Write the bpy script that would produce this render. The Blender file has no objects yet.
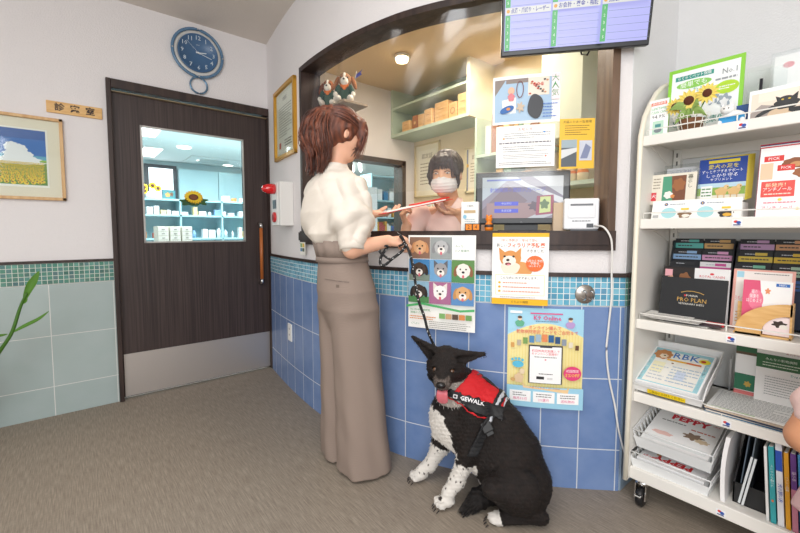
import bpy, bmesh, math, random
import numpy as np
from mathutils import Vector, Matrix, Euler
rnd = random.Random(7)
scene = bpy.context.scene
C = scene.collection
R = math.radians
# ------------------------------------------------------------------ camera
EYE = 1.05; FPX = 400.0; PCY = 257.6; YAW = R(50.7); PITCH = math.atan(0.064)
cam_d = bpy.data.cameras.new('camera'); cam = bpy.data.objects.new('camera', cam_d); C.objects.link(cam)
cam_d.lens = 18.0; cam_d.sensor_width = 36.0; cam_d.shift_y = -(266.5 - PCY) / 800.0
cam_d.clip_start = 0.02
cam.location = (0, 0, EYE); cam.rotation_euler = (R(90) - PITCH, 0, YAW - R(90))
scene.camera = cam
vd = np.array([math.cos(YAW)*math.cos(PITCH), math.sin(YAW)*math.cos(PITCH), -math.sin(PITCH)])
vr = np.array([math.sin(YAW), -math.cos(YAW), 0.0]); vu = np.cross(vr, vd); EYEP = np.array([0, 0, EYE])
def ray(x, y): return vd + vr*(x-400)/FPX - vu*(y-PCY)/FPX
def at(x, y, D): return EYEP + ray(x, y)*D          # point seen at photo pixel x, y at real distance D
# ------------------------------------------------------------------ light
world = bpy.data.worlds.new('world'); scene.world = world; world.use_nodes = True
bg = world.node_tree.nodes['Background']; bg.inputs[0].default_value = (1.0, 0.985, 0.97, 1); bg.inputs[1].default_value = 0.85
def area(name, loc, rot, size, power, col=(1, 1, 1), sy=None):
    l = bpy.data.lights.new(name, 'AREA'); l.shape = 'RECTANGLE'; l.size = size; l.size_y = sy or size
    l.energy = power; l.color = col
    o = bpy.data.objects.new(name, l); o.location = loc; o.rotation_euler = rot; C.objects.link(o); return o
area('waiting_room_light', (-0.3, 0.3, 2.40), (0, 0, 0), 1.6, 30, (1, .98, .96))
area('waiting_room_fill_light', (-1.6, -1.6, 1.7), (R(70), 0, R(-48)), 2.2, 66, (.95, .975, 1), 1.5)  # added cool fill from behind the camera, no window stands here
area('reception_light', (1.9, 1.75, 2.32), (0, 0, 0), .7, 21, (1, .88, .74))
area('exam_room_light', (1.6, 6.0, 2.38), (0, 0, 0), 3.0, 220, (.93, .98, 1.0))
scene.view_settings.view_transform = 'Standard'
try: scene.view_settings.look = 'None'
except Exception: pass
scene.view_settings.gamma = 1.0; scene.view_settings.exposure = 0.20; scene.view_settings.use_curve_mapping = False
# ------------------------------------------------------------------ materials
def lin(h):
    if isinstance(h, str):
        h = h.lstrip('#'); h = [int(h[i:i+2], 16)/255 for i in (0, 2, 4)]
    return tuple(c/12.92 if c <= .04045 else ((c+.055)/1.055)**2.4 for c in h[:3]) + (1.0,)
MC = {}
def M(col, rough=.55, metal=0.0, emit=0.0, spec=.5, bump=0.0, scale=60, sss=0.0, coat=0.0):
    k = (col, rough, metal, emit, spec, bump, scale, sss, coat)
    if k in MC: return MC[k]
    m = bpy.data.materials.new('mat_' + str(col).lstrip('#')); m.use_nodes = True
    nt = m.node_tree; b = nt.nodes['Principled BSDF']
    b.inputs['Base Color'].default_value = lin(col); b.inputs['Roughness'].default_value = rough
    b.inputs['Metallic'].default_value = metal; b.inputs['Specular IOR Level'].default_value = spec
    if emit: b.inputs['Base Color'].default_value = tuple(c*.12 for c in lin(col)[:3])+(1,); b.inputs['Emission Color'].default_value = lin(col); b.inputs['Emission Strength'].default_value = emit
    if sss: b.inputs['Subsurface Weight'].default_value = sss; b.inputs['Subsurface Scale'].default_value = .01; b.inputs['Subsurface Radius'].default_value = (1, .35, .2)
    if coat: b.inputs['Coat Weight'].default_value = coat; b.inputs['Coat Roughness'].default_value = .08
    if bump:
        tc = nt.nodes.new('ShaderNodeTexCoord'); n = nt.nodes.new('ShaderNodeTexNoise'); bp = nt.nodes.new('ShaderNodeBump')
        n.inputs['Scale'].default_value = scale; n.inputs['Detail'].default_value = 5
        bp.inputs['Strength'].default_value = bump; bp.inputs['Distance'].default_value = .004
        nt.links.new(tc.outputs['Object'], n.inputs['Vector']); nt.links.new(n.outputs['Fac'], bp.inputs['Height']); nt.links.new(bp.outputs[0], b.inputs['Normal'])
    MC[k] = m; return m
class NT:
    def __init__(s, name):
        s.m = bpy.data.materials.new(name); s.m.use_nodes = True; s.t = s.m.node_tree; s.b = s.t.nodes['Principled BSDF']
    def n(s, typ, **kw):
        x = s.t.nodes.new(typ)
        for k, v in kw.items(): setattr(x, k, v)
        return x
    def l(s, a, b): s.t.links.new(a, b)
    def math(s, op, a, b=None):
        x = s.n('ShaderNodeMath', operation=op)
        for i, v in enumerate((a, b)):
            if v is None: continue
            if isinstance(v, (int, float)): x.inputs[i].default_value = v
            else: s.l(v, x.inputs[i])
        return x.outputs[0]
    def mix(s, f, a, b):
        x = s.n('ShaderNodeMix', data_type='RGBA')
        for i, v in ((0, f), (6, a), (7, b)):
            if isinstance(v, tuple) or isinstance(v, (int, float)): x.inputs[i].default_value = v
            else: s.l(v, x.inputs[i])
        return x.outputs[2]
    def ramp(s, f, stops, interp='LINEAR'):
        r = s.n('ShaderNodeValToRGB'); r.color_ramp.interpolation = interp; e = r.color_ramp.elements
        e[0].position = stops[0][0]; e[0].color = lin(stops[0][1]); e[1].position = stops[-1][0]; e[1].color = lin(stops[-1][1])
        for p, c in stops[1:-1]:
            q = e.new(p); q.color = lin(c)
        s.l(f, r.inputs[0]); return r.outputs[0]
def tile_mat(name, w, h, g, stops, grout, rough=.25, mottle=.25, mcol='#ffffff', v0=0.0, u0=0.0, mscale=3):
    t = NT(name); uv = t.n('ShaderNodeUVMap'); sp = t.n('ShaderNodeSeparateXYZ'); t.l(uv.outputs[0], sp.inputs[0])
    u = t.math('ADD', sp.outputs[0], u0); v = t.math('ADD', sp.outputs[1], v0)
    ms = []
    for c, s_ in ((u, w), (v, h)):
        pp = t.math('PINGPONG', c, s_/2); ms.append(t.math('LESS_THAN', pp, g/2))
    gm = t.math('MAXIMUM', *ms)
    fu = t.math('FLOOR', t.math('DIVIDE', u, w)); fv = t.math('FLOOR', t.math('DIVIDE', v, h))
    cx = t.n('ShaderNodeCombineXYZ'); t.l(fu, cx.inputs[0]); t.l(fv, cx.inputs[1])
    wn = t.n('ShaderNodeTexWhiteNoise'); t.l(cx.outputs[0], wn.inputs['Vector'])
    base = t.ramp(wn.outputs['Value'], stops)
    nz = t.n('ShaderNodeTexNoise'); nz.inputs['Scale'].default_value = mscale*3; nz.inputs['Detail'].default_value = 6
    av = t.n('ShaderNodeVectorMath', operation='ADD'); t.l(uv.outputs[0], av.inputs[0]); t.l(wn.outputs['Color'], av.inputs[1]); t.l(av.outputs[0], nz.inputs['Vector'])
    f = t.math('MULTIPLY', nz.outputs['Fac'], mottle*1.6)
    col = t.mix(f, base, lin(mcol)); col = t.mix(gm, col, lin(grout)); t.l(col, t.b.inputs['Base Color'])
    ro = t.math('ADD', t.math('MULTIPLY', gm, .5), rough); t.l(ro, t.b.inputs['Roughness'])
    bp = t.n('ShaderNodeBump'); bp.inputs['Strength'].default_value = .6; bp.inputs['Distance'].default_value = .002
    t.l(t.math('SUBTRACT', 1, gm), bp.inputs['Height']); t.l(bp.outputs[0], t.b.inputs['Normal']); return t.m
def wood_mat(name, c1, c2, scale=(60, 60, 2), rough=.45, spec=.4):
    t = NT(name); tc = t.n('ShaderNodeTexCoord'); mp = t.n('ShaderNodeMapping'); mp.inputs['Scale'].default_value = scale
    n = t.n('ShaderNodeTexNoise'); n.inputs['Scale'].default_value = 1.6; n.inputs['Detail'].default_value = 6
    t.l(tc.outputs['Object'], mp.inputs[0]); t.l(mp.outputs[0], n.inputs['Vector'])
    t.l(t.ramp(n.outputs['Fac'], [(.35, c1), (.65, c2)]), t.b.inputs['Base Color'])
    t.b.inputs['Roughness'].default_value = rough; t.b.inputs['Specular IOR Level'].default_value = spec; return t.m
MAT_DARK = wood_mat('dark_brown_door_wood', '#352b2a', '#4a3d3a', (90, 90, 1.2))
MAT_FRAME = wood_mat('dark_brown_frame_wood', '#2e2321', '#43342f', (20, 20, 2))
MAT_OAK = wood_mat('light_oak', '#d9a866', '#e8be80', (10, 10, 80))
MAT_WALL = M('#e8e4e4', .9, bump=.5, scale=140)
MAT_WALLW = M('#e9e9ea', .9, bump=.5, scale=140)
MAT_CEIL = M('#e2dad2', .95, bump=.3, scale=90)
MAT_BLUE = tile_mat('blue_glazed_tile', .1477, .2925, .0042, [(0, '#5878ac'), (1, '#6884b6')], '#d4dae2', .25, .3, '#9fb4d8', v0=-.170, u0=-.135, mscale=4)
MAT_PALE = tile_mat('pale_green_tile', .2955, .2925, .004, [(0, '#9fb0ae'), (1, '#a9b8b4')], '#dfe0dc', .3, .35, '#b9c3c4', v0=-.170, u0=.114, mscale=3)
MAT_MOSA = tile_mat('turquoise_mosaic', .0235, .0235, .003, [(0, '#1483ab'), (.3, '#2299b8'), (.6, '#48a9cb'), (.85, '#74bdd3'), (1, '#2f94cb')], '#e2eaea', .2, .12, v0=-.757)
MAT_MOSG = tile_mat('green_mosaic', .0235, .0235, .003, [(0, '#0f5a50'), (.3, '#1d7a60'), (.6, '#2c7f74'), (.85, '#1a5c60'), (1, '#4a9c84')], '#cfd6cc', .2, .1, v0=-.757)
MAT_WHITE = M('#f1f0ee', .4); MAT_STEEL = M('#b9b6b4', .28, metal=1.0); MAT_CHROME = M('#d8d8d8', .12, metal=1.0)
MAT_BLACK = M('#17181a', .45); MAT_RACK = M('#eeebe4', .35)
t = NT('woven_floor'); tc = t.n('ShaderNodeTexCoord'); mp = t.n('ShaderNodeMapping'); mp.inputs['Scale'].default_value = (260, 14, 1)
n1 = t.n('ShaderNodeTexNoise'); n1.inputs['Scale'].default_value = 1.0; n1.inputs['Detail'].default_value = 3
mp2 = t.n('ShaderNodeMapping'); mp2.inputs['Scale'].default_value = (60, 160, 1)
n2 = t.n('ShaderNodeTexNoise'); n2.inputs['Scale'].default_value = 1.0
for a, b in ((mp, n1), (mp2, n2)): t.l(tc.outputs['Object'], a.inputs[0]); t.l(a.outputs[0], b.inputs['Vector'])
mp.inputs['Rotation'].default_value = (0, 0, 0)
f = t.math('ADD', t.math('MULTIPLY', n1.outputs['Fac'], .8), t.math('MULTIPLY', n2.outputs['Fac'], .2))
t.l(t.ramp(f, [(.32, '#81766a'), (.5, '#918679'), (.68, '#a39889')]), t.b.inputs['Base Color'])
t.b.inputs['Roughness'].default_value = .62; t.b.inputs['Specular IOR Level'].default_value = .3
bp = t.n('ShaderNodeBump'); bp.inputs['Strength'].default_value = .25; bp.inputs['Distance'].default_value = .002; t.l(f, bp.inputs['Height']); t.l(bp.outputs[0], t.b.inputs['Normal'])
MAT_FLOOR = t.m
def sheer(name, tint, fac, rough=.05, const=0.0):
    t = NT(name); nt = t.t; nt.nodes.remove(t.b); out = nt.nodes['Material Output']
    tr = t.n('ShaderNodeBsdfTransparent'); tr.inputs[0].default_value = lin(tint)
    gl = t.n('ShaderNodeBsdfGlossy'); gl.inputs['Roughness'].default_value = rough
    fr = t.n('ShaderNodeLayerWeight'); fr.inputs[0].default_value = .5
    f = t.math('ADD', t.math('MULTIPLY', t.math('POWER', fr.outputs['Facing'], 4.5), fac*.8), const+.03)
    mx = t.n('ShaderNodeMixShader'); t.l(f, mx.inputs[0]); t.l(tr.outputs[0], mx.inputs[1]); t.l(gl.outputs[0], mx.inputs[2]); t.l(mx.outputs[0], out.inputs[0]); return t.m
MAT_GLASS = sheer('clear_glass', '#f4f9f8', 1.0)
MAT_PICG = sheer('picture_glass', '#fafcfb', .35)
MAT_VINYL = sheer('clear_vinyl', '#f7f7f4', 1.3, .22, .05)
MAT_FILM = sheer('clear_plastic', '#f6f8f8', .7, .2, .01)
def vcol_mat(name, rough=.7, bump=0, scale=200, spec=.3, sss=0, stretch=None):
    t = NT(name); a = t.n('ShaderNodeAttribute'); a.attribute_name = 'Col'; t.l(a.outputs['Color'], t.b.inputs['Base Color'])
    t.b.inputs['Roughness'].default_value = rough; t.b.inputs['Specular IOR Level'].default_value = spec
    if sss: t.b.inputs['Subsurface Weight'].default_value = sss; t.b.inputs['Subsurface Scale'].default_value = .008; t.b.inputs['Subsurface Radius'].default_value = (1, .35, .2)
    if bump:
        tc = t.n('ShaderNodeTexCoord'); mp = t.n('ShaderNodeMapping'); n = t.n('ShaderNodeTexNoise'); bp = t.n('ShaderNodeBump')
        if stretch: mp.inputs['Scale'].default_value = stretch
        n.inputs['Scale'].default_value = scale; n.inputs['Detail'].default_value = 4; bp.inputs['Strength'].default_value = bump; bp.inputs['Distance'].default_value = .005
        t.l(tc.outputs['Object'], mp.inputs[0]); t.l(mp.outputs[0], n.inputs['Vector']); t.l(n.outputs['Fac'], bp.inputs['Height']); t.l(bp.outputs[0], t.b.inputs['Normal'])
    return t.m
# ------------------------------------------------------------------ object helpers
def empty(name, loc=(0, 0, 0), rz=0.0, label=None, cat=None, group=None, kind=None):
    o = bpy.data.objects.new(name, None); C.objects.link(o); o.location = loc; o.rotation_euler = (0, 0, rz); o.empty_display_size = .05
    tag(o, label, cat, group, kind); return o
def tag(o, label=None, cat=None, group=None, kind=None):
    for k, v in (('label', label), ('category', cat), ('group', group), ('kind', kind)):
        if v: o[k] = v
    return o
def link(name, me, mats, parent=None, smooth=False, loc=None, rot=None):
    o = bpy.data.objects.new(name, me); C.objects.link(o)
    if not isinstance(mats, (list, tuple)): mats = [mats]
    for m in mats: me.materials.append(m)
    if smooth: me.polygons.foreach_set('use_smooth', [True]*len(me.polygons))
    if parent: o.parent = parent
    if loc is not None: o.location = loc
    if rot is not None: o.rotation_euler = rot
    return o
class MB:
    """collects simple solids, then links them as one mesh"""
    def __init__(s): s.bm = bmesh.new()
    def box(s, x0, x1, y0, y1, z0, z1, mi=0, bev=0.0):
        vs = [s.bm.verts.new(p) for p in ((x0, y0, z0), (x1, y0, z0), (x1, y1, z0), (x0, y1, z0), (x0, y0, z1), (x1, y0, z1), (x1, y1, z1), (x0, y1, z1))]
        fs = [s.bm.faces.new([vs[i] for i in q]) for q in ((0, 3, 2, 1), (4, 5, 6, 7), (0, 1, 5, 4), (1, 2, 6, 5), (2, 3, 7, 6), (3, 0, 4, 7))]
        for f in fs: f.material_index = mi
        if bev:
            es = list({e for f in fs for e in f.edges}); r = bmesh.ops.bevel(s.bm, geom=es, offset=bev, segments=2, affect='EDGES', profile=.5)
            for f in r['faces']: f.material_index = mi
        return s
    def xbox(s, mat4, *a, **k):
        n0 = len(s.bm.verts); s.box(*a, **k); s.bm.verts.ensure_lookup_table()
        for v in s.bm.verts[n0:]: v.co = mat4 @ v.co
        return s
    def quad(s, pts, mi=0):
        f = s.bm.faces.new([s.bm.verts.new(p) for p in pts]); f.material_index = mi; return s
    def prism(s, pts, ext, mi=0):
        a = [s.bm.verts.new(p) for p in pts]; b = [s.bm.verts.new(Vector(p)+Vector(ext)) for p in pts]; n = len(a)
        fs = [s.bm.faces.new(a), s.bm.faces.new(b[::-1])] + [s.bm.faces.new((a[i], b[i], b[(i+1) % n], a[(i+1) % n])) for i in range(n)]
        for f in fs: f.material_index = mi
        return s
    def tube(s, pts, r, seg=8, mi=0, closed=False, cap=True):
        pts = [Vector(p) for p in pts]; n = len(pts); rings = []
        rr = r if isinstance(r, (list, tuple)) else [r]*n; up = None
        for i, p in enumerate(pts):
            a = pts[(i-1) % n] if (i > 0 or closed) else p; b = pts[(i+1) % n] if (i < n-1 or closed) else p
            t = (b-a).normalized() if (b-a).length > 1e-9 else Vector((0, 0, 1))
            if up is None: up = Vector((0, 0, 1)) if abs(t.z) < .9 else Vector((1, 0, 0))
            x = t.cross(up)
            if x.length < 1e-6: x = t.orthogonal()
            x.normalize(); y = t.cross(x).normalized(); up = -y if False else up
            rings.append([s.bm.verts.new(p + x*rr[i]*math.cos(2*math.pi*k/seg) + y*rr[i]*math.sin(2*math.pi*k/seg)) for k in range(seg)])
        m = n if closed else n-1
        for i in range(m):
            A, B = rings[i], rings[(i+1) % n]
            for k in range(seg):
                f = s.bm.faces.new((A[k], A[(k+1) % seg], B[(k+1) % seg], B[k])); f.material_index = mi; f.smooth = True
        if cap and not closed:
            for q in (rings[0][::-1], rings[-1]):
                f = s.bm.faces.new(q); f.material_index = mi
        return s
    def lathe(s, prof, c=(0, 0, 0), seg=24, mi=0, axis='Z'):
        rings = []
        for r, h in prof:
            ring = []
            for k in range(seg):
                a = 2*math.pi*k/seg; p = Vector((r*math.cos(a), r*math.sin(a), h))
                if axis == 'X': p = Vector((p.z, p.x, p.y))
                if axis == 'Y': p = Vector((p.x, p.z, p.y))
                ring.append(s.bm.verts.new(p+Vector(c)))
            rings.append(ring)
        for A, B in zip(rings, rings[1:]):
            for k in range(seg):
                f = s.bm.faces.new((A[k], A[(k+1) % seg], B[(k+1) % seg], B[k])); f.material_index = mi; f.smooth = True
        for q in (rings[0][::-1], rings[-1]):
            try: f = s.bm.faces.new(q); f.material_index = mi
            except Exception: pass
        return s
    def ball(s, c, r, mi=0, seg=16, rot=None):
        r = (r, r, r) if isinstance(r, (int, float)) else r
        m = Matrix.Translation(c) @ (rot.to_matrix().to_4x4() if rot else Matrix()) @ Matrix.Diagonal((*r, 1))
        q = bmesh.ops.create_uvsphere(s.bm, u_segments=seg, v_segments=max(6, seg*2//3), radius=1, matrix=m)
        for v in q['verts']:
            for f in v.link_faces: f.material_index = mi; f.smooth = True
        return s
    def build(s, name, mats, parent=None, loc=None, rot=None, fix=True):
        if fix: bmesh.ops.recalc_face_normals(s.bm, faces=s.bm.faces)
        me = bpy.data.meshes.new(name); s.bm.to_mesh(me); s.bm.free(); return link(name, me, mats, parent, False, loc, rot)
# ------------------------------------------------------------------ the curved counter wall: s runs along it, off is towards the waiting room
WP = [(1.165, 2.984), (1.115, 2.6), (1.09, 2.34), (1.075, 2.05), (1.09, 1.75), (1.145, 1.476), (1.21, 1.3), (1.31, 1.11), (1.41, .95), (1.52, .813), (1.68, .652)]
def _spl(P, n=12):
    P = [np.array(p, float) for p in P]; Q = [2*P[0]-P[1]]+P+[2*P[-1]-P[-2]]; o = []
    for i in range(1, len(Q)-2):
        a, b, c, e = Q[i-1:i+3]
        for k in range(n):
            q = k/n; o.append(.5*((2*b)+(c-a)*q+(2*a-5*b+4*c-e)*q*q+(-a+3*b-3*c+e)*q**3))
    o.append(P[-1]); return o
SP = np.array(_spl(WP)); SS = np.concatenate([[0], np.cumsum(np.linalg.norm(np.diff(SP, axis=0), axis=1))]); STOT = SS[-1]
def wp(s, off=0.0, z=0.0):
    x = np.interp(s, SS, SP[:, 0]); y = np.interp(s, SS, SP[:, 1]); e = .04
    tx = np.interp(min(s+e, STOT), SS, SP[:, 0])-np.interp(max(s-e, 0), SS, SP[:, 0]); ty = np.interp(min(s+e, STOT), SS, SP[:, 1])-np.interp(max(s-e, 0), SS, SP[:, 1])
    l = math.hypot(tx, ty); return Vector((x+off*ty/l, y-off*tx/l, z))
def cbox(mb, s0, s1, o0, o1, z0, z1, mi=0, step=.04):
    n = max(1, int(math.ceil((s1-s0)/step))); uv = mb.bm.loops.layers.uv.verify(); rows = []
    for i in range(n+1):
        s = s0+(s1-s0)*i/n; rows.append([(mb.bm.verts.new(wp(s, o, z)), s, z) for o, z in ((o1, z0), (o1, z1), (o0, z1), (o0, z0))])
    def F(q, sm):
        f = mb.bm.faces.new([a[0] for a in q]); f.material_index = mi; f.smooth = sm
        for lp, a in zip(f.loops, q): lp[uv].uv = (a[1], a[2])
    for A, B in zip(rows, rows[1:]):
        for k in range(4): F((A[k], A[(k+1) % 4], B[(k+1) % 4], B[k]), False)
    F(rows[0][::-1], False); F(rows[-1], False); return mb
def planar_uv(o, ax=(0, 2)):
    me = o.data; uv = me.uv_layers.new(name='UVMap') if not me.uv_layers else me.uv_layers[0]
    for lp in me.loops:
        c = me.vertices[lp.vertex_index].co; uv.data[lp.index].uv = (c[ax[0]], c[ax[1]])
# ------------------------------------------------------------------ 2-D printing: coloured shapes and lettering on a flat or curved sheet, one mesh
class Art:
    def __init__(s, w, h, mapf=None, dl=.0004):
        s.w, s.h = w, h; s.v = []; s.f = []; s.mi = []; s.mats = []; s.mapf = mapf; s.dl = dl; s.layer = 0
    def _m(s, col, rough=.5, emit=0.0):
        m = col if isinstance(col, bpy.types.Material) else M(col, rough, emit=emit)
        if m not in s.mats: s.mats.append(m)
        return s.mats.index(m)
    def _add(s, vs, fs, col, up=True):
        if up: s.layer += 1
        k = len(s.v); mi = s._m(*col) if isinstance(col, tuple) else s._m(col)
        s.v += [(x, y, s.layer) for x, y in vs]; s.f += [[k+i for i in f] for f in fs]; s.mi += [mi]*len(fs)
    def rect(s, x0, y0, x1, y1, col):
        n = max(1, int(abs(x1-x0)/.04)) if s.mapf else 1; vs = []; fs = []
        for i in range(n+1):
            x = x0+(x1-x0)*i/n; vs += [(x, y0), (x, y1)]
        for i in range(n): fs.append([2*i, 2*i+2, 2*i+3, 2*i+1])
        s._add(vs, fs, col); return s
    def poly(s, pts, col, up=True): s._add(pts, [list(range(len(pts)))], col, up); return s
    def ell(s, cx, cy, rx, ry, col, n=20, a=0, up=True):
        ca, sa = math.cos(a), math.sin(a)
        s.poly([(cx+rx*math.cos(t)*ca-ry*math.sin(t)*sa, cy+rx*math.cos(t)*sa+ry*math.sin(t)*ca) for t in [2*math.pi*i/n for i in range(n)]], col, up); return s
    def blob(s, cx, cy, rx, ry, col, k=7, j=.12, ph=0):
        s.poly([(cx+rx*(1+j*math.sin(k*t+ph))*math.cos(t), cy+ry*(1+j*math.sin(k*t+ph))*math.sin(t)) for t in [2*math.pi*i/36 for i in range(36)]], col); return s
    def line(s, pts, w, col):
        for (a, b), (c, d) in zip(pts, pts[1:]):
            l = math.hypot(c-a, d-b) or 1; nx, ny = -(d-b)/l*w/2, (c-a)/l*w/2
            s.poly([(a-nx, b-ny), (c-nx, d-ny), (c+nx, d+ny), (a+nx, b+ny)], col, up=False)
        s.layer += 1; return s
    def dashes(s, x0, x1, y0, y1, n, col, fill=.45, seed=1):
        r = random.Random(seed); s.layer += 1; rh = abs(y1-y0)/n; fill *= .8
        for i in range(n):
            y = y1-(i+.5)*rh; x = x0; e = x1-(x1-x0)*r.choice((0, 0, .1, .35))
            while x < e:
                l = rh*fill*r.uniform(1.0, 3.2); s._add([(x, y-rh*fill/2), (min(x+l, e), y-rh*fill/2), (min(x+l, e), y+rh*fill/2), (x, y+rh*fill/2)], [[0, 1, 2, 3]], col, up=False); x += l+rh*fill*.45
        return s
    def text(s, body, x, y, h, col, align='CENTER', a=0.0, wmax=None, bold=0.0, sx=1.0):
        c = bpy.data.curves.new('t', 'FONT'); c.body = body; c.align_x = align; c.align_y = 'CENTER'; c.size = h*1.25; c.resolution_u = 1; c.offset = bold*h
        o = bpy.data.objects.new('t', c); C.objects.link(o); bpy.context.view_layer.update()
        me = bpy.data.meshes.new_from_object(o.evaluated_get(bpy.context.evaluated_depsgraph_get()))
        k = sx
        if wmax and len(me.vertices):
            xs = [v.co.x for v in me.vertices]; ww = max(xs)-min(xs); k = min(k, wmax/ww) if ww > 0 else k
        ca, sa = math.cos(a), math.sin(a)
        vs = [(x+v.co.x*k*ca-v.co.y*sa, y+v.co.x*k*sa+v.co.y*ca) for v in me.vertices]
        s._add(vs, [list(p.vertices) for p in me.polygons], col)
        bpy.data.objects.remove(o); bpy.data.curves.remove(c); bpy.data.meshes.remove(me); return s
    def build(s, name, parent=None, loc=None, rot=None, back=None, thick=.0008):
        me = bpy.data.meshes.new(name); f0 = s.mapf or (lambda u, v, o: (u, -o, v))
        if s.mapf:
            b = bmesh.new(); q = [b.verts.new(p) for p in s.v]
            for f, m_ in zip(s.f, s.mi):
                try: g = b.faces.new([q[i] for i in f]); g.material_index = m_
                except ValueError: pass
            u = .012
            while u < s.w: bmesh.ops.bisect_plane(b, geom=b.verts[:]+b.edges[:]+b.faces[:], dist=1e-7, plane_co=(u, 0, 0), plane_no=(1, 0, 0)); u += .012
            b.verts.index_update(); s.v = [tuple(v.co) for v in b.verts]; s.f = [[v.index for v in f.verts] for f in b.faces]; s.mi = [f.material_index for f in b.faces]; b.free()
        vs = [f0(x, y, thick+l*s.dl) for x, y, l in s.v]; fs = list(s.f); mi = list(s.mi)
        if back is not None:
            k = len(vs); n = 8 if s.mapf else 1; bi = s._m(back)
            ring = [(s.w*i/n, 0) for i in range(n+1)]+[(s.w*(n-i)/n, s.h) for i in range(n+1)]; m = len(ring)
            vs += [f0(u, v, 0) for u, v in ring]+[f0(u, v, thick) for u, v in ring]
            for i in range(m): fs.append([k+i, k+(i+1) % m, k+m+(i+1) % m, k+m+i]); mi.append(bi)
            for i in range(n):
                a, b, c_, d = i, i+1, m-2-i, m-1-i
                fs.append([k+m+a, k+m+b, k+m+c_, k+m+d]); mi.append(bi); fs.append([k+d, k+c_, k+b, k+a]); mi.append(bi)
        me.from_pydata([tuple(p) for p in vs], [], fs); me.polygons.foreach_set('material_index', mi); me.update()
        return link(name, me, s.mats, parent, False, loc, rot)
def dogface(A, cx, cy, r, fur, ear, muzzle='#f3ece4', nose='#1c1a1b', tongue=True, pointy=False, eye='#1c1717', body=None):
    if body: A.blob(cx, cy-1.2*r, 1.15*r, .9*r, body, 5, .05)
    for sgn in (-1, 1):
        if pointy: A.poly([(cx+sgn*.95*r, cy+1.35*r), (cx+sgn*.25*r, cy+.75*r), (cx+sgn*.95*r, cy+.25*r)], ear)
        else: A.ell(cx+sgn*.92*r, cy-.05*r, .33*r, .78*r, ear, a=sgn*.25)
    A.blob(cx, cy, .92*r, .95*r, fur, 9, .03); A.ell(cx, cy-.38*r, .5*r, .45*r, muzzle)
    if tongue: A.ell(cx, cy-.78*r, .16*r, .24*r, '#d86a78')
    A.ell(cx, cy-.2*r, .2*r, .15*r, nose)
    for sgn in (-1, 1): A.ell(cx+sgn*.38*r, cy+.2*r, .11*r, .11*r, eye, 10)
    return A
# ================================================================== THE SETTING
YW = 2.984; ZC = 2.43
XR = 2.15
mb = MB(); mb.box(-4, 3.2, -4, 3.10, -.05, 0); fl = tag(mb.build('floor', MAT_FLOOR), kind='structure')
mb = MB(); mb.box(-2.5, 6, 3.10, 9.3, -.05, 0); tag(mb.build('floor', M('#b9bcb8', .4)), kind='structure')
mb = MB(); mb.box(-4, 3.2, -4, 3.10, ZC, ZC+.05); tag(mb.build('ceiling', MAT_CEIL), kind='structure')
mb = MB(); mb.box(-2.5, 6, 3.10, 9.3, 2.42, 2.47); tag(mb.build('ceiling', M('#e8ecec', .8)), kind='structure')
# door wall with its opening, and the stretch behind the reception with an inside window
DX0, DX1, DZ = .212, 1.165, 1.925
mb = MB()
mb.box(-4, DX0, YW, YW+.11, 0, ZC); mb.box(DX0, DX1, YW, YW+.11, DZ, ZC); mb.box(DX1, 1.9, YW, YW+.11, 0, ZC)
mb.box(1.9, 2.50, YW, YW+.11, 0, .97); mb.box(1.9, 2.50, YW, YW+.11, 1.70, ZC); mb.box(2.50, 3.2, YW, YW+.11, 0, ZC)
wl = tag(mb.build('wall_left', MAT_WALL), kind='structure')
mb = MB(); mb.box(-4, .193, YW-.008, YW, 0, .755); o = mb.build('tile_cladding', MAT_PALE, wl); planar_uv(o)
mb = MB(); mb.box(-4, .193, YW-.008, YW, .757, .875); o = mb.build('mosaic_band', MAT_MOSG, wl); planar_uv(o)
mb = MB(); mb.box(-4, .193, YW-.016, YW, .875, .890, bev=.002); mb.build('band_cap', MAT_FRAME, wl)
# door frame and sliding leaf
mb = MB(); mb.box(.188, .212, YW-.03, YW+.10, 0, 1.958, bev=.003); mb.box(1.165-.012, 1.165+.004, YW-.029, YW+.10, 0, 1.9045)
mb.box(.2125, 1.169, YW-.0295, YW+.10, 1.905, 1.9575, bev=.003); tag(mb.build('trim_1', MAT_FRAME), kind='structure')
mb = MB(); wx0, wx1, wz0, wz1 = .358, .982, .984, 1.712; y0, y1 = YW+.012, YW+.05
for a in ((.214, wx0, 0.012, 1.888), (wx1, 1.152, .012, 1.888), (wx0, wx1, .012, wz0), (wx0, wx1, wz1, 1.888)): mb.box(a[0], a[1], y0, y1, a[2], a[3])
door = tag(mb.build('door_1', MAT_DARK), kind='structure')
mb = MB(); mb.box(wx0, wx1, y0+.012, y0+.018, wz0, wz1); mb.build('door_glass', MAT_GLASS, door)
mb = MB()
for a in ((wx0-.004, wx0+.006, wz0-.004, wz1+.004), (wx1-.006, wx1+.004, wz0-.004, wz1+.004), (wx0, wx1, wz0-.004, wz0+.006), (wx0, wx1, wz1-.006, wz1+.004)): mb.box(a[0], a[1], y0-.004, y0+.002, a[2], a[3])
mb.build('glazing_bead', M('#b9b6b2', .35, metal=.6), door)
mb = MB(); mb.box(.22, 1.150, y0-.003, y0, .016, .285); mb.build('kick_plate', M('#d2cbc6', .42, metal=.85), door)
mb = MB(); mb.box(.214, 1.152, YW-.012, YW+.02, 1.888, 1.893); mb.build('top_rail', M('#8d7a5c', .4), door)
hd = MB(); hx = 1.085; hd.tube([(hx, y0-.045, .70), (hx, y0-.045, 1.08)], .0125, 12); h1 = hd.build('door_handle', M('#b5652f', .35), door)
hd = MB()
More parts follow.
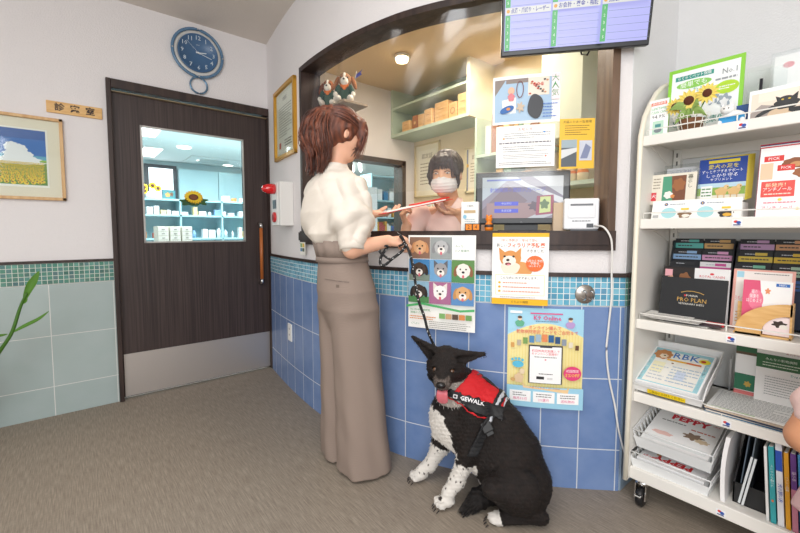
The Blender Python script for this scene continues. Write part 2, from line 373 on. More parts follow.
for z, e in ((.70, -1), (1.08, 1)): hd.tube([(hx, y0-.045, z), (hx, y0-.045, z+e*.022), (hx, y0-.03, z+e*.033), (hx, y0, z+e*.035)], .0125, 12)
hd.build('handle_bracket', MAT_CHROME, h1)
# curved counter wall
OS0, OS1, OZ0, OZ1 = .74, 2.465, .978, 2.012
TH = -.11
mb = MB(); cbox(mb, 0, OS0, TH, 0, 0, ZC); cbox(mb, OS0, OS1, TH, 0, 0, OZ0); cbox(mb, OS0, OS1, TH, 0, OZ1, ZC); cbox(mb, OS1, STOT, TH, 0, 0, ZC)
wf = tag(mb.build('wall_front', MAT_WALL), kind='structure')
mb = MB(); cbox(mb, .004, STOT, 0, .007, 0, .755); mb.build('tile_cladding', MAT_BLUE, wf)
mb = MB(); cbox(mb, .004, STOT, 0, .007, .757, .872); mb.build('mosaic_band', MAT_MOSA, wf)
mb = MB(); cbox(mb, .004, STOT, 0, .016, .872, .888); mb.build('band_cap', MAT_FRAME, wf)
# wall end that turns back to the right-hand wall
ex, ey = SP[-1]
mb = MB(); mb.box(ex, XR+.1, ey-.003, ey+.10, 0, ZC); wr = tag(mb.build('wall_corner', MAT_WALLW), kind='structure')
mb = MB(); mb.box(ex+.002, XR, ey-.010, ey-.003, 0, .755); o = mb.build('tile_cladding', M('#8fa4b8', .3), wr)
mb = MB(); mb.box(ex+.002, XR, ey-.010, ey-.003, .757, .872); o = mb.build('mosaic_band', MAT_MOSG, wr); planar_uv(o)
mb = MB(); mb.box(ex, XR, ey-.018, ey-.003, .872, .888); mb.build('band_cap', MAT_FRAME, wr)
mb = MB(); mb.box(XR, XR+.1, -4, ey+.10, 0, ZC); tag(mb.build('wall_right', MAT_WALLW), kind='structure')
# opening: head, jambs, sill
mb = MB(); cbox(mb, OS0, OS1, TH-.0, .012, OZ1-.028, OZ1); w1 = tag(mb.build('window_1', MAT_FRAME), kind='structure')
mb = MB(); cbox(mb, OS0, OS0+.03, TH, .012, OZ0, OZ1-.028); mb.build('window_jamb', MAT_FRAME, w1); mb = MB(); cbox(mb, OS1-.028, OS1, TH-.03, .012, OZ0, OZ1-.028); mb.build('window_jamb', wood_mat('weathered_brown_wood', '#5a4536', '#7a6250', (14, 14, 2)), w1)
mb = MB(); cbox(mb, OS0, OS1-.028, -.23, .03, 1.000, 1.048); cbox(mb, OS0, OS1, -.0, .022, OZ0, 1.055); mb.build('window_sill', MAT_FRAME, w1)
# reception room behind
REC = [tuple(wp(s, TH)[:2]) for s in np.linspace(0, STOT, 40)]
mb = MB(); mb.quad([(x, y, 2.35) for x, y in REC]+[(3.0, .55, 2.35), (3.0, 3.0, 2.35)]); tag(mb.build('ceiling', M('#dcc4a0', .9, bump=.4, scale=50), fix=False), kind='structure')
XB = 2.62
mb = MB(); mb.box(XB, XB+.1, .75, YW, 0, 2.43); tag(mb.build('wall_back', M('#e6d6b4', .85)), kind='structure')
mb = MB()
for a in ((1.86, 2.50, 1.68, 1.725), (1.86, 2.50, .96, 1.0), (2.455, 2.50, .96, 1.725), (1.86, 1.90, .96, 1.725)): mb.box(a[0], a[1], YW-.02, YW+.11, a[2], a[3])
w2 = tag(mb.build('window_2', M('#4b423d', .4)), kind='structure')
mb = MB(); mb.box(1.90, 2.46, YW+.04, YW+.046, 1.0, 1.68); mb.build('window_pane', MAT_GLASS, w2)
# examination room beyond the door: walls, bright window, cabinets
mb = MB(); mb.box(-2.5, 6, 9.0, 9.1, 0, 2.42); tag(mb.build('wall_exam_back', M('#cfe6ea', .7)), kind='structure')
mb = MB(); mb.box(-2.6, -2.5, 3.1, 9.1, 0, 2.42); tag(mb.build('wall_exam_left', M('#e5e7e6', .8)), kind='structure')
mb = MB(); mb.box(6.0, 6.1, 3.1, 9.1, 0, 2.42); tag(mb.build('wall_exam_right', M('#dfe8ea', .8)), kind='structure')
# ================================================================== THINGS ON THE DOOR WALL
def ring(mb, c, R_, r, seg=40, mi=0, ax='XZ'):
    mb.tube([(c[0]+R_*math.cos(a), c[1], c[2]+R_*math.sin(a)) for a in [2*math.pi*i/seg for i in range(seg)]], r, 10, mi, closed=True)
ck = empty('wall_clock', (.695, YW, 2.232), 0, 'round blue wall clock with silver numerals and a ring pendulum, above the dark door', 'clock')
mb = MB(); ring(mb, (0, -.022, 0), .152, .0095); mb.build('outer_ring', M('#5d7f9e', .25), ck)
mb = MB(); mb.lathe([(.145, -.004), (.145, -.018), (.122, -.020), (.122, -.004)], seg=48, axis='Y'); mb.build('clear_band', M('#d8d6d2', .2), ck)
mb = MB(); mb.lathe([(.001, -.004), (.120, -.004), (.122, -.03), (.117, -.032), (.115, -.026), (.001, -.026)], seg=48, axis='Y'); face = mb.build('dial', M('#44688f', .35), ck)
A = Art(.24, .24)
for i, n_ in enumerate(['12', '1', '2', '3', '4', '5', '6', '7', '8', '9', '10', '11']):
    a = R(90-30*i); A = Art(.24, .24); A.text(n_, .095*math.cos(a), .095*math.sin(a), .030, '#c9d6e2', bold=.01); A.build('numeral', face, (0, -.0265, 0))
A = Art(.24, .24); A.text('SEIKO', 0, .05, .008, '#b9c8d6'); A.build('maker_mark', face, (0, -.0265, 0))
A = Art(.2, .2)
for ang, l, w_ in ((82, .05, .006), (106, .085, .004), (-47, .095, .0016)):
    a = R(90-ang); A.line([(-.015*math.cos(a), -.015*math.sin(a)), (l*math.cos(a), l*math.sin(a))], w_, '#d9e2ea')
A.ell(0, 0, .006, .006, '#e8e8e8'); A.build('clock_hands', ck, (0, -.030, 0))
for a in (90, 180, 0, 270): mb = MB(); mb.ball((.152*math.cos(R(a)), -.031, .152*math.sin(R(a))), .005, seg=8); mb.build('stud', MAT_CHROME, ck)
mb = MB(); ring(mb, (0, -.015, -.206), .052, .006, 30); mb.build('pendulum_ring', M('#6d8da8', .2, metal=.5), ck)
sg = empty('room_sign', (-.082, YW, 1.712), 0, 'small light wood sign with three dark characters left of the dark door', 'sign')
mb = MB(); mb.box(0, .248, -.012, 0, 0, .064, bev=.002); mb.build('board', MAT_OAK, sg)
A = Art(.248, .064)
for i, ch in enumerate('診察室'): A.text(ch, .056+.068*i, .031, .036, '#3f2a1c', bold=.03)
A.build('lettering', sg, (0, -.0122, 0), thick=0)
pf = empty('framed_picture', (-.575, YW, 1.226), 0, 'framed painting of a sunflower field under blue sky in a pale wood frame', 'picture')
W_, H_ = .558, .452
mb = MB()
for a in ((0, W_, 0, .016), (0, W_, H_-.016, H_), (0, .016, 0, H_), (W_-.016, W_, 0, H_)): mb.box(a[0], a[1], -.024, 0, a[2], a[3], bev=.002)
mb.build('frame', wood_mat('pale_frame_wood', '#c79b68', '#dcb683', (30, 30, 4)), pf)
A = Art(W_, H_); A.rect(.01, .01, W_-.01, H_-.01, '#efe6d2'); A.rect(.062, .068, W_-.068, H_-.068, '#fbf8f0')
px0, px1, pz0, pz1 = .070, W_-.076, .080, H_-.076
A.rect(px0, pz0, px1, pz1, '#2b6fc0'); A.rect(px0, pz1-.05, px1, pz1, '#1f59a8'); A.rect(px0, pz0, px1, pz0+.150, '#8fc23c'); A.poly([(px0, pz0+.145), (px1, pz0+.138), (px1, pz0+.158), (px0, pz0+.165)], '#5aa9c9'); A.rect(px0, pz0, px1, pz0+.128, '#7d9a26'); A.rect(px0, pz0, px1, pz0+.03, '#5a8f2a')
for bx_, by_, rx_, ry_ in ((.36, .185, .12, .012), (.375, .20, .085, .020), (.365, .225, .055, .030), (.345, .262, .030, .028), (.375, .250, .032, .030), (.395, .225, .035, .02), (.25, .19, .07, .010), (.12, .19, .07, .012)): A.blob(bx_, by_-.005+.02, rx_, ry_, '#f4f7fa', 9, .08)
A.rect(px1, pz0, px1+.006, pz1, '#fbf8f0'); A.poly([(px0-.004, pz0), (px0, pz0), (px0, pz1), (px0-.004, pz1)], '#fbf8f0')
r_ = random.Random(3); k_ = 0
for row in range(14):
    f_ = 1-row/14; sz = .0022+.0068*f_**1.5; z_ = pz0+.012+.112*(1-f_**1.15); n_ = int((px1-px0)/(sz*3.0))
    for i in range(n_):
        x_ = px0+.01+(px1-px0-.02)*(i+.5*(row % 2)+.2*r_.random())/n_
        A.ell(x_, z_+r_.uniform(-1, 1)*sz*.4, sz*1.25, sz, '#f1cf1d', 9, up=(i == 0))
    A.layer += 1
    r2 = random.Random(9)
    for i in range(n_):
        x_ = px0+.01+(px1-px0-.02)*(i+.5*(row % 2)+.2*r2.random())/n_; A.ell(x_, z_, sz*.5, sz*.42, '#7a3b1c', 7, up=False)
A.dl = .00011; A.build('painting', pf, (0, -.006, 0), thick=0)
mb = MB(); mb.box(.014, W_-.014, -.0115, -.0105, .014, H_-.014); mb.build('glazing', MAT_PICG, pf)
# ================================================================== ON THE CURVED WALL, left end
def smap(s0, z0, off): return lambda u, v, o: wp(s0+u, off+o, z0+v)
cf = empty('framed_certificate', wp(.46, 0, 1.54), 0, 'certificate in a gold frame on the white wall beside the serving hatch', 'certificate')
cinv = Matrix.Translation(wp(.46, 0, 1.54)).inverted()
def wbuild(mb, name, mats, root):
    o = mb.build(name, mats); o.parent = root; o.location = -root.location; return o
def abuild(A, name, root, **k):
    o = A.build(name, **k)
    if root: o.parent = root; o.location = -root.location
    return o
mb = MB()
for a in ((.25, .67, 1.535, 1.557), (.25, .67, 1.973, 1.995), (.25, .272, 1.535, 1.995), (.648, .67, 1.535, 1.995)): cbox(mb, a[0], a[1], 0, .022, a[2], a[3])
wbuild(mb, 'frame', M('#c99532', .35, metal=.35), cf)
A = Art(.376, .416, smap(.272, 1.557, .004)); A.rect(0, 0, .376, .416, '#e9e6d8'); A.rect(.02, .02, .356, .396, '#f3f1e6')
A.text('感謝状', .188, .36, .022, '#4a453c'); A.dashes(.06, .32, .12, .32, 12, '#8a857c', .4, 3); A.rect(.06, .05, .10, .09, '#c9604a'); A.dashes(.18, .32, .05, .10, 3, '#6a655c', .5, 4); abuild(A, 'certificate_sheet', cf)
mb = MB(); cbox(mb, .27, .65, .012, .0128, 1.555, 1.975); wbuild(mb, 'glazing', MAT_PICG, cf)
def wframe(s, off=0.0, z=0.0):
    """matrix: local +x along the wall to the right, -y out into the room"""
    p = wp(s, off, z); n = (wp(s, off+1, z)-p).normalized(); x = Vector((-n.y, n.x, 0)); x = x if (wp(s+.01, off, z)-p).dot(x) > 0 else -x
    return p, math.atan2(x.y, x.x)
p, rz = wframe(.50, 0, 1.09)
al = empty('emergency_call_box', p, rz, 'white call box with a red lamp and red button on the wall beside the door', 'call box')
mb = MB(); mb.box(-.085, .085, -.085, 0, 0, .275, bev=.004); hb = mb.build('housing', M('#e4e2de', .45), al)
mb = MB(); mb.box(-.078, .045, -.088, -.085, .005, .27); mb.build('front_plate', M('#f0efec', .35), al)
mb = MB(); mb.lathe([(.001, 0), (.034, 0), (.034, -.02), (.030, -.05), (.018, -.075), (.001, -.082)], c=(-.018, -.088, .235), seg=20, axis='Y'); mb.build('red_lamp', M('#d3141c', .12, coat=1.0), al)
mb = MB(); mb.box(-.05, .012, -.092, -.088, .11, .165); mb.build('display', M('#4b5660', .3), al)
mb = MB(); mb.lathe([(.001, 0), (.033, 0), (.033, -.010), (.024, -.014), (.001, -.010)], c=(-.018, -.088, .055), seg=20, axis='Y'); bt = mb.build('alarm_button', M('#cc2a2e', .3), al)
mb = MB(); mb.ball((-.018, -.100, .055), (.014, .006, .02)); mb.build('button_cap', M('#7d2a2c', .3), bt)
p, rz = wframe(.505, .007, .33)
sw = empty('wall_socket', p, rz, 'small white socket plate on the blue tiles near the door', 'socket')
mb = MB(); mb.box(-.036, .036, -.008, 0, 0, .115, bev=.003); mb.build('plate', M('#f2f2f0', .35), sw)
for z in (.035, .075):
    for x in (-.006, .006): mb = MB(); mb.box(x-.0015, x+.0015, -.0085, -.007, z, z+.012); mb.build('socket_slot', M('#55575a', .5), sw)
# paper label hanging by the sill
A = Art(.075, .075, smap(.752, .915, .024)); A.rect(0, 0, .075, .075, '#f4f2ea'); A.rect(.006, .045, .03, .068, '#7ba55c'); A.rect(.036, .045, .065, .068, '#e0c04a'); A.rect(.006, .02, .03, .04, '#5b90b8'); A.rect(.036, .02, .065, .04, '#5c6a5a')
tag(A.build('paper_label', back='#f4f2ea'), 'small white paper label with coloured squares hanging below the dark sill by the woman', 'label')
# ------------------------------------------------------------------ posters on the counter front
def poster(name, s0, s1, z0, z1, off, draw, label, cat='poster', bg='#fbfaf6', group=None):
    w, h = s1-s0, z1-z0; A = Art(w, h, smap(s0, z0, off)); A.dl = .00022; A.rect(0, 0, w, h, bg); draw(A, w, h); return tag(A.build(name, back=bg), label, cat, group)
def d_pets(A, w, h):
    cw = w*.325; ch = h*.235; x0 = w*.02; y0 = h*.985
    cells = [('#8a6a58', '#d9a679', '#c98d60', 0), ('#9aa0a0', '#b8b9ba', '#8d8e90', 0), None, ('#3f7fb5', '#4a3a30', '#2c2320', 0), ('#6fa4cf', '#9c9a9c', '#5f6066', 1), ('#5d8a4a', '#f0e9e0', '#8b5a38', 0), ('#8fb6cc', '#3d3029', '#241c19', 0), ('#a9698f', '#f4f1ee', '#e6ddd6', 1), ('#5a8cc0', '#dba86f', '#c48c52', 0)]
    for i, c in enumerate(cells):
        x = x0+(i % 3)*cw; y = y0-(i//3+1)*ch
        if c is None: A.rect(x, y, x+cw*.98, y+ch*.98, '#fdfdfb'); A.text('みんな、', x+cw*.12, y+ch*.58, h*.024, '#3a7d4c', 'LEFT'); A.text('心の居場所。', x+cw*.12, y+ch*.38, h*.024, '#3a7d4c', 'LEFT'); continue
        A.rect(x, y, x+cw*.98, y+ch*.98, c[0]); r = ch*.33
        if i in (3, 5, 6): A.rect(x, y, x+cw*.98, y+ch*.3, '#4f8a52' if i != 3 else '#7c8c80')
        dogface(A, x+cw*.5, y+ch*.52, r, c[1], c[2], '#f3ece4' if i != 0 else '#e2b78f', pointy=bool(c[3]))
    A.poly([(0, h*.25), (w*.25, h*.285), (w*.5, h*.262), (w*.8, h*.232), (w, h*.25), (w, h*.225), (w*.8, h*.21), (w*.5, h*.24), (w*.25, h*.262), (0, h*.225)], '#4fb06a')
    A.text('NO MORE 多頭飼育、', w*.06, h*.205, h*.020, '#3a9a58', 'LEFT'); A.text('地域の力に。', w*.06, h*.172, h*.024, '#3a9a58', 'LEFT'); A.dashes(w*.05, w*.45, h*.10, h*.145, 2, '#e08a3a', .5, 2)
    for i, c in enumerate(('#7fb069', '#c9a27a', '#5b4a3f', '#d98a4c', '#6f9f5a')): A.rect(w*(.50+.095*i), h*.13, w*(.585+.095*i), h*.185, c)
    A.text('どうぶつ', w*.14, h*.055, h*.02, '#3a9a58'); A.dashes(w*.35, w*.95, h*.02, h*.10, 4, '#9a9a94', .4, 5)
poster('pet_photo_poster', 1.641, 1.938, .628, 1.036, .0335, d_pets, 'poster of nine dog photos in a grid taped beneath the hatch, behind the leash')
def d_fila(A, w, h):
    Y = '#f2b90f'; A.rect(0, h*.945, w, h, Y); A.rect(0, 0, w, h*.085, Y)
    A.text('1年の予防が 1 年分で安心', w*.48, h*.895, h*.034, '#e8622c', wmax=w*.66); A.text('新しい', w*.17, h*.825, h*.045, '#33302e', wmax=w*.18); A.text('フィラリア予防薬', w*.60, h*.825, h*.055, '#e8622c', wmax=w*.66, bold=.03); A.text('できました', w*.76, h*.75, h*.04, '#33302e', wmax=w*.3)
    O = '#d9924a'
    A.blob(w*.52, h*.50, w*.22, h*.10, '#dd9c58', 5, .05); A.poly([(w*.12, h*.80), (w*.14, h*.62), (w*.27, h*.71)], O); A.poly([(w*.52, h*.80), (w*.51, h*.62), (w*.39, h*.71)], O)
    A.blob(w*.33, h*.64, w*.19, h*.115, O, 5, .03); A.blob(w*.33, h*.52, w*.17, h*.09, '#f1e3d0', 5, .05); A.ell(w*.31, h*.615, w*.12, h*.07, '#f6ecdf'); A.ell(w*.285, h*.625, w*.03, h*.018, '#222'*1 if False else '#241d1a')
    for x in (.225, .385): A.ell(w*x, h*.675, w*.022, h*.014, '#241d1a')
    A.ell(w*.29, h*.57, w*.055, h*.02, '#7b2d33'); A.ell(w*.30, h*.563, w*.03, h*.012, '#e58a95')
    A.rect(w*.02, h*.09, w*.97, h*.435, '#fbfaf6'); A.ell(w*.76, h*.58, w*.155, h*.11, '#ee6c28'); A.text('2月から予約', w*.76, h*.615, h*.03, '#ffffff', wmax=w*.26); A.text('予防を', w*.76, h*.58, h*.032, '#ffffff'); A.text('はじめよう', w*.76, h*.545, h*.025, '#ffffff')
    A.line([(w*.07, h*.42), (w*.93, h*.42), (w*.93, h*.14), (w*.07, h*.14), (w*.07, h*.42)], w*.006, '#e6c85a')
    A.text('こんな方におすすめします。', w*.5, h*.375, h*.03, '#444', wmax=w*.75) if False else A.text('こんな方におすすめします。', w*.5, h*.375, h*.032, '#444444', wmax=w*.75)
    for i in range(3): A.ell(w*.14, h*(.31-.06*i), w*.024, h*.015, Y); A.dashes(w*.2, w*.85, h*(.295-.06*i), h*(.325-.06*i), 1, '#e88a6a' if i != 1 else '#d97c5a', .5, i)
    A.dashes(w*.15, w*.85, h*.10, h*.12, 1, '#999999', .5, 5); A.text('どうぶつ病院', w*.5, h*.042, h*.03, '#4a3d10')
poster('prevention_poster', 2.004, 2.216, .757, 1.046, .0335, d_fila, 'white and yellow poster with an orange and white dog, above the pale blue poster')
def d_k9(A, w, h):
    A.poly([(0, h*.12), (0, h*.72)]+[(w*t, h*(.72+.13*math.sin(math.pi*t))) for t in np.linspace(.05, .95, 14)]+[(w, h*.72), (w, h*.12)], '#f4e7a4')
    for i in range(26): A.rect(w*(.01+i*.038), h*.13, w*(.018+i*.038), h*(.71+.11*math.sin(math.pi*i/26)), '#efdd8c')
    A.rect(w*.03, h*.945, w*.19, h*.97, '#ffffff'); A.text('K9 Online', w*.52, h*.905, h*.05, '#e04a86', wmax=w*.44, bold=.02); A.rect(w*.3, h*.945, w*.72, h*.957, '#e04a86'); A.dashes(w*.37, w*.66, h*.865, h*.88, 1, '#3b6a9a', .5)
    for x, c in ((.16, '#62b08c'), (.82, '#b99bd0')): A.blob(w*x, h*.845, w*.06, h*.035, c, 5, .05); A.ell(w*x, h*.895, w*.028, h*.022, '#f3d1b5'); A.ell(w*x, h*.907, w*.03, h*.014, '#5a4334')
    A.text('オンライン購入で', w*.49, h*.805, h*.034, '#e0485a', a=0, wmax=w*.42); A.text('動物病院限定フードをご自宅まで', w*.52, h*.762, h*.034, '#e0485a', wmax=w*.8)
    for i, c in enumerate(('#d8a25a', '#b8b0a0', '#7aa05a', '#4f88b8', '#9db7c9', '#e48a5a', '#245f96', '#25507f', '#8c97a5', '#e7ddc8', '#6a4630')):
        t_ = i/10; x = w*(.07+.84*t_); y = h*(.62+.085*math.sin(math.pi*t_)); s_ = w*(.032+.018*math.sin(math.pi*t_)); A.rect(x-s_*.7, y-s_, x+s_*.7, y+s_*1.1, c)
    A.rect(w*.285, h*.245, w*.725, h*.635, '#3a3c44'); A.rect(w*.30, h*.25, w*.71, h*.62, '#fbfbfb'); A.rect(w*.43, h*.61, w*.59, h*.632, '#3a3c44')
    A.text('初回特典定期購入で', w*.505, h*.575, h*.024, '#e0485a', wmax=w*.36); A.text('キャンペーン実施中！', w*.505, h*.545, h*.024, '#e0485a', wmax=w*.34); A.dashes(w*.36, w*.65, h*.505, h*.525, 1, '#888888', .5); A.ell(w*.505, h*.49, w*.012, h*.006, '#e0485a')
    A.dashes(w*.42, w*.6, h*.335, h*.355, 1, '#666666', .5); A.rect(w*.39, h*.29, w*.49, h*.318, '#2a2a2c'); A.rect(w*.53, h*.29, w*.6, h*.31, '#dddddd')
    A.ell(w*.145, h*.43, w*.075, h*.035, '#5bbfe0')
    for i in range(4): A.ell(w*(.07+.045*i), h*(.475+.01*(i in (1, 2))), w*.018, h*.014, '#5bbfe0')
    A.blob(w*.16, h*.29, w*.06, h*.05, '#e2c6a0', 5, .1); A.ell(w*.2, h*.36, w*.035, h*.03, '#e9d4b4'); A.ell(w*.08, h*.27, w*.03, h*.018, '#d4a86c')
    A.ell(w*.855, h*.365, w*.115, h*.072, '#e2407c'); A.text('初回限定', w*.855, h*.388, h*.024, '#ffffff', wmax=w*.17); A.text('5%OFF', w*.855, h*.345, h*.036, '#ffe14a', wmax=w*.18)
    A.rect(0, 0, w, h*.215, '#9fd3ea'); A.poly([(w*.2, h*.25), (w*.25, h*.215), (w*.5, h*.2), (w*.78, h*.2), (w*.82, h*.23), (w*.8, h*.16), (w*.5, h*.185), (w*.22, h*.195)], '#f2cf9d'); A.text('入会でもれなく K9 Online!', w*.5, h*.205, h*.022, '#d9773a', wmax=w*.4)
    for i in range(3): x = w*(.04+.31*i); A.rect(x, h*.055, x+w*.28, h*.165, '#fdfdfd'); A.dashes(x+w*.04, x+w*.24, h*.105, h*.15, 2, '#77777a', .5, i); A.text(('毎月5%引', '2%還元', '送料無料')[i], x+w*.14, h*.08, h*.026, '#e0508a', wmax=w*.22)
poster('online_shop_poster', 2.068, 2.359, .337, .742, .0085, d_k9, 'pale blue and yellow poster with a phone picture, taped on blue tiles behind the dog', bg='#a6d8ee')
# hook
p, rz = wframe(2.36, .007, .804)
hk = empty('wall_hook', p, rz, 'round brushed steel leash hook with two prongs on the turquoise mosaic', 'hook')
mb = MB(); mb.lathe([(.001, 0), (.037, 0), (.038, -.003), (.036, -.005), (.001, -.005)], seg=32, axis='Y'); mb.build('plate', M('#a9a29b', .3, metal=.9), hk)
for x in (-.008, .019):
    mb = MB(); mb.tube([(x-.004, -.004, -.016), (x, -.02, -.022), (x+.001, -.034, -.012), (x, -.036, .012), (x-.008, -.03, .018)], .0035, 10); mb.build('prong', MAT_CHROME, hk)
# ------------------------------------------------------------------ vinyl sheet with three notices taped to it
def vinyl():
    mb = MB(); uvn = 120; vz = 40; rows = []
    for j in range(vz+1):
        z = 1.235+(1.984-1.235)*j/vz; row = []
        for i in range(uvn+1):
            s = .775+(2.43-.775)*i/uvn; t_ = (z-1.235)/.75
            w = .006*math.sin(s*9+2*t_)+.004*math.sin(s*23+5*t_)+.003*math.sin(s*41-9*t_)
            sag = .016*math.sin(14*(t_-.55*(1-((s-2.0)/.5)**2)))*max(0, t_-.45)*max(0, 1-abs(s-1.95)/.62)*2.4
            row.append(mb.bm.verts.new(wp(s, -.034+w*(.35+t_)*.7+sag, z)))
        rows.append(row)
    for a, b in zip(rows, rows[1:]):
        for i in range(uvn): f = mb.bm.faces.new((a[i], a[i+1], b[i+1], b[i])); f.smooth = True
    o = mb.build('vinyl_sheet', MAT_VINYL, fix=False); return tag(o, 'clear rippled vinyl sheet hanging across the serving hatch', 'sheet')
vinyl()
def d_gift(A, w, h):
    A.rect(w*.03, h*.05, w*.88, h*.93, '#a9c5dd'); A.poly([(w*.03, h*.6), (w*.2, h*.93), (w*.03, h*.93)], '#8d8079'); A.rect(w*.2, h*.84, w*.62, h*.93, '#8d8079'); A.poly([(w*.16, h*.22), (w*.35, h*.22), (w*.35, h*.55), (w*.14, h*.5)], '#f4f4f2')
    A.rect(w*.53, h*.56, w*.84, h*.93, '#eadfcf')
    for i in range(14): A.ell(w*(.56+.26*((i*.37) % 1)), h*(.60+.29*((i*.61) % 1)), w*.018, h*.018, ('#b54436', '#4a4a4a', '#c98f6a')[i % 3])
    A.text('DOG', w*.68, h*.78, h*.07, '#d8402f', bold=.03); A.blob(w*.64, h*.33, w*.115, h*.25, '#3b3d42', 4, .04)
    A.ell(w*.28, h*.68, w*.05, h*.08, '#e8b79a'); A.blob(w*.28, h*.55, w*.05, h*.08, '#dc7f88', 5, .1)
    A.line([(w*(.41+.05*math.cos(t)), h*(.7+.17*math.sin(t))) for t in np.linspace(0, 6.28, 18)], w*.012, '#7b4c50')
    A.ell(w*.22, h*.3, w*.11, h*.07, '#2d66ac', a=.35); A.ell(w*.24, h*.31, w*.03, h*.03, '#e08a3c'); A.blob(w*.42, h*.33, w*.05, h*.09, '#c9b6a0', 6, .3)
    A.rect(w*.87, h*.45, w*.985, h*.97, '#f8e6ea'); A.text('大\n人\n気', w*.925, h*.72, h*.12, '#3a9a58'); A.dashes(w*.75, w*.97, h*.08, h*.4, 5, '#4a74c8', .35, 3)
poster('goods_notice', 1.992, 2.252, 1.486, 1.676, -.012, d_gift, 'photo notice of small dog goods on pale blue cloth, topmost on the vinyl sheet', 'notice')
def d_text(A, w, h):
    A.text('お知らせ', w*.5, h*.90, h*.07, '#b5564a', wmax=w*.5); A.dashes(w*.14, w*.93, h*.68, h*.84, 3, '#8b8890', .4, 2); A.dashes(w*.05, w*.93, h*.54, h*.64, 1, '#77747c', .4, 3); A.dashes(w*.12, w*.95, h*.36, h*.52, 3, '#8b8890', .4, 4); A.dashes(w*.12, w*.9, h*.2, h*.32, 3, '#97949c', .4, 6); A.dashes(w*.05, w*.95, h*.05, h*.14, 2, '#77747c', .4, 7)
    A.ell(w*.13, h*.7, w*.02, h*.02, '#e8a04c'); A.ell(w*.82, h*.82, w*.02, h*.02, '#4a8fd0'); A.ell(w*.85, h*.25, w*.015, h*.02, '#e0705a')
poster('text_notice', 2.008, 2.236, 1.312, 1.478, -.012, d_text, 'plain white notice of printed lines on the vinyl sheet above the monitor', 'notice')
def d_yel(A, w, h):
    A.text('犬猫のための駐車場', w*.5, h*.93, h*.05, '#4a3a18', wmax=w*.85); A.dashes(w*.15, w*.85, h*.66, h*.88, 5, '#7a6220', .4, 2); A.rect(w*.06, h*.04, w*.5, h*.58, '#585f66'); A.rect(w*.06, h*.42, w*.5, h*.58, '#9fb0b8'); A.poly([(w*.06, h*.2), (w*.5, h*.34), (w*.5, h*.42), (w*.06, h*.38)], '#d8dadb'); A.rect(w*.57, h*.16, w*.93, h*.56, '#c9cdd9'); A.poly([(w*.6, h*.2), (w*.75, h*.5), (w*.9, h*.42), (w*.8, h*.2)], '#7f88a8')
poster('parking_notice', 2.253, 2.386, 1.300, 1.494, -.012, d_yel, 'yellow notice with two small photos on the vinyl sheet near the right post', 'notice', bg='#f0bf3a')
# ------------------------------------------------------------------ on the counter
CT = 1.055
p, rz = wframe(2.115, -.13, 1.048)
mo = empty('computer_monitor', p, rz+R(2), 'black computer monitor on the dark counter showing a page with painted reflection streaks', 'monitor')
mb = MB(); mb.box(-.195, .195, -.018, .018, .035, .262, bev=.006); mb.build('housing', M('#24262a', .35), mo)
A = Art(.35, .19); E1 = lambda c: (c, .3, .68)
A.rect(0, 0, .35, .19, E1('#8d8596')); A.poly([(0, .08), (.13, .19), (0, .19)], E1('#b9c4cc')); A.poly([(.22, .19), (.35, .10), (.35, .19)], E1('#cfd2d6')); A.poly([(.10, .19), (.15, .19), (.27, .10), (.35, .06), (.35, .09), (.24, .14)], E1('#dfe2e6')); A.poly([(.0, .04), (.11, .155), (.2, .08), (.1, 0), (0, 0)], E1('#7d6a76')); A.rect(.02, .0, .24, .07, E1('#a08083'))  # pale slanting shapes, here and below, paint the ceiling's reflection into the screen colours
A.poly([(.20, .0), (.35, .075), (.35, .03), (.27, 0)], E1('#c3c6cc')); A.rect(.02, .172, .17, .18, E1('#4a62c0')); A.text('動物病院の問診入力ページ', .155, .128, .018, E1('#5a62d8'), wmax=.24); A.rect(.055, .058, .16, .076, E1('#3d49d6')); A.rect(.055, .025, .16, .043, E1('#3d49d6')); A.blob(.235, .055, .03, .02, E1('#5d4a5a'), 7, .2)
A.poly([(.235, .012), (.315, .02), (.31, .105), (.24, .10)], E1('#a04560')); A.poly([(.25, .022), (.298, .028), (.298, .098), (.254, .096)], E1('#cfdc8e')); A.blob(.272, .062, .018, .02, E1('#5c7a4a'), 5, .2); A.text('申込受付', .108, .067, .009, E1('#cfd6ff')); A.text('会員登録', .108, .034, .009, E1('#cfd6ff'))
so_ = A.build('screen', mo, (-.166, -.0185, .062)); so_.scale = (.95, 1, .93)
mb = MB(); mb.box(-.10, .10, -.06, .08, 0, .010, bev=.003); mb.box(-.07, .07, .0, .045, .008, .06); mb.build('stand', M('#1c1d20', .4), mo)
A = Art(.02, .01); A.text('elo', .0, 0, .007, '#9a9ca0'); A.build('maker_mark', mo, (0, -.0188, .045))
p, rz = wframe(2.365, -.10, 1.048)
pr = empty('receipt_printer', p, rz+R(-10), 'white receipt printer on the counter at the right end of the hatch', 'printer')
mb = MB(); mb.box(-.066, .066, -.06, .10, .012, .138, bev=.006); mb.build('body', M('#eeeff1', .35), pr)
mb = MB(); mb.box(-.052, .052, -.063, -.058, .058, .118, bev=.002); fp = mb.build('front_cover', M('#e2e3e6', .35), pr)
mb = MB(); mb.box(-.042, .042, -.0645, -.060, .108, .116); mb.build('paper_slot', M('#6b6d72', .4), fp)
mb = MB(); mb.box(-.04, .062, -.058, .09, 0, .014); mb.box(.02, .045, -.0615, -.058, .02, .036); mb.build('base', M('#43464c', .4), pr)
A = Art(.1, .05); A.dashes(-.035, .035, .0, .01, 1, '#8a8d92', .5); A.build('markings', pr, (0, -.0615, .042)); 
p, rz = wframe(2.285, -.12, 1.048)
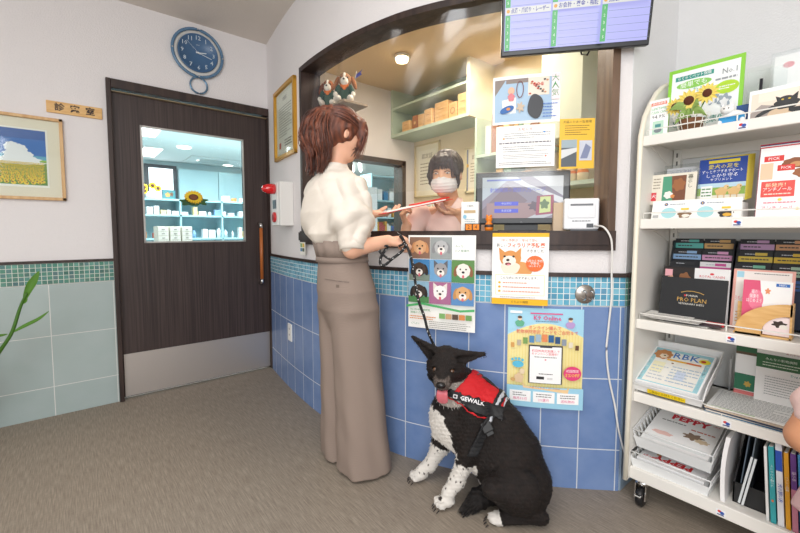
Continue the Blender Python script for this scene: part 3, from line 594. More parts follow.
mb = MB(); mb.box(-.03, .02, -.03, .03, 0, .125, bev=.003); tag(mb.build('cardboard_box', M('#cdb79c', .7), None, p, (0, 0, rz)), 'beige box standing between the monitor and the white receipt printer', 'box')
def box_at(name, s, off, z, w, d, h, mat, label, cat, rot=0.0, group=None, bev=.002):
    p, rz = wframe(s, off, z); mb = MB(); mb.box(-w/2, w/2, 0, d, 0, h, bev=bev); return tag(mb.build(name, mat, None, p, (0, 0, rz+rot)), label, cat, group)
p, rz = wframe(1.895, -.045, 1.05)
cd_ = empty('card_stand', p, rz, 'white upright card stand on the counter left of the monitor', 'stand')
mb = MB(); mb.box(-.038, .038, 0, .035, .005, .13, bev=.002); mb.build('card_box', M('#f2f2ef', .4), cd_)
A = Art(.07, .12); A.text('ご案内', .035, .108, .008, '#777777'); A.rect(.01, .078, .06, .09, '#c9ad83'); A.ell(.014, .062, .008, .009, '#8cc3dd'); A.dashes(.014, .058, .01, .055, 5, '#a9b9bd', .4); A.rect(.04, .01, .058, .03, '#7fc0a0'); A.build('card_print', cd_, (-.035, -.0005, .004))
bc = empty('block_calendar', wframe(1.915, -.012, 1.0555)[0], wframe(1.915)[1], 'orange and black block calendar on the counter before the white card stand', 'calendar')
mb = MB(); mb.box(-.033, .033, -.004, .014, 0, .030, bev=.001); mb.build('block_holder', M('#2b2522', .5), bc)
for i, ch in enumerate('24'):
    A = Art(.026, .024); A.rect(0, 0, .026, .024, '#ef8a1d'); A.text(ch, .013, .012, .017, '#2b1c10'); A.build('date_block', bc, (-.029+.031*i, -.0055, .003), back='#ef8a1d')
fg = empty('orange_figurine', wframe(1.983, -.012, 1.0555)[0], wframe(1.983)[1], 'tiny orange figurine with a dark band on the counter before the monitor', 'figurine')
mb = MB(); mb.lathe([(.001, 0), (.016, 0), (.018, .012), (.014, .030), (.009, .036), (.013, .044), (.014, .052), (.008, .061), (.001, .063)], seg=16); mb.build('body', M('#ee8420', .35), fg)
mb = MB(); mb.lathe([(.0178, .014), (.0186, .016), (.0178, .024), (.0165, .026)], seg=16); mb.build('band', M('#40302a', .5), fg)
for x in (-.008, .008): mb = MB(); mb.ball((x, 0, .062), .005, seg=8); mb.build('ear', M('#ee8420', .35), fg)
# white cable down the wall
pts = [wp(2.40, -.02, 1.075), wp(2.415, .03, 1.068), wp(2.437, .040, 1.03), wp(2.447, .034, .98), wp(2.452, .024, .9), wp(2.456, .022, .8), wp(2.452, .014, .68), wp(2.447, .014, .58), wp(2.46, .014, .47), wp(2.485, .016, .36), wp(2.503, .022, .25), Vector((1.715, .632, .12)), Vector((1.80, .630, .05)), Vector((1.95, .632, .012))]
mb = MB(); q = _spl([tuple(p) for p in pts], 6); mb.tube(q, .0038, 8); tag(mb.build('power_cable', M('#eceae6', .4)), 'white cable hanging from the counter down the blue tiles beside the rack', 'cable')
# television
tl = np.array([1.314, .988, 1.727]); tr_ = np.array([1.646, .586, 1.726]); tc_ = (tl+tr_)/2; trz = math.atan2(tr_[1]-tl[1], tr_[0]-tl[0])
tv = empty('television', tuple(tc_), trz, 'flat television on a bracket high over the hatch showing a queue table', 'television'); tv.rotation_euler = (R(12), 0, trz)
TW, THh = .522, .325
mb = MB(); mb.box(-TW/2, TW/2, 0, .03, 0, THh, bev=.004); mb.box(-.16, .16, .03, .05, .05, .26, bev=.01); mb.build('housing', M('#1f2024', .35), tv)
A = Art(.50, .295); e = lambda c: (c, .3, .80)
A.rect(0, 0, .50, .295, e('#b5b6f2'))
hd_ = ['点滴・爪切り・レーザー', 'お会計・薬金・相談', '点眼・フードのみ']
for i in range(3):
    x = .166*i
    for blk in range(2):
        y1 = .295-.1475*blk
        A.rect(x+.002, y1-.026, x+.164, y1-.002, e('#d8d8d4')); A.ell(x+.012, y1-.014, .006, .006, e('#d99a2c')); A.text(hd_[i], x+.09, y1-.0145, .0145, e('#3a3e9c'), wmax=.135, bold=.02)
        A.rect(x+.002, y1-.1475, x+.020, y1-.028, e('#4bae62'))
        for k in range(5): A.text(str(k+1), x+.011, y1-.040-.0235*k, .011, e('#e8fbe8')); A.line([(x+.024, y1-.050-.0235*k), (x+.162, y1-.050-.0235*k)], .0012, e('#6f80a0'))
A.build('screen', tv, (-.25, -.0015, .018))
mb = MB(); mb.box(-.03, .03, .05, .09, .10, .22); mb.tube([(0, .08, .15), (0, .10, .45), (0, .11, .75)], .017, 12); mb.build('bracket', M('#3a3b40', .4), tv)
mb = MB(); mb.tube([(.03, .03, .02), (.04, .032, -.008), (.06, .032, -.012), (.075, .03, .02)], .0035, 8); mb.build('signal_cable', MAT_BLACK, tv)
# ================================================================== BEHIND THE HATCH
MINT = M('#bfd3c2', .5); CREAM = M('#e9e2c8', .6)
def mbx(name, dims, mat, label=None, cat=None, parent=None, group=None, bev=.0):
    mb = MB(); mb.box(*dims, bev=bev); return tag(mb.build(name, mat, parent), label, cat, group)
wc = empty('wall_shelf_unit', (2.62, 2.52, 1.93), 0, 'mint green open shelf unit with wooden boxes, high on the reception wall', 'shelf')
def rel(mb, name, mat, root, **k):
    o = mb.build(name, mat, root, **k); o.location = -root.location; return o
mb = MB(); mb.box(2.33, 2.62, 2.03, 2.06, 1.92, 2.35); rel(mb, 'end_panel', CREAM, wc)
mb = MB(); mb.box(2.33, 2.62, 2.955, 2.98, 1.92, 2.35); rel(mb, 'end_panel', MINT, wc)
for z, t in ((1.92, .025), (2.165, .018)): mb = MB(); mb.box(2.33, 2.62, 2.06, 2.955, z, z+t); rel(mb, 'shelf', MINT, wc)
mb = MB(); mb.box(2.60, 2.62, 2.06, 2.955, 1.945, 2.35); rel(mb, 'back_panel', M('#9fb8a6', .6), wc)
yy = 2.075
for i, (w, h, dp) in enumerate(((.10, .17, .2), (.09, .13, .2), (.15, .17, .22), (.09, .14, .18), (.07, .12, .15), (.07, .13, .15), (.10, .10, .2))):
    bx = empty('wooden_box', (2.36+.01*(i % 3), yy, 1.945), 0, ['tall plain pale wooden box nearest the unit end panel', 'narrow pale box with a round stamp, second from the unit end panel', 'widest pale wooden box on the mint shelf', 'slim pale box just left of the widest box on the mint shelf', 'small pale box fourth from the left on the mint shelf', 'small reddish brown box third from the left on the mint shelf', 'low pale box leftmost on the mint shelf'][i], 'box', 'boxes on the mint shelf')
    mb = MB(); mb.box(0, dp, 0, w, 0, h, bev=.003); mb.build('box_body', wood_mat('box_wood_%d' % i, ('#d9ab70', '#a8683e')[i == 5], ('#e8c48c', '#b97d50')[i == 5], (8, 8, 30)), bx)
    A = Art(w, h)
    if i in (1, 5): A.ell(w/2, h/2, w*.28, w*.28, '#8a5a36'); A.ell(w/2, h/2, w*.22, w*.22, '#dcb27c')
    else: A.line([(w*.15, h*.3), (w*.85, h*.3)], .003, '#b5824e'); A.line([(w*.3, h*.65), (w*.7, h*.65)], .006, '#b5824e')
    A.build('stamp', bx, (-.0008, w, 0), (0, 0, R(-90))); yy += w+.018
# framed certificates and notices on the back wall
def wall_frame(name, y1, y0, z0, z1, label, fr='#d9c79a', bgc='#f4ecd2', seed=1, ribbon=False, group=None):
    w, h = y1-y0, z1-z0; rt = empty(name, (XB, y1, z0), R(-90), label, 'frame', group)
    mb = MB(); t_ = .014
    for a in ((0, w, 0, t_), (0, w, h-t_, h), (0, t_, 0, h), (w-t_, w, 0, h)): mb.box(a[0], a[1], -.018, 0, a[2], a[3])
    mb.build('frame', M(fr, .4), rt); A = Art(w, h); A.rect(.01, .01, w-.01, h-.01, bgc); A.rect(w*.14, h*.12, w*.86, h*.88, '#faf4e0'); A.text('認定証', w*.5, h*.76, h*.08, '#8a7c5c'); A.dashes(w*.22, w*.78, h*.22, h*.66, 7, '#a89a78', .35, seed)
    if ribbon: A.rect(w*.06, h*.05, w*.12, h*.95, '#8a93a8'); A.ell(w*.09, h*.6, w*.06, w*.06, '#e2b24a')
    A.build('sheet', rt, (0, -.008, 0), thick=0); return rt
wall_frame('certificate_frame', 2.955, 2.62, 1.38, 1.88, 'pale framed certificate on the reception wall left of the masked person', seed=2)
wall_frame('certificate_frame', 2.31, 2.06, 1.38, 1.76, 'pale certificate with a grey ribbon on the reception wall right of the masked person', '#e8dcb4', ribbon=True, seed=5)
for i in range(3):
    y1 = 2.96-.13*i; rt = empty('photo_frame', (XB, y1, 1.18), R(-90), ['leftmost of three small teal photo frames on the reception wall', 'middle of three small teal photo frames on the reception wall', 'rightmost of three small photo frames on the reception wall, beside the masked person'][i], 'frame', 'small frames on the reception wall')
    mb = MB(); mb.box(0, .105, -.012, 0, 0, .13, bev=.002); mb.build('frame', M('#ece9e0', .4), rt); A = Art(.1, .12); A.rect(.018, .045, .085, .11, '#7fb0ad' if i < 2 else '#c9c9bf'); A.dashes(.02, .085, .012, .035, 2, '#999999', .4, i); A.build('photo', rt, (0, -.0125, 0), thick=0)
# lower shelf unit on the right of the reception
rc = empty('reception_cabinet', (2.62, 1.35, 1.05), 0, 'pale green cabinet and shelf behind the notices at the right of the reception', 'cabinet')
mb = MB(); mb.box(2.30, 2.62, 1.16, 1.42, 1.62, 2.35); rel(mb, 'upper_cupboard', M('#d3dcc9', .5), rc)
mb = MB(); mb.box(2.36, 2.62, 1.10, 1.98, 1.335, 1.36); rel(mb, 'shelf', MINT, rc)
mb = MB(); mb.box(2.58, 2.62, 1.10, 1.98, 1.0, 1.335); rel(mb, 'back_panel', M('#cfc6a4', .6), rc)
mb = MB(); mb.box(2.36, 2.62, 1.98, 2.0, 1.0, 1.9); rel(mb, 'end_panel', MINT, rc)
mb = MB(); mb.box(2.36, 2.62, 1.44, 1.98, 1.60, 1.62); rel(mb, 'shelf', MINT, rc)
for i in range(3):
    cr = empty('storage_jar', (2.44, 1.36-.075*i, 1.36), 0, ['left of three cream jars with orange bands under the yellow notice', 'middle of three cream jars with orange bands under the yellow notice', 'right of three cream jars with orange bands under the yellow notice'][i], 'jar', 'cream and orange jars')
    mb = MB(); mb.lathe([(.001, 0), (.032, 0), (.034, .05), (.028, .08), (.016, .098), (.001, .102)], seg=18); mb.build('jar_body', M('#f0dcb8', .4), cr)
    mb = MB(); mb.lathe([(.0335, .052), (.0345, .055), (.031, .070), (.030, .070)], seg=18); mb.build('band', M('#ec8a3a', .4), cr)
cols = ['#c9a274', '#8c5f43', '#d9d2bc', '#6f8f7a', '#b98d5e', '#a3a89a', '#d8b98a']; yy = 1.46; k = 0
while yy < 1.94:
    w = rnd.uniform(.03, .07); h = rnd.uniform(.16, .30)
    mb = MB(); mb.box(2.42, 2.60, yy, yy+w, 1.62, 1.62+h, bev=.002); tag(mb.build('file_binder', M(cols[k % 7], .6)), 'upright file binder on the reception shelf behind the photo notice', 'binder', 'binders behind the notices'); yy += w+.006; k += 1
yy = 1.46; k = 0
while yy < 1.93:
    w = rnd.uniform(.05, .09); h = rnd.uniform(.08, .22)
    mb = MB(); mb.box(2.42, 2.60, yy, yy+w, 1.36, 1.36+h*.9, bev=.002); tag(mb.build('carton', M(cols[(k*3+1) % 7], .6)), 'small carton on the reception shelf behind the text notice', 'box', 'cartons behind the notices'); yy += w+.01; k += 1
# warm downlights
for i, (x, y) in enumerate([tuple(at(402, 56, 1)[:2]), tuple(at(569, 52, 1)[:2])]):
    v = ray(*((402, 56), (569, 47))[i]); t_ = (2.345-EYE)/v[2]; q = v*t_
    dl = empty('downlight', (q[0], q[1], 2.35), 0, ['glowing warm ceiling lamp above the shelf of boxes', 'glowing warm ceiling lamp just below the television'][i], 'lamp', 'reception ceiling lamps')
    mb = MB(); mb.lathe([(.001, -.001), (.055, -.001), (.06, -.02), (.001, -.02)], seg=20); mb.build('lamp_shade', M('#f2efe8', .4), dl)
    mb = MB(); mb.lathe([(.001, -.02), (.048, -.02), (.044, -.045), (.001, -.05)], seg=20); mb.build('bulb', M('#ffdfae', .5, emit=9.0), dl)
# two stuffed dogs on their little shelf
mbx('small_shelf', (1.195, 1.36, 1.955, 2.27, 1.775, 1.790), wood_mat('greywood', '#8a7a68', '#a39381'), 'little grey wooden shelf behind the left post carrying two stuffed dogs', 'shelf', bev=.002)
def stuffed(loc, rz, brown, patch, label, flag=False):
    rt = empty('stuffed_dog', loc, rz, label, 'toy'); W = M('#efe9e0', .9); B = M(brown, .9); G = M('#234f42', .85); O = M('#e2762e', .8)
    mb = MB(); mb.ball((0, 0, .055), (.034, .028, .048)); mb.ball((-.034, -.02, .062), (.014, .016, .030), rot=Euler((.5, .3, 0))); mb.ball((.034, -.02, .062), (.014, .016, .030), rot=Euler((.5, -.3, 0))); mb.build('jacket', G, rt)
    for x in (-1, 1):
        mb = MB(); mb.ball((x*.030, -.038, .018), (.016, .034, .016)); mb.build('leg', W, rt)
        mb = MB(); mb.ball((x*.044, -.034, .040), (.011, .012, .014)); mb.build('paw', W, rt)
        mb = MB(); mb.ball((x*.044, .002, .108), (.011, .016, .034), rot=Euler((0, -x*.35, 0))); mb.build('ear', B, rt)
    mb = MB(); mb.ball((0, -.004, .118), (.033, .033, .036)); hd = mb.build('head', M(patch, .9), rt)
    mb = MB(); mb.ball((0, -.026, .106), (.020, .024, .022)); mb.ball((0, -.018, .13), (.009, .022, .022)); mb.build('muzzle', W, hd)
    mb = MB(); mb.ball((0, -.050, .110), (.006, .005, .005), seg=10); mb.build('nose', M('#1b1614', .3), hd)
    for x in (-.017, .017): mb = MB(); mb.ball((x, -.033, .122), .0042, seg=8); mb.build('eye', M('#1b1614', .2), hd)
    mb = MB(); mb.tube([(.026*math.cos(a), -.004+.024*math.sin(a), .085) for a in [i*math.pi/6 for i in range(12)]], .007, 8, closed=True); mb.ball((0, -.030, .078), (.012, .006, .014)); mb.build('neckerchief', O, rt)
    return rt
fd = R(50.7-90)
p1 = (1.222, 2.165, 1.790); p2 = (1.262, 2.045, 1.790)
s1 = stuffed(p1, fd-R(5), '#8a4a28', '#9a5a34', 'stuffed toy dog in a green jacket half behind the left post'); s1.scale = (1.05,)*3
s2 = stuffed(p2, fd, '#a5693f', '#a5754f', 'stuffed toy dog in a green jacket with orange scarf, right of its twin'); s2.scale = (1.15,)*3
mb = MB(); mb.tube([(.03, .0, .05), (.05, 0, .12), (.058, 0, .165)], .0015, 6); fs = mb.build('flag_stick', M('#cccccc'), s2); mb = MB(); mb.prism([(.050, 0, .128), (.085, 0, .150), (.078, 0, .158), (.090, 0, .175), (.058, 0, .150)], (0, .0015, 0)); mb.build('flag', M('#3c479c', .8), fs)
# ================================================================== EXAMINATION ROOM seen through the door glass and the inside window
ew = mbx('window_3', (1.10, 1.64, 8.93, 8.99, 1.62, 2.34), M('#3a4048', .4)); tag(ew, kind='structure')
mb = MB(); mb.box(1.17, 1.57, 8.92, 8.932, 1.70, 2.27); mb.build('window_pane', M('#f2f8ff', .5, emit=3.0), ew)
cb = empty('wall_cupboard', (2.4, 8.9, 1.5), 0, 'pale blue wall of cupboards at the back of the room beyond the door', 'cupboard')
for i in range(4): mb = MB(); mb.box(1.66+.72*i, 2.37+.72*i, 8.80, 8.99, 1.3, 2.28, bev=.004); rel(mb, 'door', M('#bfe2ea', .45), cb)
sh = empty('shelf_unit', (1.4, 6.5, .3), 0, 'long pale teal shelf unit with bottles and packs beyond the dark door', 'shelf')
TE = M('#a9d3dc', .5)
for z in (.94, 1.27, 1.49): mb = MB(); mb.box(.3, 3.9, 6.40, 6.75, z, z+.025); rel(mb, 'shelf', TE, sh)
for x in (.3, 1.20, 1.76, 2.35, 3.0, 3.88): mb = MB(); mb.box(x, x+.02, 6.40, 6.75, .0, 1.515); rel(mb, 'divider', TE, sh)
mb = MB(); mb.box(.3, 3.9, 6.73, 6.75, 0, 1.5); rel(mb, 'back_panel', M('#9cc6d0', .6), sh)
r5 = random.Random(5); pal = ['#f4f4f4', '#e8e9ea', '#d9dfe4', '#f0d9a0', '#c9894f', '#7fa6c9', '#f7f7f7', '#c75b4a', '#efefef']
def items(x0, x1, y, z, hmax, label, grp, cat='pack', n=99, wr=(.03, .10)):
    x = x0; k = 0
    while x < x1 and k < n:
        w = r5.uniform(*wr); h = r5.uniform(.35, 1)*hmax; mb = MB()
        if r5.random() < .3: mb.lathe([(.001, 0), (w*.45, 0), (w*.45, h*.75), (w*.2, h*.85), (w*.2, h), (.001, h)], c=(x+w/2, y+.06, z), seg=12)
        else: mb.box(x, x+w, y, y+.12, z, z+h, bev=.002)
        tag(mb.build('medicine_pack', M(r5.choice(pal), .5)), label, cat, grp); x += w+r5.uniform(.01, .08); k += 1
items(.80, 3.8, 6.42, 1.295, .12, 'small pack or bottle on the middle teal shelf beyond the door', 'packs on the middle teal shelf')
items(.34, 2.3, 6.42, .965, .16, 'pack on the low teal shelf beyond the door glass', 'packs on the low teal shelf')
items(1.8, 3.8, 6.42, 1.515, .10, 'pack on top of the teal shelf unit, right of the sunflower cut-out', 'packs on the teal shelf top')
for i in range(3):
    dr = empty('drawer_cabinet', (.80+.13*i+.0, 5.6, 0), 0, 'beige cabinet of shallow drawers beyond the door glass', 'cabinet', 'drawer cabinets beyond the door')
    mb = MB(); mb.box(-.0, .12, 0, .3, 0, 1.12, bev=.002); mb.build('body', M('#dcd8cc', .5), dr)
    for k in range(6): mb = MB(); mb.box(.008, .112, -.008, 0, .80+.052*k, .845+.052*k); d_ = mb.build('drawer', M('#efece4', .5), dr); mb = MB(); mb.box(.045, .075, -.014, -.008, .818+.052*k, .826+.052*k); mb.build('drawer_pull', M('#8a8a86', .4), d_)
vs_ = empty('flower_vase', (.86, 6.5, 1.515), 0, 'vase of yellow sunflowers on the teal shelf beyond the door', 'flowers')
mb = MB(); mb.lathe([(.001, 0), (.05, 0), (.06, .05), (.04, .09), (.001, .09)], seg=14); mb.build('vase', M('#d9dadb', .3), vs_)
for i in range(5):
    a = i*1.26; mb = MB(); cx_, cz_ = .09*math.cos(a), .14+.045*math.sin(a*1.7)
    for k in range(12): mb.ball((cx_+.032*math.cos(k*.5236), -.02, cz_+.032*math.sin(k*.5236)), (.014, .006, .014), seg=6)
    mb.ball((cx_, -.03, cz_), (.021, .012, .021), mi=1, seg=8); mb.build('sunflower_head', [M('#f3c81e', .6), M('#5b3418', .8)], vs_)
pc = empty('small_picture', (1.0, 6.5, 1.515), 0, 'small dark framed picture on the teal shelf beside the sunflowers', 'picture')
mb = MB(); mb.box(0, .17, 0, .015, 0, .13, bev=.002); mb.build('frame', M('#34586a', .5), pc); A = Art(.15, .11); A.rect(0, 0, .15, .11, '#3f7a80'); A.blob(.06, .05, .03, .03, '#c98a4a', 5, .2); A.blob(.11, .06, .02, .03, '#6a4a3a', 5, .2); A.build('image', pc, (.01, -.0008, .01))
# sunflower cut-out fixed to the door glass
sf = empty('sunflower_cutout', tuple(ony_ := (lambda v: EYEP+v*((YW+.02)/v[1]))(ray(193.5, 198))), 0, 'sunflower cut-out with green leaves stuck on the door glass', 'decoration')
A = Art(.1, .1); A.blob(.03, -.018, .055, .030, '#2f5a2a', 6, .25); A.blob(-.03, -.028, .05, .025, '#2c5427', 5, .2)
for rr, c_ in ((.058, '#e8b41c'), (.050, '#f6cf2c')):
    for i in range(18):
        a = i*2*math.pi/18+(.17 if rr < .055 else 0); A.ell(rr*.75*math.cos(a), .75*rr*.72*math.sin(a)+.005, rr*.3, rr*.12, c_, 8, a, up=False)
    A.layer += 1
A.ell(0, .005, .030, .021, '#5e3019'); A.ell(0, .005, .022, .015, '#7d4524'); A.build('cutout', sf, thick=.001)
for i, (px_, py_, sx_, sy_) in enumerate(((147.5, 132, .24, .55), (149.5, 152, .26, .9))):
    v = ray(px_, py_); q = v*((2.405-EYE)/v[2]); lt = empty('ceiling_light', (q[0], q[1], 2.42), 0, ['bright square ceiling light nearest the top corner of the door glass', 'bright square ceiling light just above the far window beyond the door'][i], 'lamp')
    mb = MB(); mb.box(-sx_/2-.02, sx_/2+.02, -sy_/2-.02, sy_/2+.02, -.02, 0); mb.build('light_frame', M('#f0f0f0', .5), lt); mb = MB(); mb.box(-sx_/2, sx_/2, -sy_/2, sy_/2, -.026, -.018); mb.build('diffuser', M('#ffffff', .5, emit=2.5), lt)
v = ray(384, 172); q = v*((2.405-EYE)/v[2])
lt = empty('ceiling_light', (2.5, 4.6, 2.42), 0, 'long fluorescent ceiling light seen through the inside window behind the woman', 'lamp'); lt.location = (4.5, 6.9, 2.42); lt.rotation_euler = (0, 0, R(55)); lt.scale = (1.3, 1.6, 1)
mb = MB(); mb.box(-.55, .55, -.12, .12, -.03, 0); mb.build('light_frame', M('#f0f0f0', .5), lt)
for y in (-.05, .05): mb = MB(); mb.tube([(-.52, y, -.045), (.52, y, -.045)], .014, 10); mb.build('tube', M('#ffffff', .5, emit=7), lt)
for i, (px_, py_) in enumerate(((202, 160), (184, 147), (228, 170))):
    v = ray(px_, py_); q = v*((2.415-EYE)/v[2]); q = q*min(1, 8.6/q[1]); mb = MB(); mb.lathe([(.001, 0), (.10, 0), (.10, -.02), (.001, -.02)], seg=18); tag(mb.build('spot_light', M('#fffdf4', .5, emit=4), None, (q[0], q[1], 2.42)), ['round ceiling spot beside the air vent beyond the door', 'round ceiling spot nearest the door beyond the glass', 'round ceiling spot rightmost beyond the door glass'][i], 'lamp', 'exam room ceiling spots')
v = ray(213, 161); q = v*((2.415-EYE)/v[2]); av = empty('air_vent', (q[0], q[1], 2.42), 0, 'square ceiling air conditioner vent beyond the door glass', 'vent')
mb = MB(); mb.box(-.45, .45, -.35, .35, -.02, 0, bev=.004); mb.build('vent_panel', M('#e9ecec', .5), av); mb = MB(); mb.box(-.25, .25, -.2, .2, -.026, -.02); mb.build('grille', M('#b9c0c0', .5), av)
# white cupboard and teal bookcase seen through the inside window
mbx('white_cupboard', (2.62, 3.28, 4.5, 4.9, 0, 1.66), M('#f2f5f8', .4), 'tall white cupboard seen through the inside window beside the woman', 'cupboard', bev=.004)
bk = empty('teal_bookcase', (3.7, 4.8, 0), 0, 'teal bookcase with bottles and books seen through the inside window', 'bookcase')
mb = MB(); mb.box(3.40, 4.6, 5.05, 5.07, 0, 1.9); rel(mb, 'back_panel', M('#8fc3cf', .6), bk)
for x in (3.38, 3.98, 4.6): mb = MB(); mb.box(x, x+.02, 4.78, 5.07, 0, 1.9); rel(mb, 'side_panel', TE, bk)
for z in (1.0, 1.25, 1.50, 1.86): mb = MB(); mb.box(3.40, 4.6, 4.78, 5.05, z, z+.02); rel(mb, 'shelf', TE, bk)
for z, hm, wr, cat, lb in ((1.02, .2, (.02, .04), 'book', 'book on the low shelf of the teal bookcase'), (1.27, .16, (.04, .08), 'bottle', 'pack on the middle shelf of the teal bookcase'), (1.52, .2, (.05, .1), 'bottle', 'pack on the upper shelf of the teal bookcase')):
    x = 3.42; k = 0
    while x < 4.0:
        w = r5.uniform(*wr); h = hm*r5.uniform(.6, 1); mb = MB(); mb.box(x, x+w, 4.80, 4.95, z, z+h, bev=.001)
        tag(mb.build('book' if cat == 'book' else 'medicine_pack', M(r5.choice(['#2f7fae', '#f2f2f2', '#d9a13a', '#b24a4a', '#e8ecee', '#4f5fa0', '#f5f5f5']), .5)), lb, cat if cat == 'book' else 'pack', lb.split(' on ')[1]); x += w+(.002 if cat == 'book' else .03)
# ================================================================== LEAFLET RACK on the right
RX = 1.64; RY1 = .592; RY0 = -.34
rk = empty('display_rack', (1.82, .13, 0), 0, 'white metal leaflet rack on castors with five shelves beside the blue tiled counter', 'rack')
prof = [(1.612, .10), (1.622, .5), (1.630, 1.0), (1.638, 1.40), (1.668, 1.475), (1.717, 1.531), (1.775, 1.585), (1.833, 1.62), (1.92, 1.655), (2.0, 1.672), (2.02, 1.672), (2.02, .10)]
for y, n_ in ((RY1, 0), (RY0-.014, 1)):
    mb = MB(); mb.prism([(x, y, z) for x, z in prof], (0, .014, 0)); rel(mb, 'side_panel', MAT_RACK, rk)
    mb = MB(); mb.tube([(x-.001, y+.007, z) for x, z in prof[:10]], .0095, 8); rel(mb, 'edge_trim', M('#f0ead8', .4), rk)
mb = MB(); mb.box(1.985, 2.0, RY0, RY1, .12, 1.66); rel(mb, 'back_panel', M('#e2e4e4', .5), rk)
for y in (RY1-.03, RY0+.005):
    mb = MB(); mb.box(1.955, 1.985, y, y+.025, .12, 1.64); po = rel(mb, 'upright', M('#e9e7e1', .4), rk)
    mb = MB()
    for k in range(44): mb.box(1.9545, 1.956, y+.009, y+.015, .17+k*.033, .187+k*.033)
    mb.build('slot_row', M('#77756f', .6), po)
LEV = (.149, .440, .722, 1.098, 1.401); XS = (1.628, 1.64, 1.64, 1.64, 1.64)
for i, z in enumerate(LEV):
    x0 = XS[i]; th = .045 if i == 0 else .036
    mb = MB(); mb.box(x0+.018, 1.985, RY0, RY1, z-.012, z-.006); mb.box(x0, x0+.018, RY0, RY1, z-th, z, bev=.003); mb.box(1.965, 1.985, RY0, RY1, z-.05, z-.006)
    s_ = rel(mb, 'shelf', MAT_RACK, rk)
    if i:
        for y in (RY1-.002, RY0-.0): mb = MB(); mb.prism([(x0+.03, y, z-.012), (1.985, y, z-.012), (1.985, y, z-.10)], (0, .002, 0)); mb.build('shelf_bracket', MAT_RACK, s_)
        mb = MB(); mb.tube([(x0+.012, RY1-.008, z), (x0+.012, RY1-.008, z+.022), (x0+.012, RY0+.008, z+.022), (x0+.012, RY0+.008, z)], .0022, 6)
        mb.tube([(x0+.012, .325, z), (x0+.012, .325, z+.022)], .0022, 6); mb.build('guard_wire', M('#f2f0ea', .3), s_)
    A = Art(.026, .026); A.rect(0, 0, .026, .022, '#f4f4f6'); A.ell(.010, .015, .0055, .0042, '#d8322c'); A.ell(.017, .012, .006, .005, '#2d55a8'); A.rect(.004, .003, .022, .0065, '#3a4a7a'); A.build('emblem_sticker', s_, (x0-.0006, .322, z-th+.006), (0, 0, R(-90)))
for (x, y) in ((1.665, .555), (1.665, -.30), (1.95, .555), (1.95, -.30)):
    cs = empty('castor', (x, y, 0)); cs.parent = rk; cs.location = Vector((x, y, 0))-rk.location
    mb = MB(); mb.lathe([(.001, .004), (.028, .004), (.034, .012), (.034, .022), (.028, .030), (.001, .030)], c=(0, -.017, .0), seg=8) if False else mb.lathe([(.001, -.012), (.030, -.012), (.036, -.008), (.036, .008), (.030, .012), (.001, .012)], c=(-.012, 0, .036), seg=22, axis='Y'); mb.build('wheel', M('#1d1d1f', .4), cs)
    mb = MB(); mb.prism([(-.03, .016, .03), (.01, .016, .03), (.022, .016, .085), (-.022, .016, .085)], (0, .004, 0)); mb.prism([(-.03, -.020, .03), (.01, -.020, .03), (.022, -.020, .085), (-.022, -.020, .085)], (0, .004, 0)); mb.lathe([(.001, .082), (.026, .082), (.026, .096), (.012, .105), (.001, .105)], seg=18); mb.build('fork', MAT_CHROME, cs)
    mb = MB(); mb.box(-.055, -.01, -.012, .012, .050, .056, bev=.002); mb.build('brake_pedal', MAT_CHROME, cs)
# ---- things on the rack.  Sheets face the room; ly = left edge
def sheet(name, x, ly, z, w, h, tilt, draw, label, cat='leaflet', bg='#fbfbfa', t=.001, group=None, plastic=False, yaw=0):
    A = Art(w, h); A.dl = .00018; A.rect(0, 0, w, h, bg); draw(A, w, h)
    rt = (R(-tilt), 0, R(-90+yaw))
    if not plastic: return tag(A.build(name, None, (x, ly, z), rt, back=bg, thick=t), label, cat, group)
    e_ = empty(name, (x, ly, z), 0, label, cat, group); e_.rotation_euler = rt; A.build('printed_sheet', e_, back=bg, thick=t)
    mb = MB(); mb.box(-.008, w+.008, -.006, .004, 0, h+.012); mb.build('plastic_sleeve', MAT_FILM, e_); return e_
Z5 = LEV[4]-.006
def d_green(A, w, h):
    A.rect(w*.05, h*.05, w*.95, h*.95, '#f6fafa'); A.rect(w*.10, h*.83, w*.62, h*.89, '#3a9a8c'); A.text('らくらくペット保険', w*.36, h*.86, h*.045, '#ffffff', wmax=w*.45); A.ell(w*.36, h*.755, w*.24, h*.055, '#8fd05a'); A.text('簡単でも', w*.36, h*.755, h*.07, '#ffffff', wmax=w*.36); A.text('入れます!', w*.45, h*.66, h*.065, '#3aa88c', wmax=w*.36)
    A.text('No.1', w*.83, h*.82, h*.08, '#8a8f92', wmax=w*.18); A.dashes(w*.65, w*.92, h*.7, h*.76, 1, '#9aa0a4', .5); A.ell(w*.80, h*.61, w*.15, h*.085, '#b4dc2c'); A.dashes(w*.7, w*.9, h*.58, h*.64, 2, '#f6fafa', .5)
    for x, y in ((.62, .5), (.78, .44)): A.blob(w*x, h*y, w*.08, h*.08, '#9aa8b4', 6, .2); A.blob(w*x, h*(y-.02), w*.05, h*.05, '#e8eaec', 5, .2)
    A.text('どうぶつ健康保険', w*.5, h*.22, h*.08, '#3f8f7c', wmax=w*.8); A.dashes(w*.1, w*.9, h*.08, h*.14, 1, '#7aa89c', .5)
sheet('framed_leaflet', 1.80, .572, Z5, .228, .275, 6, d_green, 'large lime green framed leaflet behind the sunflower pot on the top rack shelf', bg='#8fd43f', t=.006)
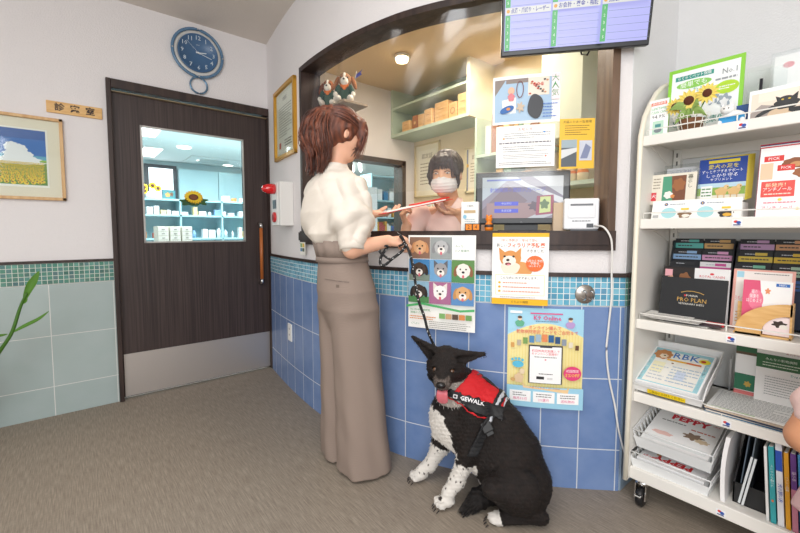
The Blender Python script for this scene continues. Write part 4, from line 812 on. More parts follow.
def d_94(A, w, h):
    A.rect(w*.1, h*.86, w*.9, h*.94, '#e88068'); A.text('満足度調査', w*.5, h*.9, h*.05, '#ffffff', wmax=w*.7); A.text('LIFETIME', w*.5, h*.77, h*.07, '#4cae70', wmax=w*.75); A.text('CLEAN CARE', w*.5, h*.68, h*.07, '#4cae70', wmax=w*.8); A.text('94.9%', w*.5, h*.565, h*.10, '#3a3f42', wmax=w*.84); A.rect(w*.22, h*.1, w*.78, h*.46, '#bfe0cc'); A.ell(w*.5, h*.22, w*.2, h*.06, '#7d8a90'); A.rect(w*.35, h*.3, w*.65, h*.38, '#4a8f8f')
sheet('small_card', 1.70, .597, Z5, .064, .145, 3, d_94, 'narrow white card with green and red print at the left end of the top shelf', 'card', yaw=0)
# sunflower pot in a white wire basket
fp = empty('potted_sunflower', (1.705, .462, Z5), 0, 'little potted artificial sunflowers in a white wire basket on the top shelf', 'plant')
mb = MB(); mb.lathe([(.001, .004), (.028, .004), (.038, .050), (.034, .050), (.001, .046)], seg=20); mb.build('pot', M('#7a5236', .8), fp)
mb = MB()
for z, r_ in ((.006, .034), (.03, .041), (.056, .047)): ring_ = [(r_*math.cos(a), r_*math.sin(a), z) for a in [2*math.pi*i/24 for i in range(24)]]; mb.tube(ring_, .0013, 6, closed=True)
for i in range(12): a = 2*math.pi*i/12; mb.tube([(.034*math.cos(a), .034*math.sin(a), .006), (.047*math.cos(a), .047*math.sin(a), .056)], .0012, 6)
for i in range(9): a = 2*math.pi*i/9; mb.tube([(.047*math.cos(a)+.008*math.cos(b)*math.cos(a), .047*math.sin(a)+.008*math.cos(b)*math.sin(a), .060+.008*math.sin(b)) for b in [2*math.pi*k/8 for k in range(8)]], .001, 5, closed=True)
mb.build('wire_basket', M('#f5f2e6', .4), fp)
GR = M('#5f8a3a', .6)
for i, (dx, dy, dz, sc) in enumerate(((-.012, .004, .112, 1.15), (-.02, -.050, .122, 1.0), (.0, .048, .104, .9))):
    mb = MB(); mb.tube([(0, 0, .04), (dx*.5, dy*.5, dz*.6), (dx, dy, dz)], .002, 6); st = mb.build('stem', GR, fp)
    mb = MB()
    for k in range(14):
        a = 2*math.pi*k/14; rr = .026*sc; q = Euler((a, 0, 0)).to_matrix()
        pts = [Vector((-.004, 0, .010*sc)), Vector((-.008, .007*sc, .020*sc)), Vector((.0, 0, .036*sc)), Vector((-.008, -.007*sc, .020*sc))]
        mb.quad([q @ p_ + Vector((dx-.008, dy, dz)) for p_ in pts])
    mb.build('petals', M('#f1dc74', .6), st); mb = MB(); mb.ball((dx-.012, dy, dz), (.007, .014*sc, .014*sc), seg=12); mb.build('flower_centre', M('#5a2d1a', .9), st)
for i, (ya, z0, l) in enumerate(((.9, .075, .075), (-.5, .07, .06), (2.4, .06, .06), (-2.2, .065, .065), (.2, .05, .05))):
    mb = MB(); ca, sa = math.cos(ya), math.sin(ya)
    P_ = [Vector((-.018+sa*0, 0, 0)), ]; L_ = []
    rows = []
    for k in range(7):
        t_ = k/6; w_ = .024*math.sin(math.pi*min(1, t_*.94+.06))**.8; c_ = Vector((-.02-.012*t_, sa*l*t_*1.0, z0+.02*math.sin(t_*3)-.012*t_*(i > 1)+ca*.018*t_)); n_ = Vector((0, -ca*.3, 1)) ; rows.append((c_+n_*w_*.6, c_+Vector((-.004, 0, 0)), c_-n_*w_*.6))
    for a_, b_ in zip(rows, rows[1:]):
        mb.quad([a_[0], a_[1], b_[1], b_[0]]); mb.quad([a_[1], a_[2], b_[2], b_[1]])
    mb.build('leaf', M('#8aa858', .6), fp, fix=False)
# white cat figurine with a blue banner
ct = empty('cat_figurine', (1.685, .345, Z5), 0, 'small white cat figurine holding a blue banner on the top shelf', 'figurine')
mb = MB(); mb.ball((.01, 0, .028), (.022, .034, .026)); mb.ball((-.004, .012, .055), (.016, .019, .015)); cbd = mb.build('cat_body', M('#f2f1ee', .3), ct)
for y in (.002, .024): mb = MB(); mb.prism([(-.004, y-.006, .064), (-.004, y+.006, .064), (-.003, y, .078)], (.006, 0, 0)); mb.build('ear', M('#f2f1ee', .3), ct)
for y in (.006, .018): mb = MB(); mb.ball((-.019, y, .057), .0022, seg=8); mb.build('eye', M('#222222', .3), ct)
mb = MB(); mb.box(-.022, -.018, -.036, .030, .010, .030, bev=.001); mb.build('banner', M('#2f9ad6', .4), ct)
for y in (-.03, .028): mb = MB(); mb.ball((-.018, y, .012), (.009, .008, .010), seg=10); mb.build('paw', M('#f2f1ee', .3), ct)
mbx('blue_booklet', (1.735, 1.742, .262, .345, Z5, Z5+.075), M('#174a86', .4), 'dark blue booklet standing between the green framed leaflet and the cat photo', 'booklet')
def d_cat(A, w, h):
    A.rect(w*.03, h*.06, w*.72, h*.88, '#eddccb'); A.rect(w*.12, h*.6, w*.6, h*.88, '#f5e6d6'); A.poly([(w*.03, h*.06), (w*.45, h*.06), (w*.35, h*.42), (w*.16, h*.52), (w*.03, h*.3)], '#a59a94'); A.poly([(w*.22, h*.08), (w*.6, h*.12), (w*.55, h*.40), (w*.3, h*.38)], '#d9bfa0')
    A.blob(w*.47, h*.44, w*.15, h*.16, '#26282a', 5, .08); A.poly([(w*.33, h*.7), (w*.36, h*.5), (w*.45, h*.58)], '#26282a'); A.poly([(w*.60, h*.74), (w*.50, h*.58), (w*.59, h*.5)], '#26282a'); A.ell(w*.46, h*.56, w*.10, h*.11, '#2b2d30'); A.poly([(w*.5, h*.3), (w*.72, h*.28), (w*.72, h*.14), (w*.6, h*.08), (w*.5, h*.2)], '#232527'); A.poly([(w*.06, h*.07), (w*.3, h*.3), (w*.45, h*.38), (w*.3, h*.44), (w*.12, h*.24)], '#2c2e30')
    for x in (.42, .50): A.ell(w*x, h*.57, w*.017, h*.02, '#d9b93a')
    A.dashes(w*.76, w*.95, h*.3, h*.9, 8, '#9a9aa2', .35)
sheet('cat_photo_card', 1.70, .308, Z5+.002, .19, .105, 8, d_cat, 'white card with a photo of a black cat at the right of the top shelf', 'card')
def d_pack(A, w, h):
    A.ell(w*.18, h*.86, w*.07, h*.04, '#e8a0a8'); A.text('WAON', w*.6, h*.84, h*.06, '#c9a8b8', wmax=w*.3); A.ell(w*.62, h*.5, w*.3, h*.12, '#f0b8d0'); A.ell(w*.62, h*.5, w*.27, h*.10, '#fbfbfa'); A.text('みどりのカード', w*.62, h*.5, h*.06, '#7cc07a', wmax=w*.5); A.dashes(w*.1, w*.95, h*.05, h*.3, 4, '#b8bcc4', .35)
sheet('wrapped_booklet', 1.86, .277, Z5, .20, .25, 5, d_pack, 'white booklet in a clear wrapper at the top right above the cat photo', 'booklet', plastic=True)
e_ = empty('acrylic_stand', (1.82, .336, Z5), R(-90), 'clear upright plastic stand behind the booklets on the top shelf', 'stand'); mb = MB(); mb.box(0, .10, 0, .003, 0, .20); mb.build('clear_panel', MAT_FILM, e_)
mb = MB(); mb.tube([(1.80, .298, Z5+.07), (1.80, .296, Z5+.165)], .0045, 8); tag(mb.build('pen', M('#23222a', .3)), 'dark pen standing upright behind the cat photo card', 'pen')
# second shelf from top
Z4 = LEV[3]-.006
def d_magA(A, w, h):
    A.rect(w*.25, h*.1, w*.78, h*.92, '#4f9a7a'); A.poly([(w*.5, h*.1), (w*.78, h*.1), (w*.78, h*.92), (w*.45, h*.92)], '#7a4a32'); A.blob(w*.62, h*.62, w*.14, h*.2, '#9c6238', 6, .12); A.blob(w*.4, h*.3, w*.1, h*.12, '#f2eee6', 6, .1); A.blob(w*.5, h*.25, w*.05, h*.06, '#d88a4a', 5, .1); A.rect(0, h*.12, w*.12, h*.4, '#d8404a'); A.text('犬', w*.06, h*.26, h*.12, '#ffffff'); A.text('暮\nら\nし', w*.87, h*.7, h*.12, '#6a6a5a'); A.dashes(w*.03, w*.2, h*.5, h*.9, 4, '#9a8f7c', .4)
sheet('wrapped_magazine', 1.745, .592, Z4+.062, .142, .115, 8, d_magA, 'small pet magazine in a clear sleeve at the left end of the second shelf', 'magazine', bg='#e9e2d2', plastic=True, t=.006)
sheet('wrapped_booklet', 1.80, .565, Z4+.07, .14, .135, 8, lambda A, w, h: A.text('ペット手帳 ごはん', w*.5, h*.86, h*.08, '#8a84b8', wmax=w*.8), 'pale wrapped booklet showing only its top edge behind the small pet magazine', 'booklet', bg='#e6e4e8', plastic=True)
def d_blue(A, w, h):
    A.rect(0, h*.42, w, h, '#22469c'); A.rect(w*.2, h*.89, w*.85, h*.96, '#e6d13a'); A.text('愛犬の足を', w*.52, h*.80, h*.09, '#f6e23c', wmax=w*.8); A.text('ずっとケアするサポート', w*.5, h*.69, h*.07, '#ffffff', wmax=w*.85); A.text('しっかり守る', w*.5, h*.59, h*.08, '#ffffff', wmax=w*.7); A.text('サプリメント', w*.5, h*.50, h*.055, '#ffffff', wmax=w*.6)
    A.rect(0, h*.12, w, h*.42, '#8ab04e'); A.rect(0, h*.32, w, h*.42, '#bcd9e8'); A.rect(0, h*.02, w, h*.14, '#e2dcc8'); A.rect(w*.08, h*.08, w*.33, h*.36, '#f3f3f0'); A.dashes(w*.1, w*.31, h*.1, h*.33, 3, '#5a8a5a', .5)
    for x in (.52, .78): A.blob(w*x, h*.22, w*.13, h*.09, '#dcb678', 5, .1); A.ell(w*(x+.1), h*.32, w*.055, h*.05, '#e3c28a'); A.ell(w*(x+.13), h*.315, w*.015, h*.012, '#3a2a20'); A.line([(w*(x-.06), h*.16), (w*(x-.06), h*.07)], w*.02, '#cfa568'); A.line([(w*(x+.07), h*.16), (w*(x+.07), h*.07)], w*.02, '#cfa568')
for k in range(7):
    if k == 0: sheet('blue_leaflet', 1.765, .452, Z4+.066, .135, .155, 10, d_blue, 'blue and green supplement leaflet with two golden dogs, front of its stack', 'leaflet', group=None)
    else: sheet('blue_leaflet', 1.765+.0035*k, .449-.002*k, Z4+.066+.0012*k, .135, .155, 10, lambda A, w, h: None, 'yellow edged leaflet stacked behind the blue supplement leaflet', 'leaflet', bg='#d9c53a', group='leaflets behind the blue leaflet')
st = empty('leaflet_stand', (1.69, .572, Z4), R(-90), 'long low white display stand with round cat pictures on the second shelf', 'stand')
A = Art(.262, .075); A.rect(0, 0, .262, .075, '#f8f7f2')
for x, c in ((.055, '#a9dbe0'), (.165, '#a9dbe0')): A.ell(x, .028, .024, .020, c)
for x, c in ((.045, '#3a5a9c'), (.155, '#3a5a9c')): A.ell(x, .060, .006, .006, c); A.ell(x, .060, .0025, .0025, '#f0c83c'); A.dashes(x+.012, x+.06, .056, .063, 1, '#8f97a8', .5)
for x, c in ((.105, '#8a6a4a'), (.222, '#2a2826')): A.blob(x, .020, .020, .012, c, 5, .15); A.ell(x+.004, .016, .012, .006, '#e8b23a' if x > .2 else '#f4ece0'); A.rect(x-.012, .037, x+.012, .044, '#f0c83c')
A.rect(.006, .01, .024, .02, '#b8b8b8'); A.dl = .00015
o = A.build('printed_front', st, (0, 0, 0), (R(-14), 0, 0), back='#f2f1ec', thick=.002)
mb = MB(); mb.box(0, .262, .02, .10, 0, .058, bev=.002); mb.build('stand_box', M('#eeece6', .5), st)
def d_red(A, w, h):
    A.rect(w*.06, h*.80, w*.34, h*.88, '#d9332e'); A.text('PICK', w*.2, h*.84, h*.045, '#ffffff', wmax=w*.2); A.blob(w*.52, h*.76, w*.2, h*.07, '#8a4f2c', 8, .06); A.ell(w*.52, h*.74, w*.09, h*.035, '#c9925e'); A.rect(w*.02, h*.55, w*.2, h*.78, '#efc9a8')
    A.rect(w*.26, h*.66, w*.5, h*.74, '#d9332e'); A.text('PICK', w*.38, h*.70, h*.04, '#ffffff', wmax=w*.18); A.blob(w*.72, h*.62, w*.24, h*.08, '#9c5f38', 8, .06); A.ell(w*.72, h*.59, w*.1, h*.04, '#d09c68')
    A.rect(w*.05, h*.30, w*.52, h*.52, '#e2524a'); A.text('新発売！', w*.28, h*.46, h*.05, '#ffe9c0', wmax=w*.38); A.text('アンチノール', w*.28, h*.40, h*.05, '#ffffff', wmax=w*.4); A.dashes(w*.1, w*.48, h*.32, h*.36, 1, '#ffd9c9', .5); A.blob(w*.76, h*.38, w*.15, h*.08, '#c3d3e4', 6, .15); A.blob(w*.78, h*.36, w*.07, h*.05, '#5b6478', 6, .15)
    A.text('アンチノール', w*.3, h*.14, h*.055, '#e0607a', wmax=w*.45); A.dashes(w*.1, w*.55, h*.2, h*.24, 1, '#e88a9a', .5); A.ell(w*.33, h*.26, w*.03, h*.018, '#f4d64a'); A.ell(w*.58, h*.13, w*.03, h*.018, '#f4d64a')
for k in range(5):
    if k == 0: sheet('magazine', 1.70, .276, Z4, .165, .228, 9, d_red, 'white and red magazine with curly brown dogs at the right of the second shelf', 'magazine')
    else: sheet('magazine', 1.70+.006*k, .276+.0015*k, Z4+.001*k, .165, .228+.003*k, 9, lambda A, w, h: None, ['red magazine directly behind the curly dog magazine', 'pale magazine second behind the curly dog magazine', 'navy magazine third behind the curly dog magazine', 'red magazine rearmost behind the curly dog magazine'][k-1], 'magazine', bg=('#c9333a', '#eeeeec', '#2a3a6a', '#c22c34')[k-1], t=.004, group='magazines behind the curly dog magazine')
# third shelf: stepped racks of dark leaflets, loose sheets, wooden holder
Z3 = LEV[2]-.006
def stepped(ly, pal, name_):
    h0 = empty('stepped_holder', (1.80, ly, Z3), R(-90), name_, 'holder'); 
    for s_ in (0, .195): mb = MB(); mb.prism([(s_, 0, 0), (s_, .14, 0), (s_, .14, .30), (s_, .10, .30)], (.004, 0, 0)); mb.build('holder_side', M('#23252b', .35), h0)
    mb = MB(); mb.box(.004, .195, .132, .14, 0, .30); mb.build('holder_back', M('#23252b', .4), h0)
    n = 0
    for r_ in range(len(pal)):
        for c_ in range(2):
            a, b, lab = pal[r_][c_]; zt = .318-.044*r_; xx = 1.80+.105-.022*r_
            def dr(A, w, h, b=b): A.rect(0, h-.038, w, h-.018, b); A.dashes(w*.1, w*.9, h-.033, h-.023, 1, '#3a3a3a', .5, r_); A.dashes(w*.2, w*.75, h-.013, h-.006, 1, '#c9ccd2', .5, r_+3); A.rect(w*.5, h-.014, w*.85, h-.004, b)
            sheet('dark_leaflet', xx, ly-.003-.0975*c_, Z3+.01, .094, zt-.01-.01, 3, dr, lab, 'leaflet', bg=a, group=None)
LC = lambda row, side, col, where: f'dark leaflet with a {col} band, {row} row {side} side of the {where} stepped holder'
D = '#1f2126'
stepped(.558, [[(D, '#5fb8b0', LC('top', 'left', 'teal', 'left')), (D, '#cfa66a', LC('top', 'right', 'tan', 'left'))], [(D, '#8fb4dc', LC('second', 'left', 'pale blue', 'left')), (D, '#d59ac0', LC('second', 'right', 'pink', 'left'))], [(D, '#2a2b30', LC('third', 'left', 'black', 'left')), ('#f1eef0', '#d0589a', 'white leaflet with pink cups, third row right side of the left stepped holder')]], 'left black stepped leaflet holder behind the large black folder')
stepped(.352, [[(D, '#c9a0c8', LC('top', 'left', 'lilac', 'right')), (D, '#dca478', LC('top', 'right', 'orange', 'right'))], [(D, '#d6bb4a', LC('second', 'left', 'yellow', 'right')), (D, '#dcb93a', LC('second', 'right', 'gold', 'right'))], [(D, '#7cc0a4', LC('third', 'left', 'green', 'right')), (D, '#a8c8b0', LC('third', 'right', 'pale green', 'right'))], [(D, '#6f8fc0', LC('fourth', 'left', 'blue', 'right')), ('#22304a', '#3a62a0', LC('fourth', 'right', 'dark blue', 'right'))]], 'right black stepped leaflet holder behind the pink booklets')
def d_dogs(A, w, h):
    A.rect(w*.05, h*.82, w*.3, h*.95, '#e8a8b0'); A.blob(w*.25, h*.70, w*.14, h*.13, '#d9a48a', 6, .1); A.blob(w*.7, h*.74, w*.2, h*.16, '#8a5a36', 6, .1); A.blob(w*.75, h*.68, w*.1, h*.09, '#d9b48a', 6, .1)
sheet('dog_leaflet', 1.778, .553, Z3+.005, .100, .196, 4, d_dogs, 'dark leaflet with brown dog faces behind the large black folder, left half', 'leaflet', bg='#241c1a')
sheet('white_leaflet', 1.776, .452, Z3+.005, .105, .196, 4, lambda A, w, h: (A.ell(w*.5, h*.90, w*.06, h*.02, '#d8404a'), A.text('ROYAL CANIN', w*.5, h*.85, h*.05, '#d8404a', wmax=w*.7)), 'white leaflet with small red lettering behind the large black folder, right half', 'leaflet', bg='#f1efee')
def d_pro(A, w, h):
    A.rect(0, 0, w, h*.085, '#d02a34'); A.rect(w*.1, h*.015, w*.55, h*.085, '#f1f1f1'); A.text('PRO PLAN', w*.5, h*.50, h*.105, '#c9a050', wmax=w*.44); A.text('PURINA', w*.5, h*.60, h*.05, '#e8e4dc', wmax=w*.2); A.rect(w*.385, h*.58, w*.41, h*.62, '#d8333a'); A.text('VETERINARY DIETS', w*.5, h*.41, h*.045, '#e8e4dc', wmax=w*.44); A.line([(w*.33, h*.66), (w*.42, h*.70), (w*.52, h*.705), (w*.62, h*.68), (w*.68, h*.65)], h*.012, '#c9a050')
sheet('black_folder', 1.735, .548, Z3+.003, .202, .163, 10, d_pro, 'large glossy black folder with gold lettering and a red foot on the third shelf', 'folder', bg='#181a1e', t=.006)
for k in range(5):
    o = sheet('loose_sheet', 1.652+.006*k, .578-.012*k-(.03 if k == 3 else 0), Z3+.004+.0042*(4-k), .15+.015*(k % 2), .115, 88.5, lambda A, w, h: A.dashes(w*.1, w*.9, h*.1, h*.5, 4, '#8a8a90', .3), ['topmost loose white sheet before the black folder', 'second loose sheet, light grey, before the black folder', 'middle loose cream sheet before the black folder', 'dark loose sheet, second from the bottom, before the black folder', 'bottom loose cream sheet before the black folder'][k], 'paper', bg=('#f3f1ec', '#dcd9d4', '#f0eee8', '#5a5258', '#eceae4')[k], t=.0016, group='loose sheets before the black folder', yaw=(3, -4, 2, 6, -2)[k])
def d_pinkbig(A, w, h):
    A.rect(w*.05, h*.04, w*.95, h*.97, '#f9efe9'); A.rect(w*.06, h*.86, w*.18, h*.96, '#a8d8ea'); A.dashes(w*.35, w*.9, h*.92, h*.95, 1, '#777777', .5); A.blob(w*.52, h*.72, w*.22, h*.07, '#9a8a84', 7, .06); A.text('うちの子手帖', w*.2, h*.5, h*.07, '#e05a78', wmax=w*.3); A.dashes(w*.08, w*.4, h*.1, h*.3, 4, '#e8b46a', .4)
sheet('pink_booklet', 1.765, .338, Z3+.003, .155, .205, 8, d_pinkbig, 'large pink edged booklet behind the wooden holder on the third shelf', 'booklet', bg='#efb0a4', t=.004)
def d_pinksm(A, w, h):
    A.poly([(0, 0), (w*.38, 0), (w*.42, h*.5), (w*.35, h), (0, h)], '#e2587c'); A.ell(w*.28, h*.62, w*.16, h*.2, '#f07f9a'); A.text('猫の\n健康を\nはじめよう', w*.25, h*.68, h*.07, '#ffffff', wmax=w*.32); A.rect(w*.68, h*.90, w*.95, h*.96, '#2a6fc0'); A.text("Hill's", w*.81, h*.93, h*.045, '#ffffff', wmax=w*.2); A.blob(w*.52, h*.8, w*.05, h*.05, '#f09a6a', 5, .3)
sheet('pink_leaflet', 1.715, .300, Z3+.012, .118, .165, 6, d_pinksm, 'pink and white leaflet standing in the curved wooden holder', 'leaflet', t=.004)
wh = empty('wooden_leaflet_holder', (1.690, .314, Z3+.001), R(-90), 'pale wooden leaflet holder with a round cut-out on the third shelf', 'holder')
W_ = .138; arc = [(0, 0)]+[(0+W_*(1-math.cos(t)), .02+.090*math.sin(t)) for t in np.linspace(.15, math.pi/2, 12)]+[(W_, .0)]
hole = [(W_*.99-.068*math.cos(t), .012+.060*math.sin(t)) for t in np.linspace(0, math.pi/2, 10)]
mb = MB(); mb.prism([(x, 0, z) for x, z in ([(.004, 0)]+[(W_*(1-math.cos(t))+.003, .012+.098*math.sin(t)) for t in np.linspace(.1, math.pi/2, 12)]+[(W_, hole[-1][1])]+hole[::-1]+[(hole[0][0], 0)])], (0, .005, 0)); mb.build('front_panel', MAT_OAK, wh)
mb = MB(); mb.box(0, W_, 0, .05, -.0, .006); mb.box(0, W_, .045, .05, 0, .10); mb.box(W_-.004, W_+.001, .0, .05, 0, .11); mb.build('holder_box', MAT_OAK, wh)
A = Art(.07, .06); A.poly([hole[0]]+[(x, z) for x, z in hole]+[(W_, .012)], '#f6e2e2') if False else A.rect(W_-.066, .008, W_-.004, .068, '#f7e6e6'); A.blob(W_-.028, .045, .016, .010, '#3a2c26', 6, .2); A.ell(W_-.018, .038, .010, .007, '#f2ece4'); A.build('inner_card', wh, (0, .0065, 0))
# fourth shelf: tray of booklets, newspaper stack, green leaflets
Z2 = LEV[1]-.006
def tray(name, x0, ly, z, w, d, h, tilt, label, mat, slots=False, yaw=0):
    rt = empty(name, (x0, ly, z), 0, label, 'tray'); rt.rotation_euler = (R(tilt), 0, R(-90+yaw)); t_ = .003; fl = .010
    mb = MB(); mb.box(0, w, 0, d, 0, t_); mb.build('tray_base', mat, rt)
    for nm, P4 in (('tray_front', [(-fl, -fl*.6, h*.62), (w+fl, -fl*.6, h*.62), (w, 0, 0), (0, 0, 0)]), ('tray_back', [(-fl, d+fl, h), (w+fl, d+fl, h), (w, d, 0), (0, d, 0)])): mb = MB(); mb.prism(P4, (0, t_, 0)); mb.build(nm, mat, rt)
    for sx in (0, 1):
        x_b, x_t = (0, -fl) if sx == 0 else (w, w+fl)
        mb = MB()
        if not slots: mb.prism([(x_b, 0, 0), (x_t, -fl*.6, h*.62), (x_t, d*.18, h), (x_t, d+fl, h), (x_b, d, 0)], (t_, 0, 0))
        else:
            n = 9
            mb.prism([(x_b, 0, 0), (x_b, 0, h*.28), (x_b, d, h*.28), (x_b, d, 0)], (t_, 0, 0)); mb.prism([(x_t, -fl*.6, h*.78), (x_t, -fl*.6, h), (x_t, d, h), (x_t, d, h*.78)], (t_, 0, 0))
            for k in range(n+1): yk = d*k/n; mb.prism([(x_b, yk-.004, h*.27), (x_t, yk-.004, h*.79), (x_t, yk+.004, h*.79), (x_b, yk+.004, h*.27)], (t_, 0, 0))
        mb.build('tray_side', mat, rt)
    for q_ in ([(-fl, -fl*.6, h*(1 if slots else .62)), (w+fl, -fl*.6, h*(1 if slots else .62))], [(-fl, d+fl, h), (w+fl, d+fl, h)]): mb = MB(); mb.tube(q_, .0025, 6); mb.build('tray_rim', mat, rt)
    return rt
PLW = M('#f4f5f5', .35)
tr = tray('leaflet_tray', 1.655, .600, Z2+.012, .215, .26, .055, 22, 'white plastic tray tilted forward full of pale blue booklets on the fourth shelf', PLW)
def flat_on(root, name, x, y, z, w, d, draw, label, bg='#fafafa', t=.004, yaw=0, cat='booklet', group=None):
    A = Art(w, d); A.dl = .00018; A.rect(0, 0, w, d, bg); draw(A, w, d)
    mw = root.matrix_basis if root else Matrix()
    m = mw @ Matrix.Translation((x, y, z)) @ Matrix.Rotation(R(yaw), 4, 'Z') @ Matrix.Rotation(R(-90), 4, 'X')
    o = A.build(name, back=bg, thick=t); o.matrix_basis = m; return tag(o, label, cat, group)
def d_rbk(A, w, h):
    A.rect(w*.03, h*.03, w*.97, h*.97, '#a8dbe6')
    for i in range(9):
        for sx in (.06, .94): A.poly([(w*(sx-.03), h*(.06+.1*i)), (w*(sx+.03), h*(.11+.1*i)), (w*(sx-.03), h*(.14+.1*i))], '#dff3f6', up=False)
    A.layer += 1; A.rect(w*.1, h*.05, w*.9, h*.9, '#f8f6ee'); A.blob(w*.2, h*.80, w*.15, h*.13, '#c98a54', 8, .08); A.blob(w*.22, h*.76, w*.07, h*.06, '#f0dcc4', 6, .1); A.ell(w*.23, h*.77, w*.02, h*.015, '#2a1c14'); A.text('RBK', w*.57, h*.82, h*.17, '#3f7fc8', wmax=w*.42, bold=.01)
    A.ell(w*.87, h*.80, w*.09, h*.06, '#f2e23c'); A.ell(w*.85, h*.80, w*.04, h*.03, '#c9402c'); A.rect(w*.3, h*.66, w*.85, h*.70, '#f0b83a'); A.rect(w*.62, h*.66, w*.85, h*.70, '#e07a4a'); A.ell(w*.42, h*.6, w*.02, h*.015, '#8a4a2a'); A.rect(w*.12, h*.3, w*.32, h*.58, '#f4efc9'); A.dashes(w*.14, w*.4, h*.1, h*.5, 5, '#c9cfd6', .4); A.rect(w*.55, h*.2, w*.7, h*.42, '#d4def0'); A.dashes(w*.45, w*.9, h*.1, h*.55, 6, '#b8c8d8', .4)
for k in range(4):
    flat_on(tr, 'tray_booklet', .006, .012, .004+.0085*k, .203, .24, d_rbk if k == 3 else (lambda A, w, h: None), 'pale blue booklet with a dog and large blue letters on top in the tilted tray' if k == 3 else 'booklet under the top one in the tilted white tray', t=.0075, group=None if k == 3 else 'booklets under the top one in the tray')
A = Art(.12, .016); A.rect(0, 0, .12, .016, '#f2d21a'); A.text('ご自由にお持ちください', .06, .008, .009, '#4a3a10', wmax=.11); A.build('yellow_label', tr, (.055, -.0085, .008), (R(-10), 0, 0))
# newspaper stack
for k in range(6):
    flat_on(None, 'magazine', 0, 0, 0, .25, .21, (lambda A, w, h: (A.dashes(w*.04, w*.96, h*.05, h*.95, 14, '#8d9296', .38, 4), A.rect(0, 0, w*.5, h*.03, '#8cc06a'))) if k == 5 else (lambda A, w, h: None), 'topmost printed paper of the flat pile before the green leaflets' if k == 5 else ['plum magazine at the bottom of the flat pile on the fourth shelf', 'blue magazine second from the bottom of the flat pile', 'light grey magazine in the middle of the flat pile', 'navy magazine third from the top of the flat pile', 'tan magazine just under the top printed paper of the flat pile', ''][k], bg=('#7a4a5a', '#3a6a8c', '#d9d4cc', '#2f3a52', '#c9b8a4', '#f2f3f2')[k], t=.0045, cat='magazine', group=None if k == 5 else 'magazines in the flat pile')
    o = bpy.context.scene.collection.objects[-1]
    o.matrix_basis = Matrix.Translation((1.648+.003*(k % 2), .376-.004*(k % 3), Z2+.0048*k)) @ Matrix.Rotation(R(-90+(k % 3-1)*2), 4, 'Z') @ Matrix.Rotation(R(-90), 4, 'X')
def d_gleaf(A, w, h):
    A.rect(0, h*.78, w, h, '#2f6a44'); A.rect(0, h*.74, w, h*.79, '#5a4a34'); A.rect(0, h*.08, w, h*.38, '#2f7a5a'); A.blob(w*.6, h*.2, w*.15, h*.05, '#c9a84a', 6, .2); A.rect(0, 0, w, h*.07, '#e07a78')
sheet('green_leaflet', 1.865, .336, Z2+.028, .062, .195, 4, d_gleaf, 'narrow green and white leaflet standing left of the wide green one', 'leaflet')
def d_gwide(A, w, h):
    A.rect(w*.0, h*.58, w, h*.82, '#2f6a3c'); A.blob(w*.8, h*.68, w*.14, h*.07, '#e2c88a', 7, .12); A.ell(w*.82, h*.70, w*.03, h*.02, '#4a3220'); A.text('みんなの動物病院', w*.3, h*.74, h*.04, '#e8f2e4', wmax=w*.5); A.dashes(w*.08, w*.55, h*.61, h*.70, 2, '#d8e8d4', .4); A.rect(w*.3, h*.91, w, h*.94, '#e08048'); A.text('あたらしい暮らしのヒント', w*.6, h*.875, h*.035, '#b0524a', wmax=w*.7); A.text('Dog & Catライフ', w*.6, h*.52, h*.04, '#3f9a9a', wmax=w*.5); A.dashes(w*.12, w*.95, h*.12, h*.46, 8, '#a4a8aa', .35)
sheet('wide_leaflet', 1.845, .276, Z2+.028, .21, .20, 6, d_gwide, 'wide white leaflet with a green photo band, right of the narrow green one', 'leaflet', t=.004)
mb = MB(); mb.box(1.90, 1.903, .352, .358, Z2, Z2+.14); tag(mb.build('book_divider', M('#b9babb', .3, metal=.6)), 'thin grey metal divider on the fourth shelf left of the green leaflets', 'divider')
# bottom shelf
Z1 = LEV[0]-.006
CLR = M('#e6e8e8', .3)
t2 = tray('lower_basket', 1.645, .585, Z1+.001, .232, .28, .062, 0, 'white slotted plastic basket at the bottom of the rack, lower of two', CLR, True)
t1 = tray('upper_basket', 1.665, .580, Z1+.078, .228, .27, .075, 12, 'white slotted plastic basket stacked on its twin on the bottom shelf', CLR, True)
def d_pep(col):
    def f(A, w, h):
        A.text('PEPPY', w*.52, h*.80, h*.15, col, wmax=w*.72, bold=.06); A.text('cats', w*.9, h*.86, h*.05, col); A.blob(w*.68, h*.42, w*.14, h*.08, '#8a7460', 7, .25); A.blob(w*.82, h*.36, w*.1, h*.05, '#d9c4a4', 7, .2); A.blob(w*.25, h*.28, w*.16, h*.05, '#f0c8c0', 6, .1); A.dashes(w*.12, w*.5, h*.62, h*.68, 1, '#8a8a8a', .5); A.rect(w*.05, h*.05, w*.95, h*.16, '#eef1f2'); A.dashes(w*.6, w*.95, h*.55, h*.62, 1, '#c97a6a', .5)
    return f
for k in range(5): flat_on(t1, 'catalogue', .008, .012, .004+.007*k, .212, .245, d_pep('#d9263a') if k == 4 else (lambda A, w, h: None), 'white catalogue with red title in the upper basket' if k == 4 else 'catalogue under the top one in the upper basket', t=.006, cat='catalogue', group=None if k == 4 else 'catalogues under the upper title')
